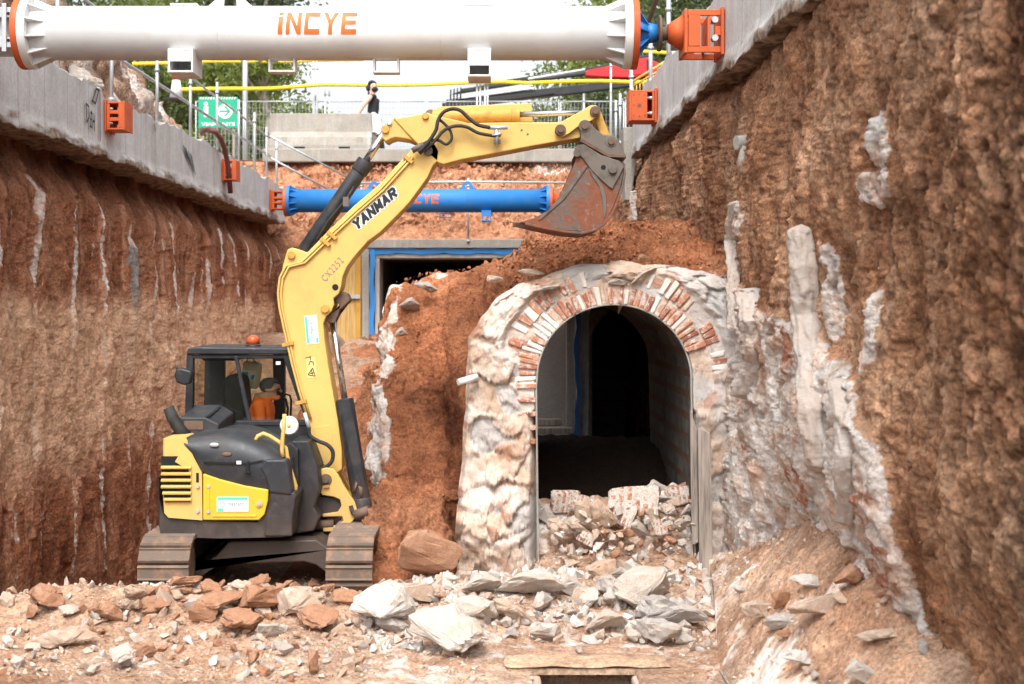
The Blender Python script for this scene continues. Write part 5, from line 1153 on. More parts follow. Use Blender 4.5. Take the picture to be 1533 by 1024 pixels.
# welded edge plates, hole and lugs that stand a little proud
pr('boom_rib', [(469,640),(494,636),(497,650),(500,690),(488,697),(476,690)], YB0-.006, YB0, YEL, .003, parent=boom)
for x, y, r in ((436.5,382,.042),(487,462,.045)): p = at(x,y,YB0); MB().tube([(p[0],YB0-.03,p[2]),(p[0],YB0,p[2])], r, 20).build('pivot_pin', YELD, boom, bevel=.005)
p = at(502,430,YB0); MB().tube([(p[0],YB0-.003,p[2]),(p[0],YB0+.001,p[2])], .034, 18).build('lug_hole', DARK, boom)
pr('cylinder_lug', [(497,448),(511,436),(520,440),(524,450),(511,462),(500,468),(492,474),(489,480),(499,482),(505,470),(508,456)], YB0+.07, YB1-.07, RUST, .01, parent=boom)
# pipes along the back of the boom with clamps
for dx, dy in ((0,0),(4.5,1.5)):
    MB().tube([at(x+dx, y+dy, YB0-.02) for x, y in ((461,626),(448,586),(437,545),(426,497),(418,460),(416,438),(419,415),(428,398),(452,392),(490,355),(532,316),(569,284),(598,252),(614,234))], .012, 8).build('hydraulic_pipe', YEL, boom)
for x, y in ((431,515),(451,602),(487,362),(611,238),(497,352)): p = at(x, y, YB0-.02); MB().box((p[0]-.06, YB0-.045, p[2]-.018), (p[0]+.06, YB0-.0, p[2]+.018), rot=(0, R(-12 if y > 450 else 40), 0)).build('pipe_clamp', YELD, boom)
# foot of boom to swing bracket
pr('boom_foot', [(476,705),(481,640),(503,640),(512,680),(508,722),(497,728),(482,728)], YB0+.06, YB1-.06, YEL, .02, parent=boom)
# ---- boom lift cylinder (front) and arm cylinder (top)
MB().cyl(at(496,470,14.38), at(517,604,14.28), .033, 16).build('lift_rod', CHROME, ex)
lc = MB().tube([at(516,598,14.28), at(529,680,14.18), at(542,752,14.1)], .096, 24).build('lift_cylinder', BLK, ex, bevel=.01)
MB().tube([at(541,746,14.1), at(545,778,14.08)], [.10,.105], 20).build('cylinder_foot', BLK, lc, bevel=.01)
pr('cylinder_guard', [(509,597),(523,597),(534,650),(548,740),(552,757),(536,760),(527,700),(515,640)], 14.05, 14.075, BLK, .006, parent=lc)
MB().tube([at(530,736,14.03), at(534,722,14.03), at(540,730,14.03), at(541,744,14.03)], .022, 8).build('hose_guard', RUST, lc)
ac = MB().tube([at(456,376,14.39), at(500,312,14.39), at(545,246,14.39)], .083, 22).build('arm_cylinder', BLK, ex, bevel=.01)
MB().tube([at(537,258,14.39), at(548,241,14.39)], .094, 22).build('cylinder_gland', BLK, ac, bevel=.008); MB().cyl(at(546,244,14.39), at(576,198,14.39), .04, 16).build('arm_rod', CHROME, ac)
MB().tube([at(460,382,14.28), at(492,330,14.27), at(520,296,14.27), at(530,280,14.28)], .014, 8).build('feed_pipe', BLK, ac); MB().box(*[tuple(np.array(at(518,302,14.27))+s*np.array((.03,.03,.05))) for s in (-1,1)]).build('pipe_clamp', MUDST, ac)
# ---- arm
AR = [(572,207),(572,196),(577,184),(584,179),(596,176.5),(640,168.5),(650,172),(700,184),(780,183),(838,183),(866,176),(876,176),(884,184),(884,196),(870,206),(800,218),(740,229.5),(690,239),(664,246),(655,243),(640,230),(622,212.5),(610,208),(592,205.5),(584,208),(578,212)]
arm = pr('dipper_arm', AR, YB0+.0, YB1-.0, YEL, .012)
pr('arm_plate', [(655,159),(796,154),(798,182),(655,187)], YB1-.10, YB1-.03, YEL, .006, parent=arm, ymap=14.45)
MB().tube([(at(590,176,YB0)[0], YB0-.008, at(0,176,YB0)[2]), (at(625,216,YB0)[0], YB0-.008, at(0,216,YB0)[2])], .009, 6).build('weld_seam', YELD, arm)
for x, y, r, m in ((577,194,.042,YELD),(583,184,.028,STEEL),(637,174,.035,YELD),(641,226,.05,MUDST)): p = at(x,y,YB0); MB().tube([(p[0],YB0-.028,p[2]),(p[0],YB0,p[2])], r, 20).build('pivot_pin', m, arm, bevel=.005)
for x, y in ((781,195),(790,201)): p = at(x,y,YB0); MB().tube([(p[0],YB0-.002,p[2]),(p[0],YB0+.002,p[2])], .012, 10).build('bolt_hole', RUST, arm)
bc = MB().tube([at(645,173.5,14.39), at(660,174,14.39), at(775,173.5,14.39)], [.065,.073,.073], 22).build('bucket_cylinder', YELD, ex, bevel=.008)
MB().tube([at(766,173.6,14.39), at(778,173.4,14.39)], .083, 22).build('cylinder_gland', YELD, bc, bevel=.006); MB().cyl(at(777,171.5,14.39), at(886,168,14.39), .030, 14).build('bucket_rod', CHROME, bc); MB().ball(at(645,173.5,14.39), (.07,.07,.07)).build('rod_eye', RUST, bc)
# links
for y0 in (YB0-.055, YB1+.012):
    pr('bucket_link', [(833,194),(836,186),(846,180),(868,168),(884,158.5),(893,159),(898,166),(896,175),(886,181),(866,190),(850,202),(842,206),(835,203)], y0, y0+.04, YEL, .008, ymap=YB0)
pr('curl_link', [(884,165),(891,159),(899,163),(905,180),(916,206),(912,212),(902,208),(893,184)], YB0+.03, YB1-.03, YELD, .012, ymap=YB0)
for x, y, r, m in ((839,194.5,.058,RUST),(891,167,.058,RUST),(875.5,189,.066,MUDST),(914.5,212,.064,MUDST)):
    p = at(x,y,YB0-.06); pn = MB().tube([(p[0],YB0-.085,p[2]),(p[0],YB1+.08,p[2])], r, 22).build('pivot_pin', m, ex, bevel=.006); MB().tube([(p[0],YB0-.105,p[2]),(p[0],YB0-.086,p[2])], r*.55, 12).build('pin_cap', RUST, pn)
# coupler and bucket
pr('quick_coupler', [(868,190),(869,183),(876,180),(884,184),(892,193),(903,201),(917,202),(926,208),(932,222),(938,235),(934,238),(912,234),(890,222),(870,210)], 14.12, 14.66, MUDST, .01)
pr('coupler_lip', [(869,208),(872,207),(890,218),(912,230),(937,232),(938,236),(911,235.5),(889,223),(869,212)], 14.10, 14.68, RUST, .004)
SIDE = [(866,220),(872,216),(882,222),(896,231),(910,238),(926,241),(935,247),(933,262),(929,280),(922,300),(914,318),(906,331),(893,341),(872,346.5),(846,345),(815,340),(788,335),(778,332.5),(800,326),(821,315),(838,292),(852,263),(862,240),(862,228)]
yb0, yb1 = 14.0, 14.76
for y in (yb0, yb1-.03): pr('bucket_side', SIDE, y, y+.03, BUCK, .006, ymap=yb0)
SH = [(936,246),(937,262),(933,282),(926,302),(918,321),(908,335),(894,345),(872,350.5),(846,348.5),(815,343),(786,336.5)]
mb = MB(); A = poly(SH, yb0); Bq = [xz(x-(3 if i < 8 else 0), y-3.5, yb0) for i, (x, y) in enumerate(SH)]
mb.prism(A + Bq[::-1], yb0-.012, yb1+.012); mb.build('bucket_shell', BUCK, ex, bevel=.004)
pr('bucket_ear', [(860,222),(864,217),(874,216),(900,232),(928,241),(934,250),(928,262),(917,283),(911,279),(888,258),(872,236),(862,230)], yb0-.022, yb0+.0, MUDST, .006)
MB().tube([at(864,229,yb0-.04), at(864,229,yb0+.02)], .04, 16).build('ear_pin', MUDST, ex); p = at(903,251,yb0); MB().tube([(p[0],yb0-.024,p[2]),(p[0],yb0-.0225,p[2])], .026, 16).build('ear_hole', DARK, ex)
p = at(917,254,yb0); MB().tube([(p[0],yb0-.05,p[2]),(p[0],yb0-.0,p[2])], .045, 18).build('pivot_pin', MUDST, ex, bevel=.005)
pr('wear_strip', [(876,247),(880,249),(846,297),(818,322),(808,330),(806,328),(842,294)], yb0-.012, yb0, MUDST, .004)
pr('wear_strip', [(880,249),(893,262),(903,279),(908,298),(908,316),(905,328),(903,316),(902,298),(897,279),(886,263)], yb0-.012, yb0, MUDST, .004)
for k in range(5):
    y = yb0+.06+k*.16; a = poly([(788,331.5),(812,327),(812,339),(790,337),(768,333)], yb0); MB().prism(a, y-.035, y+.035).build('bucket_tooth', RUST, ex, bevel=.008)
# ---- hoses at the elbow and the base
def hose(nm, pts, Y, r, par=ex, m=RUBB):
    P = [Vector(at(p[0], p[1], Y if len(p) < 3 else p[2])) for p in pts]; Q = []
    for i in range(len(P)-1):
        p0, p1, p2, p3 = P[max(i-1,0)], P[i], P[i+1], P[min(i+2,len(P)-1)]
        for k in range(6):
            t = k/6; Q.append(.5*((2*p1)+(p2-p0)*t+(2*p0-5*p1+4*p2-p3)*t*t+(3*p1-p0-3*p2+p3)*t**3))
    Q.append(P[-1]); return MB().tube(Q, r, 10).build(nm, m, par)
hose('hydraulic_hose', [(626,228),(640,214),(652,196),(656,180),(664,168),(677,163),(690,166),(703,178),(716,187),(733,191)], 14.08, .020)
hose('hydraulic_hose', [(628,230),(648,214),(664,196),(680,189),(698,190),(716,199),(737,203),(744,203)], 14.1, .018)
hose('hydraulic_hose', [(624,224),(640,212),(656,210),(668,216),(676,208),(674,196),(664,184),(655,178)], 14.12, .016)
MB().cyl(at(731,191,14.1), at(760,191,14.1), .022, 12).build('hose_fitting', STEEL, ex); MB().cyl(at(743,190,14.11), at(744,216,14.11), .022, 12).build('hose_fitting', STEEL, ex); MB().cyl(at(737,203,14.1), at(751,200,14.1), .018, 12).build('hose_fitting', STEEL, ex)
for y in (202, 212): MB().box(*[tuple(np.array(at(744,y,14.12))+s*np.array((.04,.02,.02))) for s in (-1,1)]).build('pipe_clamp', MUDST, ex)
MB().tube([at(617,226,14.12), at(634,216,14.12)], .03, 10).build('hose_fitting', MUDST, ex)
hose('hydraulic_hose', [(462,640),(464,652),(476,660),(490,666),(498,676),(497,690),(488,699),(476,704),(468,710)], 14.03, .021)
MB().cyl(at(456,618,14.08), at(463,642,14.06), .022, 10).build('hose_fitting', STEEL, ex); MB().cyl(at(475,702,14.03), at(467,711,14.03), .026, 10).build('hose_fitting', YELD, ex)
# ---- lettering and decals
def along(px0, py0, px1, py1, Y, rise):
    """frame on a vertical plane y=Y: u runs from p0 to p1, v is perpendicular (up-left)"""
    A = Vector(at(px0, py0, Y)); B = Vector(at(px1, py1, Y)); u = (B-A).normalized(); v = Vector((-u.z, 0, u.x)); L = (B-A).length
    return (lambda s, t: A + u*s + v*t), L
STROKES = {'Y': [((0,1),(.5,.5)),((1,1),(.5,.5)),((.5,.55),(.5,0))], 'A': [((0,0),(.5,1)),((1,0),(.5,1)),((.22,.3),(.78,.3))], 'N': [((0,0),(0,1)),((0,1),(1,0)),((1,0),(1,1))],
  'M': [((0,0),(0,1)),((0,1),(.5,.3)),((1,1),(.5,.3)),((1,0),(1,1))], 'R': [((0,0),(0,1)),((0,1),(.8,1)),((.8,1),(1,.85)),((1,.85),(1,.62)),((1,.62),(.8,.48)),((.8,.48),(0,.48)),((.45,.48),(1,0))]}
def stroke_text(name, body, f, L, H, wd, mat, parent, lift, grow=0., shear=.22):
    n = len(body); cell = L/n; lw = cell*.62; g_ = MB(); k = 0
    for i, ch in enumerate(body):
        for a, b in STROKES[ch]:
            A = Vector((i*cell+wd/2+a[0]*lw+a[1]*H*shear, wd/2+a[1]*(H-wd), 0)); B = Vector((i*cell+wd/2+b[0]*lw+b[1]*H*shear, wd/2+b[1]*(H-wd), 0)); d_ = (B-A).normalized(); nn = Vector((-d_.y, d_.x, 0)); w2 = wd/2+grow; e = wd*.42+grow
            q = [A-d_*e-nn*w2, B+d_*e-nn*w2, B+d_*e+nn*w2, A-d_*e+nn*w2]; k += 1
            g_.add([f(p.x, p.y)+Vector((0, -lift-k*.00008, 0)) for p in q], [(0,1,2,3)])
    return g_.build(name, mat, parent)
f, L = along(534, 346, 597, 292, YB0, 0)
stroke_text('lettering_outline', 'YANMAR', f, L, .112, .03, DECW, boom, .002, .011); stroke_text('lettering', 'YANMAR', f, L, .112, .03, DECB, boom, .006)
f, L = along(487.5, 422, 515, 391, YB0-.005, 0); lettering('lettering', 'CX2252', DECGR, lambda u, v: f(u, v), L, .075, -.004, 0, boom, spacing=1.25)
def decal(parent, px0, py0, px1, py1, h, Y):
    f, L = along(px0, py0, px1, py1, Y, 0); dl = MB()
    def rect(u0, v0, u1, v1, e, m, nm): g_ = MB(); g_.add([f(u0,v0)+Vector((0,-e,0)), f(u1,v0)+Vector((0,-e,0)), f(u1,v1)+Vector((0,-e,0)), f(u0,v1)+Vector((0,-e,0))], [(0,1,2,3)]); return g_.build(nm, m, parent)
    d = rect(0, 0, L, h, 0, DECW, 'sticker'); parent = d
    rect(L*.03, h*.78, L*.97, h*.96, .002, DECG, 'sticker_band'); rect(L*.03, h*.04, L*.2, h*.22, .002, DECG, 'sticker_band'); rect(L*.22, h*.06, L*.88, h*.20, .002, plainmat('sticker_pale_green', (.45,.72,.62), .4, .1), 'sticker_band')
    c = MB(); cu, cv, r0, r1 = L*.17, h*.5, h*.17, h*.12
    ring_ = [(cu+r0*1.1*math.cos(a), cv+r0*math.sin(a)) for a in [2*math.pi*k/20 for k in range(20)]]; ri = [(cu+r1*1.1*math.cos(a), cv+r1*math.sin(a)) for a in [2*math.pi*k/20 for k in range(20)]]
    c.add([f(*p)+Vector((0,-.002,0)) for p in ring_+ri], [(k, (k+1)%20, 20+(k+1)%20, 20+k) for k in range(20)]); c.build('sticker_ring', DECG, d)
    lettering('lettering', 'mascaró', DECGR, lambda u, v: f(L*.34+u, h*.4+v)+Vector((0,-.002,0)), L*.54, h*.26, .004, 0, d)
bb = YN-.0605
decal(ex, 324.5, 766, 372, 766, 22.5*bb/F, bb)
decal(boom, 478, 514, 474, 471, 19*YB0/F, YB0-.004)
pr('warning_plate', [(458,535),(472,534),(474,565),(460,566)], YB0-.003, YB0, plainmat('pale_yellow_sticker', (.78,.6,.22), .5), 0, parent=boom)
mb = MB(); yy = YB0-.006
def ln(a, b, w=.008):
    A, B = Vector(at(*a, yy)), Vector(at(*b, yy)); d = (B-A).normalized(); n_ = Vector((-d.z,0,d.x))*w/2; mb.add([A-n_,B-n_,B+n_,A+n_], [(0,1,2,3)])
for a, b in (((461,561),(472,563)),((472,563),(468,551)),((468,551),(461,561)),((466,553),(468,561)),((464,559),(470,558)),((462,547),(464,541)),((464,541),(469,542)),((469,542),(469,547)),((457,536),(466,534)),((464,533),(465,539))): ln(a, b)
mb.build('warning_symbol', DECB, boom)
# plastic canister hung in the far window
cn = empty('plastic_canister', at(377, 583, 15.2), 'pale plastic canister with a white and blue label seen through the cab window', 'canister')
q = [(363,543),(366,541),(384,542),(389,546),(388,560),(385,578),(382,583),(364,580)]
MB().prism(poly(q, 15.12), 15.12, 15.3).build('canister_body', plainmat('cream_plastic', (.62,.6,.38), .45, .08), cn, bevel=.025)
MB().prism(poly([(362,553.5),(383,556),(381,569),(363,566)], 15.1), 15.11, 15.115).build('label', DECW, cn); MB().prism(poly([(363,556),(371,557),(371,567),(363,566)], 15.1), 15.104, 15.108).build('label_print', plainmat('label_blue', (.08,.3,.45), .4), cn); MB().prism(poly([(376,562),(381,561),(380,568),(376,568)], 15.1), 15.104, 15.108).build('label_print', plainmat('label_blue_dark', (.06,.22,.4), .4), cn)
MB().tube([at(370,541,15.2), at(371,536,15.2), at(379,536,15.2), at(381,541.5,15.2)], .012, 8).build('handle', plainmat('cream_handle', (.6,.58,.36), .45, .08), cn)
# =================================================================== PEOPLE
def skin_body(name, J, E, mats, zone, parent, root='pelvis', sub=2):
    """J: joint -> (x,y,z,radius); E: edges; zone(co)->material index. One continuous skinned surface."""
    me = bpy.data.meshes.new(name); names = list(J); ix = {n: i for i, n in enumerate(names)}
    me.from_pydata([J[n][:3] for n in names], [(ix[a], ix[b]) for a, b in E], []); o = bpy.data.objects.new(name, me); COL.objects.link(o)
    o.modifiers.new('skin', 'SKIN'); 
    if not me.skin_vertices: 
        bm = bmesh.new(); bm.from_mesh(me); bm.verts.layers.skin.verify(); bm.to_mesh(me); bm.free()
    for n, i in ix.items():
        s = me.skin_vertices[0].data[i]; r = J[n][3]; s.radius = r if isinstance(r, tuple) else (r, r); s.use_root = (n == root)
    s = o.modifiers.new('sub', 'SUBSURF'); s.levels = sub; s.render_levels = sub
    dg = bpy.context.evaluated_depsgraph_get(); nm = bpy.data.meshes.new_from_object(o.evaluated_get(dg)); bpy.data.objects.remove(o)
    nm.name = name; nm.materials.clear()
    for m in mats: nm.materials.append(m)
    for p in nm.polygons: p.material_index = zone(p.center); p.use_smooth = True
    b = bpy.data.objects.new(name, nm); link(b, parent); return b
SKIN1 = plainmat('skin_tan', (.46,.27,.18), .6, .08); SKIN2 = plainmat('skin_light', (.6,.38,.29), .6, .06)
HIVIS = plainmat('orange_shirt', (1.,.2,.02), .7, .08); NAVY = plainmat('dark_trousers', (.03,.035,.05), .8); GHAIR = plainmat('grey_hair', (.1,.1,.1), .8, .3); BHAIR = plainmat('dark_hair', (.035,.025,.022), .7, .2); BTOP = plainmat('black_top', (.018,.018,.02), .8, .2); WSK = plainmat('white_cloth', (.78,.78,.78), .8, .05)
def hand_edges(J, E, w, d, up, r=.013, pre='r'):
    """palm and five fingers from the wrist joint w along d"""
    W = Vector(J[w][:3]); d = d.normalized(); s = d.cross(up).normalized()
    pm = pre+'palm'; J[pm] = (*(W+d*.05), .028); E.append((w, pm))
    for k, ln_ in enumerate((.06,.075,.08,.07)):
        o = (k-1.5)*.019; a = W+d*.085+s*o; b = a+d*ln_*.55-up*.012; c = b+d*ln_*.3-up*.03
        for t, v, rr in (('a',a,.011),('b',b,.009),('c',c,.008)): J[f'{pre}f{k}{t}'] = (*v, rr)
        E += [(pm, f'{pre}f{k}a'), (f'{pre}f{k}a', f'{pre}f{k}b'), (f'{pre}f{k}b', f'{pre}f{k}c')]
    a = W+d*.045+s*.04; b = a+d*.035+s*.02-up*.01
    J[pre+'ta'] = (*a, .011); J[pre+'tb'] = (*b, .009); E += [(pm, pre+'ta'), (pre+'ta', pre+'tb')]
# ---- operator, seated, looking right
P0 = at(388, 648, 14.9); px_ = P0[0]; pz = P0[2]; py_ = 14.92
op = empty('person', (px_, py_, pz-.05), 'grey-haired machine operator in an orange shirt seated in the cab, looking right', 'person')
def o_(x, y, z, r): return (px_+x, py_+y, pz+z, r)
hx, hz = at(407, 584, 14.9)[0]-px_, at(407, 584, 14.9)[2]-pz
J = {'pelvis': o_(0,0,.02,.16), 'belly': o_(.01,0,.14,(.15,.17)), 'chest': o_(.02,0,.28,(.14,.19)), 'collar': o_(.05,0,.385,(.09,.12)), 'neck': o_(.085,0,.43,.06), 'skull0': o_(hx-.01,0,hz-.055,.070), 'skull1': o_(hx-.015,0,hz+.03,(.10,.078)), 'skull2': o_(hx-.01,0,hz+.085,.062),
     'nose0': o_(hx+.085,0,hz+.0,.018), 'nose1': o_(hx+.112,0,hz-.022,.014), 'chin': o_(hx+.065,0,hz-.095,.034), 'jaw': o_(hx+.02,0,hz-.075,.05), 'brow': o_(hx+.07,0,hz+.03,.035), 'mouth': o_(hx+.085,0,hz-.06,.02)}
E = [('pelvis','belly'),('belly','chest'),('chest','collar'),('collar','neck'),('neck','skull0'),('skull0','skull1'),('skull1','skull2'),('skull1','brow'),('brow','nose0'),('nose0','nose1'),('skull0','jaw'),('jaw','chin'),('chin','mouth')]
for s, p in ((-1,'r'),(1,'l')):
    J[p+'sh'] = o_(.03,s*.19,.33,.075); J[p+'el'] = o_(.06,s*.24,.08,.052); J[p+'wr'] = o_(.29,s*.2,.10,.034); J[p+'hip'] = o_(.06,s*.1,.0,.10); J[p+'kn'] = o_(.46,s*.14,.03,.068); J[p+'an'] = o_(.5,s*.14,-.38,.045); J[p+'to'] = o_(.68,s*.15,-.42,.04)
    J[p+'ear'] = o_(hx-.015,s*.085,hz-.01,(.03,.012))
    E += [('chest',p+'sh'),(p+'sh',p+'el'),(p+'el',p+'wr'),('pelvis',p+'hip'),(p+'hip',p+'kn'),(p+'kn',p+'an'),(p+'an',p+'to'),('skull1',p+'ear')]
    hand_edges(J, E, p+'wr', Vector((1,0,-.1)), Vector((0,0,1)), pre=p)
def zop(c):
    x, y, z = c.x-px_, c.y-py_, c.z-pz
    if z > .40 and x > -.1 and abs(y) < .13: return 0
    if x > .17 and z > .03 and abs(y) > .12 and z < .2 : return 0
    if z < .05 and not (x < .2 and z > -.02): return 2
    return 1
opb = skin_body('body', J, E, [SKIN1, HIVIS, NAVY], zop, op)
h = MB(); hc = (px_+hx-.03, py_, pz+hz+.05); h.ball(hc, (.115,.092,.092), 0, 20, 12); hb = h.build('hair', GHAIR, op)
for v in hb.data.vertices:
    if v.co.x > hc[0]+.05 and v.co.z < hc[2]+.03: v.co.x = hc[0]+.05
    if v.co.z < hc[2]-.05 and v.co.x > hc[0]-.02: v.co.z = hc[2]-.02
for s in (-1, 1): MB().ball((px_+hx+.082, py_+s*.032, pz+hz+.012), .011).build('eye', DECB, op)
pr('arm_band', [(386,601),(390,600),(395,614),(394,628),(389,634),(387,632),(391,622),(391,612)], 14.70, 14.72, BLK, .004, parent=op, ymap=14.7)
# ---- woman walking behind the barrier
YW = 41.2; WP = at(556, 209, YW); wx, wz = WP[0], 7.38
wm = empty('person', (wx, YW, wz), 'woman in black top, white skirt and black face mask walking behind the barrier', 'person')
kz = (WP[2]-wz)
def w_(x, y, z, r): return (wx+x, YW+y, wz+z, r)
top = at(556, 120.5, YW)[2]-wz; s_ = top/1.70
def W(x, y, z, r): 
    r = tuple(q*s_ for q in r) if isinstance(r, tuple) else r*s_
    return w_(x*s_, y*s_, z*s_, r)
J = {'pelvis': W(.02,0,.92,(.135,.155)), 'waist': W(.03,0,1.06,(.10,.125)), 'chest': W(.06,0,1.22,(.125,.145)), 'collar': W(.02,0,1.36,(.07,.10)), 'neck': W(.03,0,1.43,.05), 'sk0': W(.05,-.01,1.51,.068), 'sk1': W(.04,-.01,1.59,(.085,.08)), 'sk2': W(.035,-.01,1.655,.055), 'nose': W(.115,-.06,1.555,.018), 'chin': W(.085,-.05,1.475,.035),
     'bust': W(.15,0,1.2,(.06,.09))}
E = [('pelvis','waist'),('waist','chest'),('chest','collar'),('collar','neck'),('neck','sk0'),('sk0','sk1'),('sk1','sk2'),('sk1','nose'),('sk0','chin'),('chest','bust')]
for s, p, el, wr in ((-1,'r',(-.16,1.12),(-.27,.92)),(1,'l',(.02,1.1),(.16,.95))):
    J[p+'sh'] = W(-.01,s*.17,1.33,.058); J[p+'el'] = W(el[0],s*.23,el[1],.042); J[p+'wr'] = W(wr[0],s*.24,wr[1],.028)
    st = .17*(-s) ; J[p+'hip'] = W(.02,s*.09,.86,.095); J[p+'kn'] = W(.05+st*.9,s*.09,.48,.062); J[p+'an'] = W(.02+st*1.5,s*.09,.09,.042); J[p+'to'] = W(.15+st*1.5,s*.1,.04,.036)
    E += [('collar',p+'sh'),(p+'sh',p+'el'),(p+'el',p+'wr'),('pelvis',p+'hip'),(p+'hip',p+'kn'),(p+'kn',p+'an'),(p+'an',p+'to')]
    hand_edges(J, E, p+'wr', Vector((-.4 if s < 0 else .5, 0, -1)), Vector((1,0,0)), pre=p)
def zw(c):
    z = (c.z-wz)/s_; y = abs(c.y-YW)/s_; x = (c.x-wx)/s_
    if z > 1.40: return 0
    if y > .17 and z > .7: return 0
    if z > 1.0: return 1
    if z > .55: return 2
    return 1
skin_body('body', J, E, [SKIN2, BTOP, WSK], zw, wm)
h = MB(); c = W(.015,.015,1.605,1)[:3]; h.ball(c, (.10*s_,.10*s_,.105*s_), 0, 18, 12); h.ball(W(-.07,.05,1.55,1)[:3], (.05*s_,.05*s_,.07*s_)); h.ball(W(-.06,.06,1.44,1)[:3], (.035,.035,.09)); hb = h.build('hair', BHAIR, wm)
for v in hb.data.vertices:
    if v.co.y < c[1]-.045*s_ and v.co.z < c[2]+.045*s_: v.co.y = c[1]-.03*s_
m = MB(); m.ball(W(.075,-.045,1.505,1)[:3], (.072*s_,.06*s_,.06*s_)); m.build('face_mask', BTOP, wm)
for dx in (.035, .095): MB().ball(W(dx,-.086,1.585,1)[:3], .011).build('eye', DECB, wm)
k = MB(); rows = []
for z, rx, ry in ((1.0,.135,.15),(.9,.165,.185),(.75,.18,.19),(.58,.19,.19)):
    rows.append([W(.03+rx*math.cos(2*math.pi*i/20), ry*math.sin(2*math.pi*i/20), z+.02*math.sin(i*1.3), 1)[:3] for i in range(20)])
k.add([v for r_ in rows for v in r_], [(i*20+j, i*20+(j+1)%20, (i+1)*20+(j+1)%20, (i+1)*20+j) for i in range(3) for j in range(20)], 0, True); k.build('skirt', WSK, wm)

# =================================================================== BACKGROUND
# wire mesh fence panels with their posts
def fence_panel(x0, x1, z0, z1, Y, lab):
    root = empty('fence_panel', ((x0+x1)/2, Y, z0), lab, 'fence panel', 'galvanised mesh fence panels at the trench head')
    mb = MB()
    for i in range(2): x = (x0, x1)[i]; mb.tube([(x, Y, z0), (x, Y, z1)], .024, 8)
    mb.tube([(x0, Y, z1), (x1, Y, z1)], .02, 8); mb.tube([(x0, Y, z0+.12), (x1, Y, z0+.12)], .02, 8); mb.build('panel_frame', STEEL, root)
    mb = MB(); n = int((x1-x0)/.11); r = .0042
    for i in range(1, n): x = x0+(x1-x0)*i/n; mb.tube([(x, Y+.012, z0+.13), (x, Y+.012, z1-.01)], r, 3, cap=False, smooth=False)
    m = int((z1-z0)/.2)
    for i in range(1, m): z = z0+(z1-z0)*i/m; mb.tube([(x0, Y+.02, z), (x1, Y+.02, z)], r, 3, cap=False, smooth=False)
    mb.build('wire_mesh', STEEL, root); return root
ZL = 7.35; YFN = 42.2
xsb = [xz(p, 0, YFN)[0] for p in (292, 366, 470, 545, 638, 724, 838, 935, 1000)]
labs = ['behind the green sign', 'behind the branching tree trunk', 'behind the concrete barrier', 'directly behind the woman', 'right of the woman against the white sky', 'before the black crane boom', 'before the right hand foliage', 'furthest right, behind the right capping beam']
for (a, b), l in zip(zip(xsb[:-1], xsb[1:]), labs): fence_panel(a+.03, b-.03, ZL, ZL+2.05, YFN, f'galvanised wire mesh fence panel, {l}')
for px, pt, nm in ((469,92,'left of the pair'), (474.5,92,'right of the pair')): q = at(px, pt, 41.9); post(q[0], 41.9, ZL, q[2], f'slim fence post behind the barrier, {nm}', 'slim posts at the trench head', .03)
for px, nm in ((486.5,'left'), (493,'right')): q = at(px, 131, 41.8); post(q[0], 41.8, ZL, q[2], f'shorter post above the barrier, {nm} of two', 'slim posts at the trench head', .026)
for k, px in enumerate((714, 719, 726, 730)): q = at(px, 112, 41.7); post(q[0], 41.7, ZL, q[2], f'slim post under the right box shoe of the white strut, {["leftmost","second","third","rightmost"][k]} of four', 'slim posts at the trench head', .03)
for px, pt, nm in ((914.5, 88, 'tall one right of the crane boom'), (874, 140, 'left of the bucket linkage')): q = at(px, pt, 41.9); post(q[0], 41.9, ZL, q[2], f'slim fence post before the right foliage, {nm}', 'slim posts at the trench head', .035)
q = at(367, 60, 43.); post(q[0], 43, ZL, 12.2, 'thick galvanised lamp pole behind the green sign', None, .085, nm='lamp_pole')
# yellow barrier rails
def yrail(pts, Y, lab):
    P = []
    for (a, b) in zip(pts[:-1], pts[1:]):
        for k in range(10): t = k/10; P.append(at(a[0]+(b[0]-a[0])*t, a[1]+(b[1]-a[1])*t + .5*math.sin((a[0]+(b[0]-a[0])*t)*.035), Y))
    P.append(at(*pts[-1], Y)); mb = MB(); mb.tube(P, .055, 10)
    for k in range(0, len(P)-1, 7): a, b = Vector(P[k]), Vector(P[k+1]); d = (b-a).normalized()*.03; mb.tube([a-d, a+d], .062, 10)
    o = mb.build('safety_rail', RAIL); return tag(o, lab, 'safety rail', 'yellow tubular safety rails')
yrail([(270,134),(405,132),(480,127.5),(640,127),(750,122),(790,124),(900,121),(985,123)], 41.6, 'lower yellow tubular rail running behind the woman across the trench head')
yrail([(200,95),(320,92),(420,92),(545,89)], 44.5, 'upper yellow tubular rail just beneath the white strut on the left')
yrail([(930,74),(1010,80),(1060,84)], 44.5, 'short upper yellow rail right of the white strut flange')
# small yellow edge grid beyond the right beam
mb = MB(); 
for k in range(14): a = at(948+k*5, 128-k*3.0, 26.5); mb.tube([a, (a[0], a[1], a[2]-.28)], .012, 4)
mb.tube([at(946,123,26.5), at(1016,80,26.5)], .03, 6); mb.tube([at(946,130,26.5), at(1016,88,26.5)], .02, 6)
o = mb.build('barrier_grid', paint('ochre_plastic', (.7,.4,.08), .5, .1)); tag(o, 'ochre plastic barrier grid along the top of the right capping beam', 'barrier')
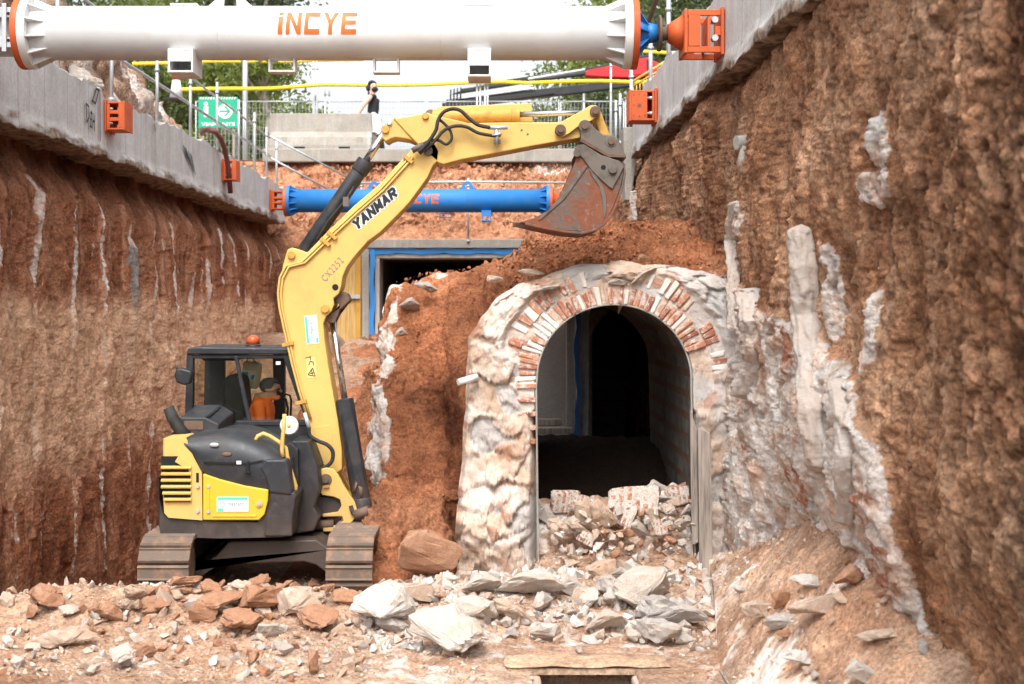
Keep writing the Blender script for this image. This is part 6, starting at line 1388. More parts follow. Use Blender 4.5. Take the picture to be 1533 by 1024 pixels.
# lorry crane with its folded black boom
YK = 47.; ck = empty('lorry_crane', at(930, 170, YK), 'red lorry crane with a long black telescopic boom pointing left above the fence', 'crane')
def ck_(nm, pts, d0, d1, m, bv=.02): return MB().prism(poly(pts, YK), YK+d0, YK+d1).build(nm, m, ck, bevel=bv)
ck_('outer_boom', [(668,150),(700,143),(800,135),(880,126),(940,120),(1000,116),(1000,122),(940,130),(880,138),(800,147),(730,156),(668,163)], -.15, .25, BLK)
ck_('boom_section', [(662,156),(720,148),(830,138),(830,142),(740,154),(662,165)], -.25, -.16, RUBB); ck_('boom_section', [(672,148),(740,139),(800,132),(800,134.5),(740,143),(672,152)], -.22, -.16, STEEL); ck_('boom_section', [(690,134),(780,122),(786,125),(690,140)], -.2, .1, BLK); ck_('boom_section', [(676,139),(700,130),(760,117),(845,104),(930,93),(935,97),(850,109),(760,123),(690,137)], .26, .5, BLK)
ck_('extension_rod', [(790,117),(876,103),(876,106),(790,120.5)], -.1, -.02, STEEL); ck_('boom_section', [(800,118),(878,107),(878,112),(800,122)], -.15, .2, BLKG)
for k in range(4): a = at(675+k*5, 134-k, YK-.3); MB().tube([a, (a[0]-.02, YK-.3, a[2]-.4)], .03, 6).build('boom_hose', RUBB, ck)
ck_('red_boom', [(876,109),(884,104),(930,98),(950,92),(968,89),(984,96),(995,104),(992,114),(940,118),(900,117),(876,115)], -.3, .3, RED, .03); ck_('red_head', [(944,98),(952,91),(972,88),(972,112),(948,114)], -.34, -.301, RED, .01)
ck_('hose_guard', [(940,88),(975,82),(975,86),(940,93)], -.2, .2, BLK); ck_('hose_guard', [(878,104),(925,95),(925,98),(880,107)], -.31, -.1, BLK); ck_('ram', [(966,92),(971,90),(973,112),(967,113)], -.38, -.345, BLK)
ck_('mast', [(985,96),(1010,92),(1012,225),(985,225)], -.3, .3, BLK)
# trees: tapered trunk and limbs, crown of small leaf faces in clumps
def leaf_mat(name, a, b, c):
    t = NT(name); col = t.mix(t.attr('v'), a, b); col = t.mix(t.math('MULTIPLY', t.noise(.8, 4), .5), col, c)
    p = t.n('ShaderNodeBsdfPrincipled'); t.set(p.inputs['Base Color'], col); p.inputs['Roughness'].default_value = .55; p.inputs['Specular IOR Level'].default_value = .3
    tr = t.n('ShaderNodeBsdfTranslucent'); t.set(tr.inputs[0], t.mix(1., col, (1.3,1.4,.6), 'MULTIPLY')); m = t.n('ShaderNodeMixShader'); m.inputs[0].default_value = .35
    t.t.links.new(p.outputs[0], m.inputs[1]); t.t.links.new(tr.outputs[0], m.inputs[2]); t.t.links.new(m.outputs[0], t.out.inputs[0]); return t.mat
LEAF1 = leaf_mat('bright_foliage', (.10,.14,.035), (.24,.28,.08), (.16,.2,.05)); LEAF2 = leaf_mat('olive_foliage', (.07,.10,.035), (.17,.2,.09), (.12,.14,.06)); LEAF3 = leaf_mat('dark_foliage', (.035,.05,.025), (.10,.12,.06), (.06,.08,.04))
def bark(name, a, b):
    t = NT(name); n = t.noise(3, 8, .7, vec=t.mapping((3,3,.6))); return t.pbr(t.ramp(n, [(.3, a), (.7, b)]), .9, normal=t.bump(n, .5, .05))
BARK = bark('grey_bark', (.17,.145,.12), (.4,.36,.31)); BARKD = bark('dark_bark', (.09,.07,.055), (.22,.18,.14))
def tree(x, Y, h, cr, n, lab, leaf, barkm=BARKD, tr=.16, cz=None, size=.16, rz=None, limbs=5, lean=0., dens=9, z0=7.35, flat=1., seed=0):
    g = np.random.default_rng(seed+int(abs(x)*10)); root = empty('tree', (x, Y, z0), lab, 'tree', 'trees beyond the trench head')
    cz = cz if cz is not None else z0+h-cr*.9; mb = MB(); rr_ = random.Random(seed)
    tp = Vector((x+lean, Y, cz)); mid = Vector((x+lean*.35+rr_.uniform(-.1,.1), Y, (z0+cz)/2))
    mb.tube([(x,Y,z0-.2),(x,Y,z0+.3),mid,tp], [tr*1.5,tr*1.1,tr*.85,tr*.5], 10); ends = []
    for k in range(limbs):
        a = 2*math.pi*k/limbs+rr_.uniform(-.4,.4); e = tp+Vector((math.cos(a)*cr*rr_.uniform(.5,.9), math.sin(a)*cr*.7, rr_.uniform(-.1,.75)*cr)); s = mid.lerp(tp, rr_.uniform(.1,.9)); m_ = s.lerp(e, .5)+Vector((0,0,rr_.uniform(-.1,.25)*cr))
        mb.tube([s, m_, e], [tr*.45,tr*.3,tr*.12], 7); ends.append(e); ends.append(m_)
        for q in range(2): e2 = m_+Vector((rr_.uniform(-1,1),rr_.uniform(-1,1),rr_.uniform(0,1)))*cr*.4; mb.tube([m_, e2], [tr*.2, tr*.06], 5); ends.append(e2)
    mb.build('trunk', barkm, root)
    K = max(8, n//70); cc = g.normal(size=(K, 3)); cc /= np.linalg.norm(cc, axis=1)[:, None]; cc *= (g.random(K)**.42)[:, None]
    cc = cc*np.array([cr, cr*.8, cr*flat]) + np.array([x+lean, Y, cz+.15*cr]); cc = np.concatenate([cc, np.array([tuple(e) for e in ends])])
    cs = g.random(len(cc))*.35+.2; w_i = g.integers(0, len(cc), n)
    pos = cc[w_i] + g.normal(size=(n,3))*(cs[w_i]*cr*.42)[:, None]
    u = g.normal(size=(n,3)); u /= np.linalg.norm(u, axis=1)[:, None]; v = g.normal(size=(n,3)); v -= (v*u).sum(1)[:, None]*u; v /= np.linalg.norm(v, axis=1)[:, None]
    sz = (g.random(n)*.6+.6)[:, None]*size; u *= sz; v *= sz*.5
    V = np.stack([pos-u, pos+v*.9-u*.1, pos+u, pos-v*.9+u*.1], 1).reshape(-1,3); Fq = np.arange(4*n).reshape(n,4)
    val = np.repeat(np.clip((g.random(len(cc)))[w_i]*.7+g.random(n)*.4-.05, 0, 1), 4)
    rawmesh('crown', V, Fq, leaf, {'v': val}, parent=root); return root
def T(px, Y): return xz(px, 0, Y)[0]
tree(T(345,48), 48, 5.2, 1.9, 4200, 'pale-trunked leafy tree behind the green sign', LEAF1, BARK, .30, size=.13, seed=1)
tree(T(405,45.5), 45.5, 4.6, 1.5, 2600, 'crooked bare-limbed grey tree left of the concrete barrier', LEAF1, BARK, .20, lean=-.25, limbs=7, size=.12, seed=2)
tree(T(445,52), 52, 3.4, 1.75, 5600, 'dense bright green bushy tree behind the concrete barrier', LEAF1, BARKD, .13, size=.13, cz=8.9, seed=3)
tree(T(500,54), 54, 3.0, 1.3, 1500, 'thin twiggy bush at the edge of the white sky left of the woman', LEAF2, BARKD, .06, size=.10, limbs=9, cz=8.9, seed=4)
tree(T(300,56), 56, 5., 2.4, 4500, 'olive green tree behind the traffic cone', LEAF2, BARK, .22, size=.15, seed=5)
tree(T(215,50), 50, 6.2, 2.6, 4200, 'dark leafy tree behind the rubble bank on the left', LEAF2, BARKD, .3, size=.15, seed=6)
tree(T(235,62), 62, 10., 3.6, 6500, 'tall tree whose crown shows above the left half of the white strut', LEAF1, BARKD, .35, size=.17, cz=15.9, seed=7)
tree(T(385,60), 60, 10., 2.8, 4200, 'tall dark tree showing above the white strut near its lettering', LEAF3, BARK, .4, size=.17, cz=16.2, seed=8)
tree(T(80,55), 55, 9., 3.4, 5200, 'large dark tree far left above the rubble bank', LEAF3, BARKD, .4, size=.17, cz=14., seed=9)
tree(T(845,58), 58, 4.6, 1.9, 4200, 'loose olive tree below the black crane boom', LEAF2, BARK, .12, size=.14, cz=9.8, seed=10)
tree(T(905,55), 55, 4.6, 2.0, 5600, 'dense dark tree behind the bucket linkage', LEAF3, BARKD, .16, size=.14, cz=9.4, seed=11)
tree(T(880,70), 70, 8., 2.9, 4200, 'yellow-green tree showing between white strut and crane boom', LEAF1, BARKD, .2, size=.17, cz=14.6, seed=12)
tree(T(970,60), 60, 9., 3.4, 7000, 'tall green tree right of the white strut flange', LEAF1, BARKD, .25, size=.16, cz=15.2, seed=13)
tree(T(1030,52), 52, 9., 3.0, 6500, 'dark tree at the top right behind the orange wall shoe', LEAF3, BARKD, .25, size=.15, cz=12.6, seed=14)
tree(T(790,75), 75, 4., 1.9, 1300, 'sparse far bush at the tip of the black crane boom', LEAF2, BARKD, .08, size=.13, cz=10.6, limbs=8, seed=15)
# low hedge-like undergrowth at the left, one shrub each
for k, (px, Y, hh, lf) in enumerate(((300,47,1.3,LEAF1),(340,46.5,1.2,LEAF2),(375,47,1.4,LEAF1),(410,48,1.4,LEAF2),(450,47.5,1.3,LEAF1),(930,48,1.5,LEAF3),(890,50,1.4,LEAF3),(960,50,1.8,LEAF2))):
    l = ['at the foot of the green sign', 'right of the green sign', 'between lamp pole and crooked tree', 'behind the left end of the barrier', 'behind the middle of the barrier', 'right of the bucket linkage', 'left of the bucket linkage', 'behind the drilled orange bracket'][k]
    r_ = tree(T(px,Y), Y, hh+.5, hh*.85, 1500, f'low leafy shrub {l}', lf, BARKD, .04, size=.11, cz=7.35+hh*.55, flat=.8, seed=30+k); r_.name = 'shrub'; r_['category'] = 'shrub'; r_['group'] = 'shrubs along the fence'
# building far behind on the left
# =================================================================== ROCKS
def rock_mesh(seed, flat=1., npt=15, mat=None, fine=True, mats=None):
    r = random.Random(seed); bm = bmesh.new()
    for k in range(npt):
        v = Vector((r.gauss(0,1), r.gauss(0,1), r.gauss(0,1))).normalized(); v = Vector((v.x*(1+.3*r.random()), v.y*.85, v.z*.72*flat))*r.uniform(.8, 1.05); bm.verts.new(v)
    bmesh.ops.convex_hull(bm, input=bm.verts[:]); bmesh.ops.delete(bm, geom=[v for v in bm.verts if not v.link_faces], context='VERTS')
    bmesh.ops.dissolve_limit(bm, angle_limit=R(9), verts=bm.verts[:], edges=bm.edges[:])
    if fine:
        bmesh.ops.bevel(bm, geom=bm.edges[:]+bm.verts[:], offset=.035, segments=1, affect='EDGES')
        bmesh.ops.triangulate(bm, faces=bm.faces[:]); bmesh.ops.subdivide_edges(bm, edges=bm.edges[:], cuts=3, use_grid_fill=True); bmesh.ops.triangulate(bm, faces=bm.faces[:])
        co = np.array([v.co[:] for v in bm.verts]); n = .05*fbm(co[:,0]*1.6+seed, co[:,1]*1.6, co[:,2]*1.6, 5, .6) + .03*fbm(co[:,0]*5+seed, co[:,1]*5, co[:,2]*5, 4, .6) + .075*facet(co[:,0]*1.5+seed, co[:,1]*1.5, co[:,2]*1.5, .9, .7)[0] + .035*facet(co[:,0]*4+seed, co[:,1]*4, co[:,2]*4, .9, .8)[0]
        for v, d in zip(bm.verts, n): v.co += v.co.normalized()*float(d)*1.6
    me = bpy.data.meshes.new('stone'); bm.to_mesh(me); bm.free()
    for p in me.polygons: p.use_smooth = False
    return me
PROTO = {}
for key, m in (('w', RK_W), ('t', RK_T), ('r', RK_R), ('g', RK_G), ('b', RK_B)):
    PROTO[key] = []
    for k in range(7):
        me = rock_mesh(100*ord(key)+k, flat=(1., .85, .95, .8, 1., .85, 1.1)[k], npt=(14, 12, 16, 12, 18, 13, 11)[k]); me.materials.append(m); PROTO[key].append(me)
# squared broken brickwork for the mouth of the gallery
def block_mesh(seed, m):
    r = random.Random(seed); bm = bmesh.new(); bmesh.ops.create_cube(bm, size=2)
    for v in bm.verts: v.co = Vector((v.co.x*1.1, v.co.y*.8, v.co.z*.75)) + Vector((r.uniform(-.34,.34), r.uniform(-.3,.3), r.uniform(-.34,.34)))
    bmesh.ops.bevel(bm, geom=bm.edges[:]+bm.verts[:], offset=.1, segments=2, affect='EDGES'); bmesh.ops.triangulate(bm, faces=bm.faces[:]); bmesh.ops.subdivide_edges(bm, edges=bm.edges[:], cuts=2, use_grid_fill=True); bmesh.ops.triangulate(bm, faces=bm.faces[:])
    co = np.array([v.co[:] for v in bm.verts]); n = .16*fbm(co[:,0]*1.3+seed, co[:,1]*1.3, co[:,2]*1.3, 6, .6) + .10*facet(co[:,0]*1.2+seed, co[:,1]*1.2, co[:,2]*1.2, .8, .8)[0]
    for v, d in zip(bm.verts, n): v.co += v.co.normalized()*float(d)
    me = bpy.data.meshes.new('brick_block'); bm.to_mesh(me); bm.free(); me.materials.append(m); return me
BLOCK = [block_mesh(k, RK_B) for k in range(4)] + [block_mesh(k, RK_T) for k in (4, 5)]
def put_stone(pos, size, key, lab, cat='stone', group=None, rot=None, sink=.3, stretch=None, name='stone', mesh=None):
    me = mesh or rnd.choice(PROTO[key]); o = bpy.data.objects.new(name, me); COL.objects.link(o)
    o.scale = stretch if stretch else (size, size*rnd.uniform(.8,1.1), size*rnd.uniform(.75,1.05))
    o.rotation_euler = rot if rot else (rnd.uniform(-.5,.5), rnd.uniform(-.5,.5), rnd.uniform(0, 6.28))
    o.location = (pos[0], pos[1], pos[2] + o.scale[2]*(.75-sink*.5)); return tag(o, lab, cat, group)
def px_stone(px, py, w, h, key, lab, mesh=None, group=None, name='stone', rot=None, lift=0., Y=None, cat='stone'):
    """stone whose foot stands on the floor seen at the lower edge of its outline"""
    g = ground_hit(px, py+h*.42) if Y is None else (at(px, 0, Y)[0], Y, at(px, py+h*.42, Y)[2])
    k = g[1]/F; s = (w/2*k*1.2, min(w, h*1.4)/2*k*1.1, h/2*k*1.35)
    return put_stone((g[0], g[1]+s[1]*.5, g[2]+lift), 1, key, lab, cat, group, rot or (rnd.uniform(-.25,.25), rnd.uniform(-.2,.2), rnd.uniform(-.5,.5)), .1, s, name, mesh)
BIG = [
 (577,915,84,82,'w','largest white angular stone, left of the pale rubble mound'), (668,952,108,86,'w','big white stone with a bluish cast at the front of the pale mound'), (718,878,58,46,'w','pale squarish stone directly below the left pier of the arch'),
 (795,880,104,60,'w','wide white stone with an ochre broken face below the arch'), (862,880,46,40,'w','small pale stone just right of the wide ochre-faced one'), (962,888,92,70,'w','big white stone with grey underside right of the arch axis'),
 (1012,922,84,56,'g','smooth grey stone beside the right ledge'), (985,950,66,52,'g','grey-white stone at the front right of the pale mound'), (770,922,66,44,'t','tan stone in the middle of the pale mound'), (905,938,56,48,'w','upright pale stone in the middle of the pale mound'),
 (706,922,74,46,'w','flat pale stone behind the bluish white one'), (622,890,66,46,'t','tan stone between the largest white stone and the left pier'), (640,842,96,78,'r','large orange-brown slab leaning beside the left pier'), (592,842,48,42,'r','round orange-brown stone right of the right track'),
 (275,876,52,26,'r','long brown stone tilted up against the left track'), (328,912,64,46,'r','brown stone in the heap before the undercarriage, left of centre'), (388,902,72,66,'r','large brown wedge stone in the heap before the undercarriage'), (441,906,60,56,'t','tall tan stone in the heap before the right track'), (352,936,70,46,'r','dark brown stone at the front of the heap before the tracks'),
 (362,882,34,22,'t','pale flat stone on top of the heap below the undercarriage'), (300,925,44,40,'r','brown brick-like stone tilted in the heap before the left track'), (152,925,46,40,'r','bright orange-brown stone at the left edge of the floor'), (60,905,60,44,'r','dull brown stone at the foot of the left earth face'),
 (90,960,74,34,'t','flat tan slab on the left foreground'), (178,985,46,46,'w','white pointed stone in the left foreground'), (225,912,44,34,'r','small brown stone left of the tilted long one'), (470,930,60,40,'r','brown stone at the right end of the heap'), (520,905,50,34,'r','reddish clod before the right track')]
for b in BIG: px_stone(*b[:5], b[5])
# rubble in the mouth of the gallery
MOUTH = [(846,754,40,38,'b','brick and mortar lump at the left of the gallery mouth',0,14.75),(818,766,38,52,'w','pale lump against the left jamb of the gallery mouth',None,14.72),(908,768,56,92,'t','large tan slab standing on end in the gallery mouth',None,14.3),(878,768,40,80,'t','second tan slab leaning behind the large upright one',None,14.42),(950,754,58,52,'b','big brick and mortar block right of the upright slab',1,14.7),(993,731,46,34,'w','white stone on top of the gallery mouth rubble',None,15.0),(1021,742,34,32,'b','brick lump at the right jamb of the gallery mouth',2,14.8),(990,748,32,26,'w','small white stone beside the big brick block',None,14.75),(842,792,40,40,'t','brown-pale stone low in the gallery mouth, left',None,14.4),(1018,788,40,42,'w','pale stone low in the gallery mouth, right',None,14.4),(866,790,36,30,'t','small tan stone before the upright slab',None,14.35),(938,800,40,24,'r','reddish fragment below the big brick block',None,14.3)]
for px, py, w, h, key, lab, blk, Y in MOUTH:
    k = Y/F; s = (w/2*k, w/2*k*.8, h/2*k); p = at(px, py, Y)
    o = bpy.data.objects.new('stone', BLOCK[blk] if blk is not None else PROTO[key][(px) % 7]); COL.objects.link(o); o.location = (p[0], Y+s[1]*.6, p[2]); o.scale = s
    o.rotation_euler = (rnd.uniform(-.2,.2), rnd.uniform(-.25,.25), rnd.uniform(-.3,.3)); tag(o, lab, 'stone')
def fill(n, region, szr, keys, lab, group, surf=None, name='stone'):
    k = 0
    while k < n:
        px, py = rnd.uniform(region[0], region[2]), rnd.uniform(region[1], region[3])
        g = ground_hit(px, py) if surf is None else surf(px, py)
        if g is None: k += 1; continue
        s = (rnd.random()**2.2*(szr[1]-szr[0])+szr[0])/2*g[1]/F
        put_stone(g, s, rnd.choice(keys), lab, 'stone', group, (rnd.uniform(-3,3), rnd.uniform(-.4,.4), rnd.uniform(0,6.28)), .35); k += 1
fill(70, (0, 905, 545, 1015), (12, 46), 'wwttrg', 'small rubble stone lying loose on the left foreground floor', 'loose stones on the left foreground floor')
fill(42, (190, 880, 530, 925), (20, 54), 'rrrt', 'brown rubble stone in the heap before the excavator tracks', 'brown stones heaped before the tracks')
fill(92, (545, 862, 1062, 980), (12, 56), 'wwwtg', 'small pale rubble stone in the mound before the arch', 'pale stones in the mound before the arch')
def mouth(px, py):
    Y = 14.25 + (800-py)/90*.6 + rnd.uniform(-.1,.1); x, _, z = at(px, py, Y); return (x, Y, z-.03)
MP, MS_ = [], []
for k in range(110):
    px, py = rnd.uniform(820, 1042), rnd.uniform(748, 832)
    if py < 785 and px < 850: continue
    g = mouth(px, py); MP.append(g); MS_.append((rnd.random()**1.6*15+5)/2*g[1]/F)
for px, py, w, h, key, blk in ((868,757,30,30,'b',0),(930,770,36,34,'b',1),(975,768,38,34,'t',None),(1000,764,34,30,'w',None),(1030,764,28,34,'w',None),(960,790,34,28,'w',None),(988,790,30,26,'b',2),(912,800,30,24,'t',None),(1002,810,28,22,'r',None),(830,785,26,30,'t',None),(858,780,30,30,'w',None),(1020,812,24,22,'w',None),(880,806,22,20,'b',3),(950,808,24,20,'t',None),(970,742,30,26,'b',0),(1010,752,26,22,'t',None)):
    Y = 14.3 + (812-py)/80*.55; k = Y/F; p = at(px, py, Y); o = bpy.data.objects.new('stone', BLOCK[blk] if blk is not None else rnd.choice(PROTO[key])); COL.objects.link(o); o.location = (p[0], Y, p[2]); o.scale = (w/2*k, w/2*k*.8, h/2*k*1.15); o.rotation_euler = (rnd.uniform(-.5,.5), rnd.uniform(-.5,.5), rnd.uniform(-.7,.7)); tag(o, 'medium broken brick or stone lump in the rubble filling the gallery mouth', 'stone', 'medium lumps in the gallery mouth')
# heap core below the mouth rubble
xs = np.linspace(.42, 2.2, 90); ys = np.linspace(14.0, 15.8, 90); XX, YY = np.meshgrid(xs, ys, indexing='ij')
Z = .10 + .62*sstep(14.4, 15.0, YY + .2*fbm(XX*2, YY*2, 1, 3)) - .25*sstep(15.1, 15.7, YY) + .16*sstep(1.4, 2.1, XX)*sstep(14.3,14.9,YY) + .09*fbm(XX*4, YY*4, 2, 4) + .08*np.clip(.6-worley(XX*8, YY*8, 0*XX)[0], 0, 1) - .35*sstep(14.2, 14.0, YY)
o = gridmesh('rubble_ground', np.stack([XX, YY, Z], -1), SOIL_F, {'m': .7*sstep(-.1,.2,fbm(XX*3,YY*3,7,3)), 'k': .3*sstep(15.0,15.4,YY)}); tag(o, kind='structure')  # k darkens it inward: gallery shade put in the colour
# talus stones on the right
def tal(px, py):
    best = None
    P = np.stack([TAL[2], np.repeat(TAL[0][:,None], TAL[2].shape[1], 1), TAL[3]], -1)
    u = VX + P[...,0]/P[...,1]*F; v = VY - (P[...,2]-ZC)/P[...,1]*F; d = (u-px)**2+(v-py)**2; i = np.unravel_index(np.argmin(d), d.shape)
    return tuple(P[i]) if d[i] < 60 else None
for px, py, w, h, key, lab in ((1140,912,56,44,'t','pale lumpy stone on the right ledge, left one'),(1176,902,42,36,'r','brown-grey stone on the right ledge beside the pale lumpy one'),(1228,906,88,56,'t','largest tan stone on the right ledge'),(1276,862,54,40,'r','brown stone at the top of the right ledge'),(1172,928,60,34,'g','grey flat stone on the right ledge below the brown-grey one'),(1200,988,56,38,'w','white stone near the bottom of the right ledge'),(1300,1004,56,44,'w','white-grey stone at the bottom edge of the right ledge'),(1212,872,50,30,'w','pale flat stone at the upper left of the right ledge'),(1320,952,70,22,'t','long flat tan stone on the right ledge'),(1110,882,20,18,'w','small white stone at the inner edge of the right ledge')):
    g = tal(px, py+h*.3)
    if g: k = g[1]/F; s = (w/2*k, w/2*k*.7, h/2*k*1.2); put_stone((g[0]-.02, g[1], g[2]), 1, key, lab, 'stone', None, (rnd.uniform(-.2,.2), rnd.uniform(-.2,.2), rnd.uniform(-.4,.4)), .35, s)
fill(26, (1090, 840, 1390, 1020), (8, 30), 'wttrg', 'small stone lying on the right ledge below the earth face', 'small stones on the right ledge', tal)
# stones on the back of the vault and flat slabs above the arch
for px, py, w, h, key, lab, Y, rot in ((962,412,50,20,'w','long pale slab tilted on top of the arch crown',14.35,(0,-.5,.2)),(930,420,40,18,'w','pale slab below the tilted one on the arch crown',14.35,(0,-.15,.1)),(965,388,26,20,'r','brown lump at the top edge of the arch masonry',14.6,None),(795,408,40,18,'t','flat tan stone at the upper left edge of the masonry',14.45,None),(742,418,30,20,'t','tan stone at the left shoulder of the masonry',14.55,None),(820,432,48,14,'w','thin white slab over the left haunch of the arch',14.3,(0,-.2,0))):
    p = at(px, py, Y); k = Y/F; o = bpy.data.objects.new('stone', PROTO[key][px % 7]); COL.objects.link(o); o.location = (p[0], Y+.03, p[2]); o.scale = (w/2*k, w/2*k*.7, h/2*k); o.rotation_euler = rot or (.1, .1, .3); tag(o, lab, 'stone')
for px, py, w, h, lab in ((638,430,40,30,'greyish stone lump at the top left of the soil heap'),(612,455,34,44,'pale stone lump at the left edge of the soil heap, upper'),(598,500,26,50,'pale stone lump at the left edge of the soil heap, middle'),(585,560,24,50,'pale stone lump at the left edge of the soil heap, lower')):
    Y = 17.2; p = at(px, py, Y); k = Y/F; o = bpy.data.objects.new('stone', PROTO['w'][px % 7]); COL.objects.link(o); o.location = (p[0], Y, p[2]); o.scale = (w/2*k, .18, h/2*k); o.rotation_euler = (.2, .2, .3); tag(o, lab, 'stone')
# big rubble on the left bank
for px, py, w, h, key, Y, lab in ((212,120,70,70,'g',21.5,'large grey boulder in the bank above the left capping beam'),(265,160,54,60,'w',24,'whitish broken boulder in the bank under the white strut'),(180,130,60,60,'r',20.5,'brown earth lump in the bank right of the white strut flange'),(235,190,44,44,'r',23,'brown lump in the bank above the beam, third post'),(300,205,44,50,'t',27,'tan broken rubble lump beside the red-brown hose'),(322,225,30,40,'g',28.5,'grey rubble lump below the green sign'),(352,238,30,24,'w',33,'pale small stone at the foot of the sign')):
    p = at(px, py, Y); k = Y/F; o = bpy.data.objects.new('stone', PROTO[key][px % 7]); COL.objects.link(o); o.location = (min(p[0], -6.75), Y, p[2]); o.scale = (w/2*k, .4, h/2*k); o.rotation_euler = (.3, .2, .5); tag(o, lab, 'stone', 'boulders in the left bank')
# gravel: nobody could count it
def scatter(name, P, S, mats, seed=0, mi=None):
    g = np.random.default_rng(seed); V, Fq, MI = [], [], []; base = []
    for k in range(10):
        me = rock_mesh(900+k, npt=10, fine=False); me.calc_loop_triangles(); base.append((np.array([v.co[:] for v in me.vertices]), np.array([t.vertices[:] for t in me.loop_triangles]))); bpy.data.meshes.remove(me)
    off = 0
    for i in range(len(P)):
        bv, bf = base[g.integers(0, 10)]; q = g.normal(size=4); q /= np.linalg.norm(q); w, x, y, z = q
        M = np.array([[1-2*(y*y+z*z),2*(x*y-z*w),2*(x*z+y*w)],[2*(x*y+z*w),1-2*(x*x+z*z),2*(y*z-x*w)],[2*(x*z-y*w),2*(y*z+x*w),1-2*(x*x+y*y)]])
        V.append((bv@M.T)*S[i]+P[i]); Fq.append(bf+off); off += len(bv); MI.append(np.full(len(bf), g.integers(0, len(mats)) if mi is None else mi))
    o = rawmesh(name, np.concatenate(V), np.concatenate(Fq), mats, None, False, mi=np.concatenate(MI)); return tag(o, kind='stuff')
scatter('gravel', np.array(MP), np.array(MS_), [RK_T, RK_R, RK_T, RK_W], 7)
def dense(n, reg, lo, hi, pw, mats, seed):
    px = nrng.uniform(reg[0], reg[2], n); py = nrng.uniform(reg[1], reg[3], n); Y = ZC*F/(py-VY); X = (px-VX)/F*Y; ok = (Y > 9.8) & ~((X > -.15) & (X < 1.7) & (Y < 11.5)) & (fbm(X*1.1, Y*1.1, seed*1., 3) > -.22); X, Y = X[ok], Y[ok]
    S = (nrng.random(len(X))**pw*(hi-lo)+lo)/2*Y/F; Zf = floor_z(X, Y); scatter('rubble', np.stack([X, Y, Zf+S*.25], 1), S, mats, seed)
dense(1150, (540, 858, 1066, 985), 5, 32, 2.0, [RK_W, RK_T, RK_T, RK_G, RK_W], 21)
dense(650, (-10, 900, 545, 1024), 4, 26, 2.6, [RK_T, RK_T, RK_R, RK_W, RK_T], 22)
dense(420, (180, 885, 540, 930), 6, 26, 2., [RK_R, RK_R, RK_T], 23)
ii = nrng.integers(0, len(RW[0]), 900); jj = nrng.integers(0, len(RW[1]), 900); Pw = np.stack([RW[2][ii,jj]+.005, RW[0][ii], RW[1][jj]], 1); ok = (Pw[:,1] > 6) & (Pw[:,1] < 22); Pw = Pw[ok]; scatter('gravel', Pw, (nrng.random(len(Pw))**3*9+2)/2*Pw[:,1]/F, [RK_T, SOIL_R, RK_R, SOIL_R, RK_T], 31)
n = 5200; py = 860 + 165*nrng.random(n); px = nrng.uniform(-20, 1068, n); Y = ZC*F/(py-VY); X = (px-VX)/F*Y; ok = (Y > 9.8) & ~((X > -.1) & (X < 1.6) & (Y < 11.9) & (nrng.random(n) < .85)); X, Y = X[ok], Y[ok]
Zf = floor_z(X, Y); P = np.stack([X, Y, Zf], 1); S = (nrng.random(len(P))**3*11+2.2)/2*Y/F; scatter('gravel', P, S, [RK_T, RK_T, RK_R, RK_T, RK_W], 1)
ii = nrng.integers(0, TAL[2].shape[0], 1500); jj = nrng.integers(4, TAL[2].shape[1]-10, 1500); P = np.stack([TAL[2][ii,jj], TAL[0][ii], TAL[3][ii,jj]], 1); scatter('gravel', P, (nrng.random(1500)**3*10+2)/2*P[:,1]/F, [RK_T, RK_R, RK_W, RK_T], 2)
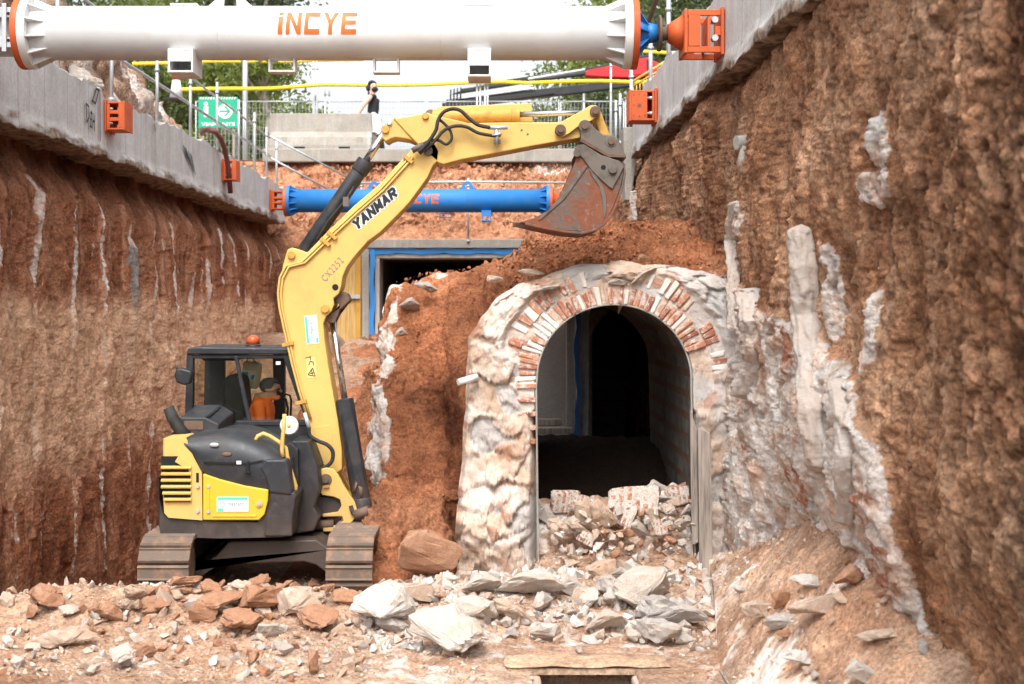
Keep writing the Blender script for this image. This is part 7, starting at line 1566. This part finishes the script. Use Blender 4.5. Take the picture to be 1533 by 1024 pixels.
# crumbs of soil on the heap and on the far slope
n = 2600; X = nrng.uniform(-1.35, 2.45, n); Y = nrng.uniform(15, 18.4, n); Zh = heap_z(X, Y) + .08*fbm(X*1.1, Y*.8, heap_z(X,Y)*.9, 5); keep = nrng.random(n) < (.25+.75*(X > .0)*(Zh > 2.8) + .3*(Zh < 1.2)); P = np.stack([X, Y, Zh+.05], 1)[keep]
scatter('soil_crumbs', P, (nrng.random(len(P))**2.5*9+2.)/2*P[:,1]/F, [SOIL_H], 3)
n = 1800; X = nrng.uniform(-5.8, 2.4, n); t = nrng.random(n); Y = 37.7+t*2.7; P = np.stack([X, Y, 5.05+t*2.2+.12], 1); scatter('soil_crumbs', P, (nrng.random(n)**2.5*8+2.)/2*Y/F, [SOIL_E], 4)
# =================================================================== CAMERA, SKY, LIGHT
cam = bpy.data.cameras.new('camera'); co = bpy.data.objects.new('camera', cam); COL.objects.link(co)
co.location = (0, 0, ZC); co.rotation_euler = (R(90), 0, 0); cam.sensor_width = 36; cam.lens = F/1533*36
cam.shift_x = (766.5-VX)/1533; cam.shift_y = -(512-VY)/1533; cam.clip_end = 3000; cam.clip_start = .1
cam.dof.use_dof = True; cam.dof.focus_distance = 14.3; cam.dof.aperture_fstop = 2.2
SC.camera = co
w = bpy.data.worlds.new('World'); SC.world = w; w.use_nodes = True; nt = w.node_tree; nt.nodes.clear()
sky = nt.nodes.new('ShaderNodeTexSky'); sky.sky_type = 'NISHITA'; sky.sun_disc = False; sky.sun_elevation = R(56); sky.sun_rotation = R(186); sky.air_density = 1.; sky.dust_density = 6.; sky.ozone_density = 1.
hs = nt.nodes.new('ShaderNodeHueSaturation'); hs.inputs['Saturation'].default_value = .18; hs.inputs['Value'].default_value = 2.4
bg = nt.nodes.new('ShaderNodeBackground'); bg.inputs[1].default_value = .15; out = nt.nodes.new('ShaderNodeOutputWorld')
nt.links.new(sky.outputs[0], hs.inputs['Color']); nt.links.new(hs.outputs[0], bg.inputs[0]); nt.links.new(bg.outputs[0], out.inputs[0])
sl = bpy.data.lights.new('sun', 'SUN'); sl.energy = 1.3; sl.angle = R(12); sl.color = (1, .97, .93); so = bpy.data.objects.new('sun', sl); COL.objects.link(so)
el, az = R(56), R(186)   # behind the camera, a little to its left
d = Vector((math.sin(az)*math.cos(el), math.cos(az)*math.cos(el), math.sin(el)))
so.rotation_euler = d.to_track_quat('Z', 'Y').to_euler(); so.location = (0, 0, 30)
SC.view_settings.view_transform = 'Standard'; SC.view_settings.look = 'None'; SC.view_settings.exposure = 0; SC.view_settings.gamma = 1
SC.render.engine = 'CYCLES'; SC.cycles.max_bounces = 6; SC.cycles.diffuse_bounces = 4; SC.cycles.transparent_max_bounces = 8; SC.cycles.use_denoising = True
